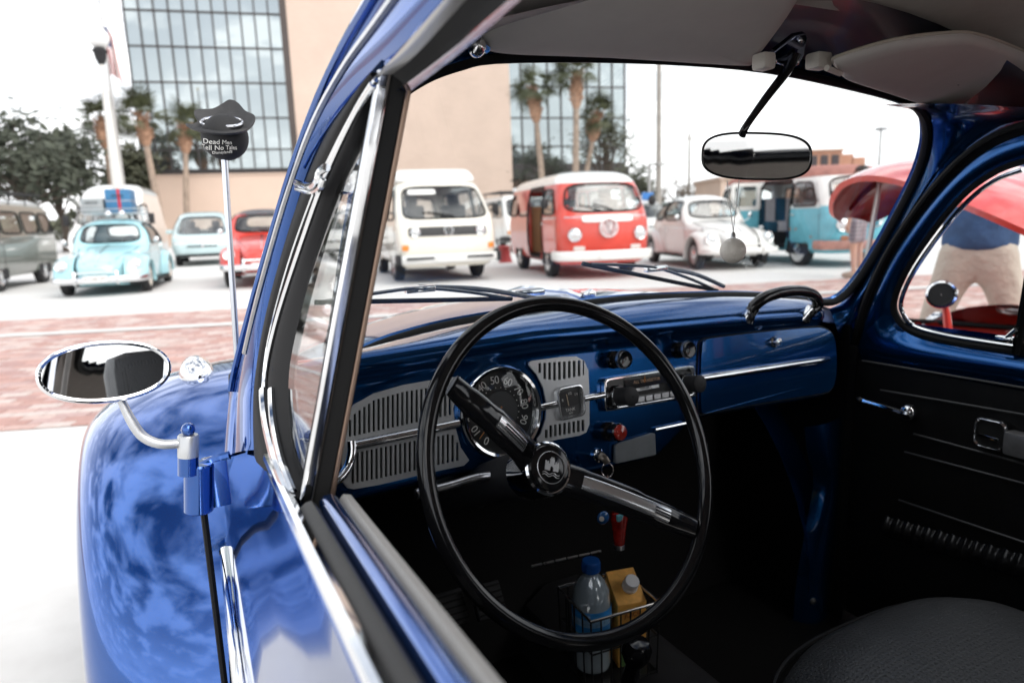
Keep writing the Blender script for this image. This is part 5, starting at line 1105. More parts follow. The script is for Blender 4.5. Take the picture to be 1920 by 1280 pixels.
# knobs
for x, y, r_ in ((1150, 674, .0135), (1270, 656, .0135)):
    g = G(); g.lathe([(r_*1.05, 0), (r_, .006), (r_*.62, .008), (r_*.6, .016), (r_, .019), (r_*1.04, .026), (r_*.9, .030), (r_*.7, .029), (.001, .029)], D(x, y), DN, 28, False); kb = g.out('dash_knob', BLACKP, car); g = G(); g.lathe([(r_*1.06, .021), (r_*1.09, .0235), (r_*1.05, .026)], D(x, y), DN, 28, False); g.out('knob_ring', DULLCHROME, kb)
g = G(); g.lathe([(.015, 0), (.0145, .006), (.0105, .008), (.0105, .016), (.0135, .018), (.0138, .026), (.012, .028)], D(1140, 808), DN, 28, False); kb = g.out('hazard_switch', BLACKP, car)
g = G(); g.lathe([(.0125, .0265), (.011, .031), (.006, .0335), (.001, .034)], D(1140, 808), DN, 24, False); g.out('red_lens', mat('red_lens', (.42, .03, .02), .15, coat=1., var=.5, vs=600), kb)
g = G(); g.prism([dpoly([(1150, 834), (1156, 830), (1218, 811), (1224, 812), (1226, 850), (1222, 853), (1153, 868), (1149, 866)], .002)], DN*.006); bevel(g.out('ashtray_plate', mat('grey_plate', (.20, .215, .225), .45, .5, var=.1, vs=60), car), .0012)
g = G(); g.tube([D(1228, 805, .004), D(1285, 793, .004)], .003, 8); g.out('ashtray_lip', CHROME, dash)
# ignition lock
g = G(); g.lathe([(.0105, 0), (.0105, .008), (.008, .011), (.0075, .013)], D(1117, 853, -.004), DN, 24); g.out('ignition_lock', CHROME, car)
# glovebox
GO = [(1312, 650), (1318, 640), (1332, 635), (1440, 622), (1520, 615), (1540, 616), (1554, 624), (1561, 640), (1564, 680), (1561, 715), (1553, 730), (1535, 737), (1430, 754), (1325, 773), (1316, 774), (1311, 768), (1309, 720)]
gv = smoothpx(GO, 60); o = dplate('glovebox_door', INBLUE, gv, .0, .0055, car); bevel(o, .003, 4); glb = o
g = G(); g.tube([D(x, y, .0005) for x, y in [(1437+(a-1437)*1.022, 694+(b-694)*1.03) for a, b in gv]], .0016, 6, True); g.out('glovebox_gap', FELT, glb)
g = G(); P = [D(1314, 708, .010), D(1330, 706, .012), D(1440, 690, .012), D(1540, 675, .011), D(1555, 672, .008)]; g.tube(P, [.0058, .0068, .0068, .0066, .0035], 12, flat=.8); g.out('glovebox_molding', CHROME, glb)
g = G(); g.lathe([(.011, .004), (.0105, .008), (.0075, .010), (.0075, .016), (.006, .019), (.001, .0195)], D(1446, 641), DN, 24, False); g.out('glovebox_button', CHROME, glb)
# grab handle
P = [D(1406, 584, .016), D(1416, 572, .022), D(1436, 557, .03), D(1470, 547, .034), D(1505, 546, .034), D(1527, 555, .03), D(1533, 572, .022), D(1520, 586, .018)]
g = G(); g.tube(catmull(P, 30), [.0085]*3+[.0105]*24+[.0085]*3, 14); gh = g.out('grab_handle', BLACKP, car)
for x, y, x2, y2 in ((1414, 575, 1400, 598), (1524, 578, 1507, 597)):
    g = G(); g.lathe([(.013, -.002), (.0125, .006), (.0105, .012), (.0115, .02), (.0105, .026)], D(x2, y2, .004), D(x, y, .02)-D(x2, y2, .004), 20); g.out('handle_mount', CHROME, gh)
g = G(); g.box(WS(1222, 587, .03)+V((0, 0, -.004)), (.085, .012, .004), .0015); g.out('demister_slot', FELT, dash)

# ---- steering wheel
WN = V((math.sin(.10667)*math.cos(.42237), -math.cos(.10667)*math.cos(.42237), math.sin(.42237))).normalized(); WC = V((-.3043, .6325, .8441))
W1 = V((0, 0, 1)).cross(WN).normalized(); W2 = WN.cross(W1)
def WP(x, y, off=0.): return onp(x, y, WC+WN*off, WN)
sw = empty('steering_wheel', (0, 0, 0), 0, car)
g = G(); g.tube([WC+(W1*math.cos(2*PI*k/96)+W2*math.sin(2*PI*k/96))*.1905 for k in range(96)], .0094, 14, True); rim_ = g.out('rim', BLACKP, sw)
hub = WP(1018, 880, -.045)
pl, pr_ = WP(848, 722), WP(1302, 990)
for end, nm in ((pl, 0), (pr_, 1)):
    k0 = hub+(end-hub)*.12; P = catmull([k0-WN*.004, hub+(end-hub)*.34+WN*.004, hub+(end-hub)*.66+WN*.004, hub+(end-hub)*.85, end], 22)
    g = G(); g.tube(P, [.020]*4+[.0185]*6+[.0165]*6+[.0155, .015, .0145, .014, .0135, .013], 12, flat=.5, up=(end-hub).cross(WN)); spk = g.out('spoke', BLACKP, sw)
    i0, i1 = (4, 9) if nm == 0 else (3, 14)
    g = G(); Q = [p+WN*(.0085 if nm else .0088) for p in P[i0:i1+1]]; g.tube(Q, .0088 if nm else .0075, 10, flat=.32, up=(end-hub).cross(WN)); ins = g.out('spoke_insert', mat('bright_insert', (.80, .81, .82), .22, .9), sw)
    for t in (-.0035, 0, .0035):
        sdv = (end-hub).cross(WN).normalized(); j0, j1 = (i0, i1) if nm == 0 else (i1-3, i1+1); g = G(); g.tube([p+WN*.0116+sdv*t for p in P[j0:j1]], .0008, 5); g.out('insert_groove', MATTEB, ins)
g = G(); g.lathe([(.030, -.05), (.034, -.02), (.0335, -.004), (.0325, .008), (.0315, .0125), (.029, .0145), (.0265, .0135)], hub, WN, 44, False); g.out('hub_ring', CHROME, sw)
g = G(); g.lathe([(.0285, .0125), (.026, .0165), (.022, .0175), (.001, .019)], hub, WN, 40, False); hbn = g.out('horn_button', BLACKP, sw)
bt_ = (pr_-pl).normalized(); BX = (W1*math.cos(rad(-24))+W2*math.sin(rad(-24))); BY = WN.cross(BX)
HM = frame(hub+WN*.0196, BX, BY)
g = G(); g.tube([HM @ V((.0185*math.cos(2*PI*k/40), .0185*math.sin(2*PI*k/40), -.0012)) for k in range(40)], .0006, 6, True); em = g.out('emblem_ring', DULLCHROME, hbn)
SILVP = mat('emblem_silver', (.72, .72, .72), .3, .6)
g = G(); tw = [(-.009, -.005), (-.009, .006), (-.0075, .006), (-.0075, .0045), (-.006, .0045), (-.006, .006), (-.0045, .006), (-.0045, .003), (-.003, .003), (-.003, .009), (-.0015, .009), (-.0015, .011), (-.0002, .011), (-.0002, .009), (.001, .009), (.001, .011), (.0023, .011), (.0023, .009), (.003, .009), (.003, .003), (.0045, .003), (.0045, .006), (.006, .006), (.006, .0045), (.0075, .0045), (.0075, .006), (.009, .006), (.009, -.005), (.0022, -.005), (.0022, -.0015), (.0012, .0003), (-.0012, .0003), (-.0022, -.0015), (-.0022, -.005)]
g.prism([[HM @ V((a, b+.001, -.0006)) for a, b in tw]], WN*.0012); g.out('emblem_castle', SILVP, em, smooth=False)
for dy in (-.0072, -.0098): g = G(); g.tube([HM @ V((-.0115+.023*k/24+.0, dy+.0011*math.sin(k/24*4*PI), -.0002)) for k in range(25)], .0006, 5); g.out('emblem_wave', SILVP, em)
for a_, r_ in ((-.0055, .0016), (.0055, .0016)): pass
cb_ = hub-WN*.03; ce = D(930, 850, -.06)
g = G(); g.lathe([(.030, 0), (.033, .02), (.030, .05), (.027, .16), (.030, .165), (.030, .30)], hub-WN*.015, -WN, 28); g.out('steering_column', MATTEB, car)
g = G(); g.tube(catmull([hub-WN*.055, D(905, 893, .05), D(840, 911, .05), D(780, 926, .05)], 14), [.0055]*11+[.006, .007, .006], 10); g.out('indicator_stalk', DULLCHROME, car)

# ---- rear-view mirror, visors, header
RM = gY(1420, 293, .64); RN = V((-.43, -.90, -.050)).normalized()
P = [onp(x, y, RM, RN) for x, y in oval(1419, 293, 102, 43, rad(1.5), 56, 3.)]; rc_ = sum(P, V((0, 0, 0)))/len(P)
g = G(); g.prism([P], -RN*.002); rvm = g.out('rear_view_mirror', MIRROR, car)
g = G(); g.tube(P, .0015, 8, True); g.out('mirror_rim', BLACKP, rvm); g = G(); g.loft([[rc_+(p-rc_)*s-RN*d for p in P] for s, d in ((1.0, .0025), (.98, .009), (.8, .013), (.01, .014))]); g.out('mirror_back', IVORY, rvm)
mp_ = gY(1490, 100, .625); st_ = [mp_, gY(1474, 135, .63), gY(1432, 190, .635), gY(1397, 240, .64), onp(1390, 262, RM-RN*.008, RN)]
g = G(); g.tube(catmull(st_, 18), [.009-.0003*k for k in range(18)], 10, flat=.45, up=(.3, -1, 0)); g.out('mirror_stem', BLACKP, rvm)
MB_ = [(1445, 112), (1452, 98), (1490, 68), (1512, 63), (1515, 72), (1508, 105), (1497, 124), (1482, 128), (1462, 122)]
g = G(); pln = V((0, .80, .60)); g.prism([[onp(x, y, mp_, pln) for x, y in MB_]], pln*.008); bevel(g.out('mirror_bracket', mat('bracket_chrome', (.20, .22, .30), .08, 1.), rvm), .002)
for x, y in ((1500, 76), (1452, 115), (1494, 117)): g = G(); g.ball(onp(x, y, mp_-pln*.001, pln), .0035, 10, 6); g.out('bracket_screw', CHROME, rvm)
VN = V((0, .24, .97)).normalized(); VP0 = V((0, .70, 1.292))
def VL(x, y): return onp(x, y, VP0, VN)
LP = [(893, 92), (905, 98), (960, 106), (1150, 113), (1390, 127), (1412, 122), (1430, 104), (1475, 45), (1510, -10), (1560, -80), (1540, -130), (1080, -130), (1000, -30), (975, 8), (900, 75)]
def vis(name, P, fn, n_, thick, lab):
    Q = catmull([fn(x, y) for x, y in P], 70, True); c_ = sum(Q, V((0, 0, 0)))/70
    g = G(); g.loft([[c_+(p-c_)*s+n_*h for p in Q] for s, h in ((.01, -.004), (.6, -.0035), (.9, -.001), (.97, .001), (1., .006), (1., .009), (.97, .013), (.5, .016), (.01, .016))]); o = g.out(name, VISOR, car, 60); o['label'] = lab
    g = G(); g.tube([c_+(p-c_)*1.0+n_*.0105 for p in Q], .002, 6, True); g.out('visor_piping', mat('piping', (.52, .47, .40), .6), o); return o
vl = vis('sun_visor', LP, VL, VN, .016, 'pale grey driver sun visor')
RVN = V((-.06, .30, .95)).normalized(); RVP = V((.42, .715, 1.270))
RP = [(1566, 130), (1580, 119), (1680, 90), (1780, 77), (1840, 80), (1930, 112), (2040, 160), (2040, 185), (1925, 210), (1862, 229), (1750, 204), (1650, 174), (1585, 153), (1578, 143)]
vr = vis('sun_visor', RP, lambda x, y: onp(x, y, RVP, RVN), RVN, .016, 'pale passenger sun visor at the upper right')
for x, y, w_ in ((1535, 115, .026), (1432, 116, .02)):
    q = onp(x, y, VP0+V((0, -.004, -.012)), VN); g = G(); g.box(q, (w_, .022, .02), .005); g.out('visor_clip', IVORY, car)
g = G(); g.tube([onp(1550, 128, RVP, RVN), onp(1575, 138, RVP, RVN)], .0035, 8); g.out('visor_pin', IVORY, vr)
g = G(); g.ball(VL(893, 78)+V((0, 0, -.004)), (.010, .010, .012), 14, 8); g.tube([VL(893, 78), VL(912, 92)], .005, 8); g.out('visor_pivot', CHROME, vl)
# ---- roof, headliner, rear of the cabin
RT = [(.74, .47, 1.255, 1.330), (.66, .51, 1.275, 1.365), (.52, .535, 1.292, 1.395), (.2, .55, 1.30, 1.425), (-.3, .55, 1.30, 1.425), (-.65, .54, 1.27, 1.385), (-.95, .51, 1.19, 1.30), (-1.25, .47, 1.06, 1.15), (-1.5, .41, .90, .97), (-1.7, .32, .72, .77), (-1.8, .2, .56, .60)]
RI = catmull([V((a, b, c)) for a, b, c, d in RT], 150); RJ = catmull([V((a, d, 0)) for a, b, c, d in RT], 150)
def roofring(i, inset=0., full=False):
    Y, hw, ze = RI[i]; zc = RJ[i].y-inset; hw -= inset; ze -= inset*.6; h = []
    if full:
        wb_ = lin([(-1.8, .35), (-1.4, .58), (-.9, .66), (-.3, .67)], Y)-inset
        for k in range(9): t = k/9; h.append((wb_ if t < .5 else wb_+(hw-wb_)*((t-.5)/.5)**1.3, .32+(ze-.32)*t))
    for k in range(37): a = PI/2*k/36; h.append((hw*abs(math.cos(a))**(2/2.5), ze+(zc-ze)*abs(math.sin(a))**(2/2.5)))
    return [V((-x, Y, z)) for x, z in h]+[V((x, Y, z)) for x, z in reversed(h[:-1])]
def hole(rows):
    g = G(); n = len(rows[0]); vs = [p for r in rows for p in r]; g.v = vs
    for i in range(len(rows)-1):
        for j in range(n-1):
            c_ = (rows[i][j]+rows[i+1][j+1])/2
            if abs(c_.x/.40)**4+abs((c_.y+1.02)/.20)**4 < 1 and c_.z > 1.0: continue
            if abs(c_.x) > .36 and -.9 < c_.y < -.42 and .97 < c_.z < 1.22: continue
            g.f.append((i*n+j, i*n+j+1, (i+1)*n+j+1, (i+1)*n+j))
    return g
kf = [i for i in range(150) if RI[i].x >= -.36]; kh = [i for i in kf if RI[i].x < .60]; kr = [i for i in range(150) if RI[i].x < -.30]
g = G(); g.grid([roofring(i) for i in kf]); g.out('roof', BLUE, car, 60)
g = G(); g.grid([roofring(i, .03) for i in kh]); g.out('headliner', HEADL, car, 60)
hole([roofring(i, 0, True) for i in kr]).out('rear_body', BLUE, car, 60); hole([roofring(i, .03, True) for i in kr]).out('rear_lining', HEADL, car, 60)
def rw(s): return [V((.40*s*math.copysign(abs(math.cos(t))**.5, math.cos(t)), -1.02+.20*s*math.copysign(abs(math.sin(t))**.5, math.sin(t)), 0)) for t in [2*PI*k/48 for k in range(48)]]
def rz_at(p, ins=.03):
    best = min(range(149), key=lambda i: abs(RI[i].x-p.y)); r_ = roofring(best, ins); q = min(r_, key=lambda w: abs(w.x-p.x)); return V((p.x, p.y, q.z))
P = [rz_at(p) for p in rw(1.02)]; g = G(); g.tube(P, .016, 8, True); g.out('rear_window_seal', RUBBER, car); g = G(); g.add([rz_at(p, .015) for p in rw(1.0)], [tuple(range(48))]); g.out('rear_window', THIN, car)
hA = [p+(p-wc).normalized()*.026-WSN*.004 for p in wo[16:62]]
hA = [p for p in wo if p.z > 1.20]; hA.sort(key=lambda p: p.x); hA = [p+(p-wc).normalized()*.02+WSN*.002 for p in hA]; hA = catmull(hA, 40)
hB = [V((p.x*.99, .57, 1.357-.36*p.x*p.x)) for p in hA]
g = band(hA, hB, 5, .004, (0, -.6, .8)); g.out('windshield_header', mat('header_dark', (.010, .011, .02), .4, coat=.5), car)

# ---- right side: pillar, door, seat
W_ = [(1660, 195), (1722, 208), (1738, 240), (1734, 290), (1715, 345), (1678, 420), (1641, 486), (1609, 537), (1580, 568), (1556, 580)]
D_ = [(2080, 205), (1985, 222), (1900, 240), (1830, 275), (1770, 328), (1712, 400), (1660, 480), (1622, 565), (1603, 640), (1592, 700)]
wa = catmull([WS(x, y, .004) for x, y in W_], 40); da = catmull([TR(x, y) for x, y in D_], 40)
rows = []
for p, q in zip(wa, da):
    nn_ = V((-.65, -.75, 0)); rows.append([p.lerp(q, t)+nn_*h for t, h in ((0, -.01), (.06, .004), (.16, .012), (.3, .016), (.45, .012), (.58, .002), (.68, -.004), (.8, -.006), (.92, -.012), (1, -.03))])
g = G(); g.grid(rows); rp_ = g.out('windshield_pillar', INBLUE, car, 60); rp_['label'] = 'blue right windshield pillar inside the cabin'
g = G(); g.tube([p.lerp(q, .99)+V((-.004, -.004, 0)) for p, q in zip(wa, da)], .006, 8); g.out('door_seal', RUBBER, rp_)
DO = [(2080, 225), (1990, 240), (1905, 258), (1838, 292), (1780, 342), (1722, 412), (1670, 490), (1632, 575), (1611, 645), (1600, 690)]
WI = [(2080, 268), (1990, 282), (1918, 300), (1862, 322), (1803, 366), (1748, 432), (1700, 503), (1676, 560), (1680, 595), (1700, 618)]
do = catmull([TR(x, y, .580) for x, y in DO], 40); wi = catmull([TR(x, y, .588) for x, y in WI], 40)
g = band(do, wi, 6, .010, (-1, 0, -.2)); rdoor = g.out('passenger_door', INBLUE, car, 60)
g = band([p+V((-.004, .006, 0)) for p in da], [p.lerp(q, .5)+V((.014, .004, 0)) for p, q in zip(do, wi)], 3); g.out('door_gap_seal', RUBBER, rdoor); g = G(); g.box((.588, .945, .5), (.03, .03, .66)); g.out('door_edge', RUBBER, rdoor)
low = catmull([TR(x, y, .590) for x, y in ((1676, 575), (1690, 612), (1730, 632), (1800, 646), (1890, 660), (2000, 676), (2200, 700))], 30); low2 = catmull([TR(x, y, .575) for x, y in ((1598, 668), (1612, 676), (1660, 686), (1760, 702), (1900, 722), (2050, 745), (2250, 775))], 30)
g = band(low, low2, 6, .018, (-1, 0, .3)); g.out('door_belt', INBLUE, rdoor, 60)
seal = catmull([TR(x, y, .592) for x, y in WI[:-2]+[(1680, 592), (1705, 618), (1760, 636), (1830, 648), (1900, 658), (2000, 672), (2200, 700)]], 60)
g = G(); g.tube(seal, .0075, 8); g.out('window_seal', RUBBER, rdoor)
seal2 = catmull([TR(x, y, .592) for x, y in ((1918, 318), (1866, 338), (1812, 380), (1757, 446), (1712, 512), (1690, 563), (1694, 590), (1715, 612), (1770, 628), (1840, 640), (1905, 650), (2000, 664), (2200, 690))], 60)
g = G(); g.tube(seal2, .0042, 8); g.out('window_trim', CHROME, rdoor)
g = G(); q0 = TR(2300, 690, .592); g.add([TR(2200, 240, .594)]+[TR(2080, 255, .594)]+[TR(x, y, .594) for x, y in ((1918, 308), (1862, 330), (1808, 374), (1753, 440), (1707, 508), (1684, 562), (1688, 592), (1710, 616), (1765, 632), (1840, 645), (1905, 655), (2200, 694))], [tuple(range(14))]); g.out('side_glass', THIN, rdoor)
bq, tq = TR(1908, 662, .586), TR(1925, 560, .586); g = G(); g.tube([bq, bq.lerp(tq, .5), tq, tq+(tq-bq)*3], .009, 8); g.out('vent_post', BLACKP, rdoor); g = G(); g.box(TR(1885, 636, .578), (.014, .03, .012), .004); g.tube([TR(1880, 640, .576), TR(1905, 618, .576)], .004, 8); g.out('vent_catch', CHROME, rdoor)
yy = [.95-1.35*k/20 for k in range(21)]
def DL(x, y): return gX(x, y, .575)
g = G(); g.grid([[V((.578+.03*max(0, .5-z), y, z)) for z in (.80, .77, .74, .6, .45, .3, .22)] for y in yy]); dp_ = g.out('door_panel', BLKV, rdoor)
for P in (((1617, 676), (1920, 727)), ((1651, 731), (1920, 777)), ((1713, 813), (1920, 869)), ((1696, 847), (1920, 906)), ((1685, 937), (1920, 1016))):
    A, B = gX(*P[0], .574), gX(*P[1], .574); dd = B-A; g = G(); g.tube([A, B, B+dd*1.5], .0022, 6); g.out('panel_piping', mat('vinyl_sheen', (.05, .05, .052), .35), dp_)
A = gX(1705, 772, .572); g = G(); g.lathe([(.017, 0), (.016, .008), (.012, .014), (.008, .016)], A, (-1, 0, 0), 24); ck = g.out('window_crank', CHROME, rdoor)
g = G(); g.tube(catmull([gX(1705, 775, .556), gX(1690, 774, .552), gX(1655, 762, .55), gX(1618, 751, .548)], 12), [.0065, .007, .0068, .0065, .006, .0058, .0055, .0052, .005, .005, .0055, .006], 8); g.out('crank_arm', CHROME, ck); g = G(); g.ball(gX(1612, 750, .545), (.008, .008, .008), 12, 8); g.out('crank_knob', BLACKP, ck)
HC = gX(1860, 812, .572); e1 = V((0, -1, 0)); e2 = V((0, 0, 1)); g = G(); fr_ = [(a, b) for a, b in rrect(.052, .052, .012)]
g.loft([[HC+e1*a*s+e2*b*s+V((-h, 0, 0)) for a, b in fr_] for s, h in ((1.05, 0), (1.04, .008), (.95, .011), (.86, .008), (.84, 0))]); hnd = g.out('door_handle', CHROME, rdoor)
g = G(); g.box(HC+V((-.003, 0, 0)), (.004, .044, .044)); g.out('handle_recess', FELT, hnd); g = G(); g.box(HC+V((-.010, .0, -.006)), (.006, .034, .007), .002); g.out('release_lever', CHROME, hnd)
g = G(); g.box(HC+V((-.012, -.10, -.004)), (.03, .14, .042), .008); g.out('armrest', mat('armrest_grey', (.20, .20, .205), .35, .4, var=.2, vs=50), hnd)
# gathered elastic edge of the door pocket
A, B = gX(1662, 975, .57), gX(1930, 1052, .57); rr_ = random.Random(4); ph = [rr_.uniform(.7, 1.5) for _ in range(200)]; acc = [sum(ph[:k]) for k in range(200)]
rows = []
for i in range(8):
    t_ = i/7; rows.append([A+(B-A)*(k/199*1.6)+V((-.004-.010*math.sin(PI*t_)-.0055*math.sin(acc[k]*.55+t_*.8)*(.35+abs(t_-.3)), 0, .012-.046*t_+.003*math.sin(acc[k]*.55+1))) for k in range(200)])
g = G(); g.grid(rows); g.out('pocket_gather', mat('vinyl_gloss', (.012, .012, .013), .22, spec=.5), rdoor, 80)
Lk = catmull([gY(x, y, .985) for x, y in ((1508, 800), (1514, 850), (1525, 900), (1512, 980), (1496, 1070), (1488, 1140), (1486, 1200))], 24); Rk = catmull([gY(x, y, .96) for x, y in ((1585, 770), (1582, 850), (1577, 920), (1570, 1000), (1560, 1080), (1552, 1150), (1548, 1200))], 24)
g = band(Lk, Rk, 8, .022, (-.4, -1, 0)); kp = g.out('kick_panel', INBLUE, car, 60); g = G(); g.lathe([(.008, 0), (.007, .003), (.001, .004)], gY(1524, 1126, .94), (-.3, -1, 0), 14); g.out('panel_screw', DULLCHROME, kp)
g = G(); g.grid([[V((.57, y, z)) for z in (.15, .5, .80, .875)] for y in (.945, 1.0, 1.1, 1.3)]); g.out('side_lining', mat('lining_black', (.0035, .0035, .004), .8, spec=.2), car); g = G(); g.grid([[V((-.60, y, z)) for z in (.15, .5, .80, .88)] for y in (.6, .9, 1.1, 1.3)]); g.out('side_lining', mat('lining_black', (.0035, .0035, .004), .8, spec=.2), car)
g = G(); g.grid([[V((x, 1.25-.25*max(0, (.45-z)), z)) for z in (.15, .4, .7, .85)] for x in (-.6, 0, .57)]); g.grid([[V((x, y, .2)) for y in (-1.2, 0, .7, 1.3)] for x in (-.62, 0, .62)]); g.out('floor', MT['lining_black'], car)
g = G(); g.loft([[V((x, y, z)) for x, z in ((-.11, .2), (-.09, .30), (-.04, .335), (.04, .335), (.09, .30), (.11, .2))] for y in (-.6, .2, .8, 1.2)], False, False, False); g.out('tunnel', MATTEB, car)
SEAT = mat('perforated_vinyl', (.045, .048, .052), .32, var=.15, vs=12, bump=.5, bs=330)
_t = SEAT.node_tree; _b = _t.nodes['Principled BSDF']; _c = _t.nodes.new('ShaderNodeTexCoord'); _m = _t.nodes.new('ShaderNodeVectorMath'); _m.operation = 'FRACTION'; _s = _t.nodes.new('ShaderNodeVectorMath'); _s.operation = 'SCALE'; _s.inputs['Scale'].default_value = 130
_t.links.new(_c.outputs['Object'], _s.inputs[0]); _t.links.new(_s.outputs[0], _m.inputs[0]); _x = _t.nodes.new('ShaderNodeSeparateXYZ'); _t.links.new(_m.outputs[0], _x.inputs[0])
_k = _t.nodes.new('ShaderNodeCombineXYZ'); _t.links.new(_x.outputs[0], _k.inputs[0]); _t.links.new(_x.outputs[1], _k.inputs[1]); _d = _t.nodes.new('ShaderNodeVectorMath'); _d.operation = 'DISTANCE'; _d.inputs[1].default_value = (.5, .5, 0); _t.links.new(_k.outputs[0], _d.inputs[0])
_r = _t.nodes.new('ShaderNodeMapRange'); _r.inputs[1].default_value = .16; _r.inputs[2].default_value = .24; _t.links.new(_d.outputs['Value'], _r.inputs[0])        # punched holes in the vinyl
_bp = _t.nodes.new('ShaderNodeBump'); _bp.inputs['Strength'].default_value = .8; _bp.inputs['Distance'].default_value = .002; _t.links.new(_r.outputs[0], _bp.inputs['Height'])
for l_ in list(_t.links):
    if l_.to_socket == _b.inputs['Normal']: _t.links.new(l_.from_socket, _bp.inputs['Normal']); break
_t.links.new(_bp.outputs[0], _b.inputs['Normal'])
def seat(cx_, cyf, lab):
    g = G(); rows = []
    for i in range(15):
        t = i/14; y = cyf-.52*t; row = []
        for k in range(15):
            s = -1+2*k/14; row.append(V((cx_+.245*s*(1-.08*max(0, .25-t)/.25), y+(.05*abs(s)**3*-1 if t < .2 else 0), .455+.055*(1-abs(s)**4)*(1-abs(2*t-1)**5)+.012*math.sin(t*PI))))
        rows.append(row)
    g.grid(rows, (0, 0, -.12)); o = g.out('seat', SEAT, car, 70); o['label'] = lab; m = o.modifiers.new('s', 'SUBSURF'); m.levels = m.render_levels = 1
    g = G(); e = [rows[14-k][0]+V((-.001, 0, -.006)) for k in range(15)]+[rows[0][k]+V((0, .001, -.006)) for k in range(1, 15)]+[rows[k][14]+V((.001, 0, -.006)) for k in range(1, 15)]; g.tube(e, .004, 6); g.out('seat_piping', BLKV, o)
    g = G(); g.box((cx_, cyf-.62, .78), (.46, .12, .58), .05); g.out('backrest', SEAT, o)
seat(.225, .665, 'black perforated passenger seat'); seat(-.34, .615, 'black driver seat')

for sg in (-1, 1):      # rear wings and wheels
    g = G(); g.loft(fender_rings(sg, -.87, .33, lambda a: lin([(-12, .66), (20, .60), (70, .50), (100, .49), (150, .55), (200, .60)], a), .50, .86, .375, -12, 186, 40, 16, 2.2), False, False, False); f_ = g.out('rear_fender', BLUE, car, 60)
    g = G(); g.lathe([(.20, -.07), (.28, -.085), (.315, -.075), (.33, -.05), (.33, .05), (.315, .075), (.28, .085), (.2, .07)], (sg*.75, -.87, .33), (sg, 0, 0), 40); w_ = g.out('rear_wheel', TYRE, car)
    g = G(); g.lathe([(.205, .06), (.2, .075), (.17, .06), (.12, .04), (.11, .07), (.01, .085)], (sg*.75, -.87, .33), (sg, 0, 0), 28, False); g.out('rim', DULLCHROME, w_)
    g = G(); g.box((sg*.76, .34, .27), (.16, 1.32, .045), .015); g.out('running_board', RUBBER, car)
g = G(); g.grid([[V((.655+a_, y, z)) for a_, z in ((-.065, .89), (.0, .86), (.03, .75), (.045, .55), (.035, .32))] for y in (.96, .6, .2, -.2, -.4)]); g.out('passenger_door_skin', BLUE, car, 60)

for sg, y0_ in ((1, .56), (-1, .26)):      # roof rail above the door window
    g = G(); g.grid([[V((sg*x, y, z)) for x, z in ((.535, 1.305), (.548, 1.275), (.545, 1.245), (.535, 1.225), (.525, 1.24), (.515, 1.275))] for y in [y0_-(y0_+.42)*k/10 for k in range(11)]]); g.out('roof_rail', INBLUE, car, 60)

# ================================================================= RED CAR ALONGSIDE, PEOPLE
RX = 2.12; RY = 1.56
c = beetle('bright red classic car alongside with its front lid raised', V((RX, RY, 0)), 0., RED, lower=.18, open_trunk=True)
LID = c; REDM = MT['paint_bright_red']
lp = [(-.60, 1.0, .46), (-.42, 1.105, .52), (-.2, 1.20, .51), (.03, 1.275, .46), (.22, 1.30, .41), (.38, 1.275, .35), (.50, 1.205, .28), (.57, 1.13, .20), (.60, 1.08, .10)]
LT = catmull([V(p) for p in lp], 30)
def lid(off, dr):
    R_ = []
    for i, (y, z, w) in enumerate(LT):
        a = LT[max(0, i-1)]; b = LT[min(29, i+1)]; t = V((0, b.x-a.x, b.y-a.y)).normalized(); n_ = V((0, -t.z, t.y)); R_.append([V((w*k/9*dr, y, z))+n_*(off-.065*abs(k/9)**2.4) for k in range(-9, 10)])
    return R_
A_, B_ = lid(0, 1), lid(-.022, .97)
g = G(); g.grid(A_); n = len(g.v); hd_ = g.out('raised_lid', REDM, c.root, 60)
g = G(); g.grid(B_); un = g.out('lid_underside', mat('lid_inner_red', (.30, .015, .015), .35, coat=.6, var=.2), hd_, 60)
ed = lambda R_: [r[0] for r in R_]+R_[-1][1:]+[r[-1] for r in reversed(R_[:-1])]
g = G(); g.loft([ed(A_), ed(B_)], False, False, False); g.out('lid_edge', REDM, hd_)
g = G(); g.tube([r[9]-V((0, 0, .03)) for r in A_][6:26], .02, 6, flat=.5); g.tube([A_[14][k]+V((0, 0, -.035)) for k in range(3, 16)], .016, 6, flat=.5); g.out('lid_brace', MT['lid_inner_red'], hd_)
g = G(); g.tube([V((-.10, .36, 1.215)), V((-.13, .40, .72))], .011, 8); g.out('lid_prop', mat('prop_pale', (.62, .61, .58), .35, .5), c.root)
g = G(); g.tube(catmull([V((x, y, .575)) for x, y in ((.62, -.52), (.50, -.1), (.40, .25), (.28, .5), (0, .62), (-.28, .5), (-.40, .25), (-.50, -.1), (-.62, -.52))], 30), .012, 8); g.out('trunk_seal', RUBBER, c.root)
g = G(); g.box((0, -.05, .40), (.78, .9, .03), .01); g.out('trunk_floor', MATTEB, c.root)
q = gX(1765, 552, 1.42)-V((RX, RY, 0)); q2 = gX(1783, 612, 1.46)-V((RX, RY, 0)); dn_ = (V((CAM.x-1.42, CAM.y-1.27, CAM.z-.85))).normalized()
g = G(); g.lathe([(.030, -.02), (.040, -.008), (.044, 0), (.042, .006), (.036, .007)], q, dn_, 30, False); pm = g.out('round_mirror', CHROME, c.root); g = G(); g.lathe([(.037, .004), (.001, .005)], q, dn_, 28, False); g.out('mirror_face', FELT, pm); g = G(); g.tube([q-dn_*.01, q.lerp(q2, .5), q2-V((0, 0, .05))], [.008, .011, .014], 8); g.out('mirror_stem', REDM, pm)

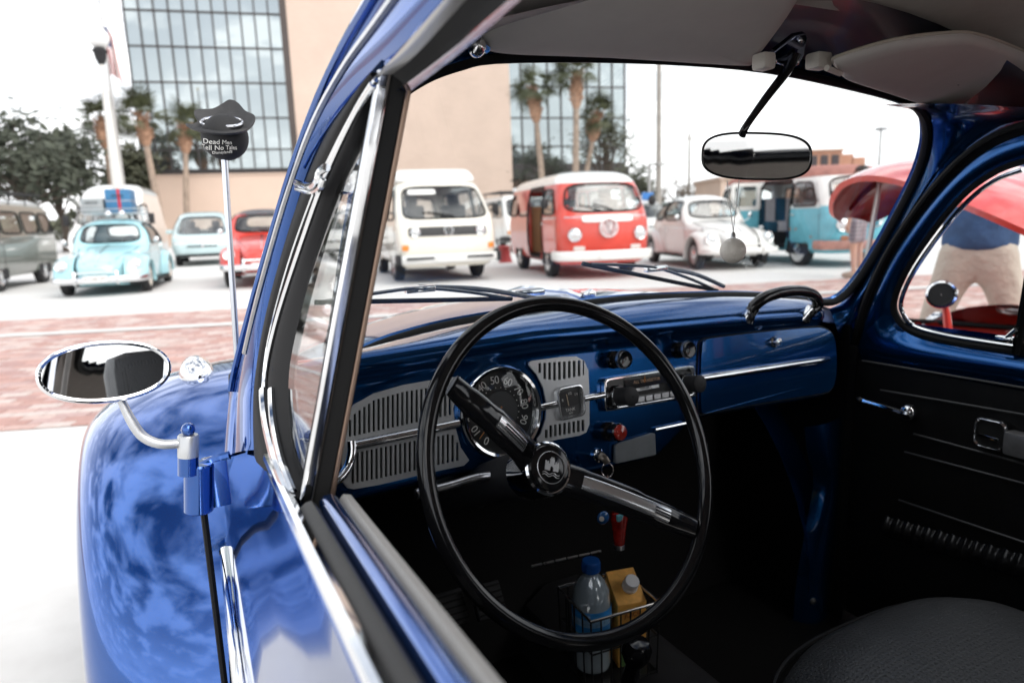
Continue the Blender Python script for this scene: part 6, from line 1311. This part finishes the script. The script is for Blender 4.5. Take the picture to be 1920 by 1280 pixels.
SKIN = mat('skin', (.50, .30, .22), .5, var=.1, vs=20)
def skinned(name, V_, E_, m, parent, root=0, sub=2):
    me = bpy.data.meshes.new(name); me.from_pydata([v[:3] for v in V_], E_, []); o = bpy.data.objects.new(name, me); COL.objects.link(o); o.parent = parent
    sk_ = o.modifiers.new('skin', 'SKIN'); sk_.use_smooth_shade = True
    d_ = me.skin_vertices[0].data
    for i, v in enumerate(V_): d_[i].radius = (v[3], v[4] if len(v) > 4 else v[3]); d_[i].use_root = i == root
    s_ = o.modifiers.new('sub', 'SUBSURF'); s_.levels = s_.render_levels = sub
    me.materials.append(m); return o
def person(label, loc, rz, h, shirt, legs_m, shorts, hair, belly=0., spread=.13, arms=((.31, -.02, 1.16, .30, .02, .90), (.31, -.02, 1.16, .30, .02, .90)), shoe=None):
    t = tag(empty('person', loc, rz), label, 'person'); s = h/1.75; t.scale = (s, s, s)
    Vx = [(0, 0, .96, .13, .10), (0, .02, 1.15, .13, .10), (0, .0, 1.36, .15, .10), (0, -.01, 1.50, .055), (0, .01, 1.57, .065), (0, .02, 1.645, .088, .098), (0, .015, 1.71, .07)]
    E_ = [(0, 1), (1, 2), (2, 3), (3, 4), (4, 5), (5, 6)]
    for sg, (ex_, ey_, ez_, wx, wy, wz) in zip((1, -1), arms):
        k = len(Vx); Vx += [(sg*.19, -.01, 1.43, .055), (sg*ex_, ey_, ez_, .042), (sg*wx, wy, wz, .028), (sg*wx, wy+.015, wz-.07, .028, .016)]; E_ += [(2, k), (k, k+1), (k+1, k+2), (k+2, k+3)]
        for f in range(4):
            j = len(Vx); fy = -.025+.018*f; L_ = (.072, .082, .078, .06)[f]; Vx += [(sg*wx, wy+.015+fy, wz-.105, .0085), (sg*(wx-.012), wy+.02+fy, wz-.105-L_*.55, .008), (sg*(wx-.03), wy+.022+fy, wz-.105-L_*.95, .007)]; E_ += [(k+3, j), (j, j+1), (j+1, j+2)]
        j = len(Vx); Vx += [(sg*(wx-.01), wy+.052, wz-.06, .0095), (sg*(wx-.02), wy+.066, wz-.10, .008)]; E_ += [(k+3, j), (j, j+1)]
        k = len(Vx); Vx += [(sg*.09, 0, .88, .085), (sg*spread*.92, .02, .49, .056), (sg*spread, -.01, .10, .040), (sg*(spread+.02), .13, .045, .036, .03)]; E_ += [(0, k), (k, k+1), (k+1, k+2), (k+2, k+3)]
    skinned('body', Vx, E_, SKIN, t)
    b = belly
    Vx = [(0, b*.5, .90, .180+b*.4, .14+b*.6), (0, b*.6, .99, .175+b*.4, .135+b*.6), (0, b*.9, 1.10, .160+b*.6, .125+b), (0, b*.3, 1.36, .18, .13), (0, -.01, 1.475, .085)]; E_ = [(0, 1), (1, 2), (2, 3), (3, 4)]
    for sg, (ex_, ey_, ez_, wx, wy, wz) in zip((1, -1), arms):
        k = len(Vx); e = V((ex_*sg, ey_, ez_)); a = V((sg*.2, -.01, 1.43)); w_ = V((wx*sg, wy, wz)); m_ = e.lerp(w_, .8) if not shorts else a.lerp(e, .9)
        Vx += [(sg*.20, -.01, 1.42, .075)]+([(*e, .06), (*m_, .046)] if not shorts else [(*m_, .068)]); E_ += [(3, k)]+[(k+i, k+i+1) for i in range(1 if shorts else 2)]
    skinned('shirt', Vx, E_, shirt, t)
    Vx = [(0, b*.4, 1.04, .160+b*.3, .120+b*.4), (0, 0, .945, .160+b*.2, .12+b*.2)]; E_ = [(0, 1)]
    for sg in (1, -1):
        k = len(Vx); Vx += [(sg*.105, 0, .84, .086+b*.1, .10+b*.1), (sg*spread*.92, .02, .50 if not shorts else .54, .082 if not shorts else .10)]; E_ += [(1, k), (k, k+1)]
        if not shorts: Vx += [(sg*spread*.97, 0, .28, .074), (sg*spread, -.01, .07, .070)]; E_ += [(k+1, k+2), (k+2, k+3)]
    skinned('shorts' if shorts else 'trousers', Vx, E_, legs_m, t)
    for sg in (1, -1):
        g = G(); g.ball((sg*(spread+.012), .045, .05), (.05, .14, .055), 14, 8, -.85, 1); g.out('shoe', shoe or MATTEB, t)
        g = G(); g.ball((sg*.036, .108, 1.665), .011, 8, 6); g.out('eye', mat('eye_dark', (.03, .02, .02), .2), t); g = G(); g.ball((sg*.092, .015, 1.65), (.012, .02, .03), 10, 6); g.out('ear', SKIN, t)
    g = G(); g.ball((0, .122, 1.64), (.014, .018, .024), 10, 6); g.out('nose', SKIN, t); g = G(); g.box((0, .112, 1.598), (.045, .012, .010), .004); g.out('mouth', mat('lips', (.38, .15, .13), .5), t)
    g = G(); g.ball((0, -.004, 1.69), (.100, .112, .088), 18, 10, -.25, 1); g.out('hair', hair, t)
    return t
def plaid():
    m = mat('plaid_cloth', (.24, .22, .25), .85); t = m.node_tree; b = t.nodes['Principled BSDF']; c_ = t.nodes.new('ShaderNodeTexCoord'); w1 = t.nodes.new('ShaderNodeTexWave'); w2 = t.nodes.new('ShaderNodeTexWave'); w1.bands_direction = 'Z'; w2.bands_direction = 'X'
    for w_ in (w1, w2): w_.inputs['Scale'].default_value = 5; t.links.new(c_.outputs['Object'], w_.inputs[0])
    a = t.nodes.new('ShaderNodeMath'); t.links.new(w1.outputs[1], a.inputs[0]); t.links.new(w2.outputs[1], a.inputs[1]); r = t.nodes.new('ShaderNodeValToRGB'); r.color_ramp.elements[0].color = (.12, .11, .14, 1); r.color_ramp.elements[1].color = (.42, .38, .40, 1); s_ = t.nodes.new('ShaderNodeMath'); s_.operation = 'MULTIPLY'; s_.inputs[1].default_value = .5
    t.links.new(a.outputs[0], s_.inputs[0]); t.links.new(s_.outputs[0], r.inputs[0]); t.links.new(r.outputs[0], b.inputs['Base Color']); return m
p = gz(1605, 521); person('person in grey plaid shorts standing beyond the raised red lid', p, rad(12), 1.72, mat('grey_shirt', (.30, .29, .30), .85, var=.1), plaid(), True, mat('dark_hair', (.02, .015, .012), .6), 0, .11, shoe=mat('tan_shoe', (.35, .26, .2), .7))
p = dep(1834, 470, 3.55); person('person in blue shirt and khaki trousers behind the red car', (p.x, p.y, 0), rad(-64), 1.64, mat('blue_shirt', (.035, .085, .19), .8, var=.25, vs=12, bump=.2, bs=20), mat('khaki_cloth', (.50, .45, .38), .85, var=.12, vs=10, bump=.3, bs=14), False, mat('grey_hair', (.2, .19, .18), .6), .055, .21, arms=((.33, .03, 1.15, .30, .12, .93), (.40, .02, 1.17, .42, .08, .93)))

# ================================================================= SMALL THINGS
# hat on the aerial
BC = gY(422, 258, 1.1); dpt = (BC-CAM).dot(CF); PXM = dpt/FPX; br_ = 42*PXM; fw_ = (BC-CAM).normalized(); rt_ = CR; upv = rt_.cross(fw_)*-1 if rt_.cross(fw_).z < 0 else rt_.cross(fw_)
hat = tag(empty('aerial_topper', BC), 'black ball with a curled black hat on the aerial', 'ornament'); VELV = mat('black_foam', (.010, .010, .011), .75, var=.3, vs=80, bump=.3, bs=900)
g = G(); g.ball((0, 0, 0), br_, 28, 18); g.out('ball', VELV, hat)
def hp(x, y, d_): return rt_*(x*PXM)+upv*((y-9)*PXM)+fw_*(d_-.004)
OL_ = [(-70, 36, -.004), (-56, 36, .006), (-46, 44, .012), (-53, 55, .02), (-48, 64, .026), (-18, 66, .034), (2, 76, .04), (17, 84, .042), (32, 78, .04), (44, 62, .03), (58, 54, .016), (60, 46, .006), (50, 32, -.018), (32, 25, -.036), (0, 21, -.044), (-30, 24, -.036), (-57, 30, -.020)]
oo = catmull([hp(*p) for p in OL_], 64, True); hc = hp(-3, 33, .004)
hub_ = []
for p in oo:
    a = math.atan2((p-hc).dot(upv), (p-hc).dot(rt_)); hub_.append(hp(-3+30*math.cos(a), 34+8*math.sin(a), .002+.020*math.sin(a)))
rows = [[hc-upv*.002]*64]+[[h.lerp(o_, t)-upv*(.006*math.sin(PI*t)) for h, o_ in zip(hub_, oo)] for t in (0, .25, .5, .75, .93, 1)]
rows += [[p-upv*.0035-fw_*.001 for p in r] for r in reversed(rows[1:])]
g = G(); g.loft(rows); g.out('hat_brim', mat('black_felt_hat', (.028, .028, .030), .6, var=.35, vs=60, bump=.4, bs=700), hat, 60)
g = G(); g.loft([[hp(-3, 33, .004)+(h-hc)*s+upv*z for h in hub_] for s, z in ((1.02, -.001), (.95, .004), (.7, .0075), (.3, .009), (.01, .0092))]); g.out('hat_crown', VELV, hat)
g = G(); g.tube([hc+(h-hc)*1.28+upv*.0035 for h in hub_], .0022, 8, True); g.out('crown_glare', mat('glare_pale', (.70, .71, .74), .12, .8), hat)  # glare around the crown, put in as a pale shiny ring
def balltext(s, size, x, y, rot=rad(-7)):
    o = text('lettering', s, size, Matrix.Identity(4), WHITEINK, hat, .0002); cr, sr = math.cos(rot), math.sin(rot)
    for v in o.data.vertices:
        a, b = v.co.x*cr-v.co.y*sr+x*PXM, v.co.x*sr+v.co.y*cr+y*PXM; v.co = (rt_*a+upv*b-fw_*math.sqrt(max(1e-6, br_**2-a*a-b*b))).normalized()*(br_+.0003+v.co.z)
balltext('Dead Men', .0084, -10, -8); balltext('Tell No Tales', .0084, -8, -18); balltext('Disneyland®', .0050, -6, -26)
# golf ball on strings
gb_ = gY(1374, 470, .63); dr_ = (gb_-CAM).dot(CF)*24/FPX
t = tag(empty('hanging_ball', gb_), 'off-white ball hanging on strings below the rear-view mirror', 'ornament')
g = G(); g.ball((0, 0, 0), dr_, 28, 18); g.out('ball', mat('ball_white', (.78, .73, .66), .45, 0, .3, var=.08, vs=60, bump=.5, bs=420), t)
g = G(); g.lathe([(.0035, dr_*.96), (.003, dr_+.004), (.0015, dr_+.007)], (0, 0, 0), n=10); g.out('eyelet', DULLCHROME, t)
for x in (1363, 1386): g = G(); q = gY(x, 338, .645)-gb_; g.tube([V((0, 0, dr_+.007)), q], .0005, 5); g.out('string', mat('string_white', (.65, .64, .62), .6), t)
# key ring
kl = D(1117, 853, .008); t = tag(empty('car_key', kl), 'car key in the ignition with ring and small red and blue charms', 'key')
def K(x, y, d_): return D(x, y, d_)-kl
g = G(); g.tube([K(1117, 853, .004), K(1124, 855, .028)], .0022, 6); g.tube(catmull([K(1124, 853, .028), K(1132, 858, .034), K(1139, 868, .036)], 8), [.0055]*8, 8, flat=.3); g.out('key_blade', mat('dark_brass', (.16, .14, .12), .35, .9), t)
rc2 = K(1139, 881, .036); g = G(); g.tube([rc2+CR*(.0085*math.cos(2*PI*k/28))+CU*(.0105*math.sin(2*PI*k/28)) for k in range(28)], .0009, 6, True); g.out('split_ring', mat('ring_steel', (.6, .55, .52), .15, 1.), t)
g = G()
for k in range(7): c_ = K(1139+k*1.4, 896+k*9, .036); ax_, bx_ = (CR, CU) if k % 2 else (CF, CU); g.tube([c_+ax_*(.0028*math.cos(2*PI*i/14))+bx_*(.0042*math.sin(2*PI*i/14)) for i in range(14)], .0008, 5, True)
ch = g.out('chain', mat('chain_copper', (.45, .30, .26), .25, 1.), t); ch['kind'] = 'stuff'
c_ = K(1161, 990, .04); g = G(); g.lathe([(.003, .026), (.0125, .022), (.0125, .012), (.010, -.004), (.0085, -.018), (.0075, -.024)], c_, CU, 18); g.out('red_charm', mat('red_glass', (.30, .012, .008), .1, coat=1., var=.5, vs=150), t)
g = G(); g.lathe([(.0078, -.030), (.0082, -.024), (.007, -.0235)], c_, CU, 16); g.out('charm_foot', DULLCHROME, t)
g = G(); g.box(c_+CU*.018-CF*.010, (.012, .006, .010), .002); g.out('cyan_charm', mat('cyan_enamel', (.15, .45, .52), .3, coat=.6), t)
c2 = K(1131, 970, .04); g = G(); g.ball(c2, (.010, .006, .010), 14, 8); g.out('blue_charm', mat('blue_enamel', (.015, .10, .30), .25, coat=.6), t); g = G(); g.lathe([(.0038, .005), (.0035, .0075), (.001, .008)], c2-CR*.003, -CF, 12); g.out('charm_eye', IVORY, t)
# wire basket, bottle, carton
A = gz(1108, 1166, .49); B = gz(1236, 1128, .49); A2 = gz(1076, 1132, .49); eX = B-A; eY = A2-A; eY = eY.normalized()*.115; wz_ = .36
bs_ = tag(empty('wire_basket', (A+eX/2+eY/2).xy.to_3d()+V((0, 0, wz_))), 'small black wire basket holding a bottle and a carton', 'basket'); o0 = V(bs_.location)
WIRE = mat('black_wire', (.02, .02, .021), .3, .3)
def bk(a, b, z): return A+eX*a+eY*b+V((0, 0, z-.49))-o0
g = G(); g.tube([bk(0, 0, .49), bk(1, 0, .49), bk(1, 1, .49), bk(0, 1, .49)], .0028, 8, True); g.out('rim', mat('bright_wire', (.62, .62, .62), .25, .9), bs_)
for z in (.43, wz_+.004): g = G(); g.tube([bk(.02, .02, z), bk(.98, .02, z), bk(.98, .98, z), bk(.02, .98, z)], .0018, 6, True); g.out('hoop', WIRE, bs_)
for k in range(8):
    for b in (0, 1): g = G(); g.tube([bk(k/7, b, .49), bk(.02+.96*k/7, .02+.96*b, wz_)], .0016, 6); g.out('wire', WIRE, bs_)
for k in range(1, 4):
    for a in (0, 1): g = G(); g.tube([bk(a, k/4, .49), bk(.02+.96*a, k/4, wz_)], .0016, 6); g.out('wire', WIRE, bs_)
g = G(); g.prism([[bk(.02, .02, wz_), bk(.98, .02, wz_), bk(.98, .98, wz_), bk(.02, .98, wz_)]], (0, 0, .002)); g.out('base', WIRE, bs_)
q = dep(1127, 1150, 1.11); bq = o0+bk(.27, .52, wz_+.004); bo = tag(empty('water_bottle', bq), 'clear water bottle with blue cap and blue label', 'bottle')
PET = glass('bottle_plastic', (.80, .86, .90), .12, .05); WAT = mat('bottle_water', (.85, .88, .90), .12, 0, .6, trans=.25)
g = G(); g.lathe([(.020, 0), (.030, .004), (.0325, .012), (.031, .03), (.0325, .045), (.031, .06), (.0325, .075), (.0325, .125), (.030, .145), (.022, .163), (.0135, .172), (.0125, .180)], (0, 0, 0), n=32); g.out('bottle', PET, bo)
g = G(); g.lathe([(.018, .002), (.029, .006), (.0312, .014), (.0298, .03), (.0312, .045), (.0298, .06), (.0312, .075), (.0312, .124), (.0285, .144), (.021, .160), (.0125, .169), (.001, .170)], (0, 0, 0), n=32, caps=False); g.out('water', WAT, bo)
g = G(); g.lathe([(.0330, .078), (.0333, .079), (.0333, .117), (.0330, .118)], (0, 0, 0), n=32, caps=False); lb_ = g.out('label', mat('blue_label', (.03, .24, .60), .35, coat=.4, var=.3, vs=60), bo)
g = G(); g.lathe([(.0334, .092), (.0336, .093), (.0336, .104), (.0334, .105)], (0, 0, 0), n=32, caps=False); g.out('label_stripe', mat('label_pale', (.22, .40, .60), .4, var=.4, vs=120), lb_)
g = G(); g.lathe([(.0145, .176), (.015, .177), (.015, .192), (.014, .195), (.001, .1955)], (0, 0, 0), n=28); cp = g.out('cap', mat('cap_blue', (.01, .09, .36), .35), bo)
g = G()
for k in range(28): a = 2*PI*k/28; g.tube([(.0151*math.cos(a), .0151*math.sin(a), .178), (.0151*math.cos(a), .0151*math.sin(a), .191)], .0006, 4)
r_ = g.out('cap_ribs', MT['cap_blue'], cp); r_['kind'] = 'stuff'
cq = o0+bk(.78, .5, wz_+.004); ct = tag(empty('juice_carton', cq, rad(-12)), 'orange juice carton with a white screw cap', 'carton'); OJ = mat('carton_orange', (.78, .40, .09), .45, var=.35, vs=30)
g = G(); g.add([(-.026, -.026, 0), (.026, -.026, 0), (.026, .026, 0), (-.026, .026, 0), (-.026, -.026, .115), (.026, -.026, .115), (.026, .026, .150), (-.026, .026, .150)], [(0, 1, 2, 3), (4, 5, 6, 7), (0, 1, 5, 4), (1, 2, 6, 5), (2, 3, 7, 6), (3, 0, 4, 7)]); bevel(g.out('carton_body', OJ, ct), .0015)
g = G(); g.box((0, -.0265, .02), (.046, .0012, .036)); g.out('green_panel', mat('carton_green', (.10, .20, .06), .5), ct); g = G(); g.box((-.012, -.0268, .05), (.02, .0012, .02)); g.out('print_panel', IVORY, ct); text('lettering', 'JUICE', .012, frame((0, -.0268, .095), (1, 0, 0), (0, 0, 1)), mat('carton_ink', (.30, .08, .03), .5), ct)
cn = V((0, -.035, .052)).normalized(); g = G(); g.lathe([(.0135, 0), (.0135, .006), (.0125, .007), (.0125, .020), (.0115, .022), (.001, .0222)], (.006, -.002, .131), cn, 26); g.out('cap', mat('cap_white', (.70, .71, .73), .4), ct)
# gear lever, pedals and shelf trim belong to the blue car
gp = dep(1192, 1225, .98); g = G(); g.lathe([(.012, -.10), (.011, -.02), (.016, -.012), (.021, .0), (.021, .012), (.015, .022), (.001, .025)], gp, (.05, -.25, 1), 24); g.out('gear_lever', BLACKP, car)
for x, y in ((845, 1140), (915, 1125)):
    q = dep(x, y, 1.22); g = G(); g.box(q, (.055, .02, .06), .006, Matrix.Rotation(rad(-35), 4, 'X')); pd_ = g.out('pedal', MATTEB, car)
    for k in range(5): g = G(); g.box(q+Matrix.Rotation(rad(-35), 4, 'X') @ V((0, -.012, -.022+.011*k)), (.05, .005, .004), .001, Matrix.Rotation(rad(-35), 4, 'X')); g.out('pedal_rib', RUBBER, pd_)
a_, b_ = dep(995, 1061, 1.18), dep(1128, 1032, 1.22)
for k in range(6): g = G(); g.tube([a_.lerp(b_, k/6+.012), a_.lerp(b_, (k+1)/6-.012)], .0022, 6); g.out('shelf_trim', DULLCHROME, car)
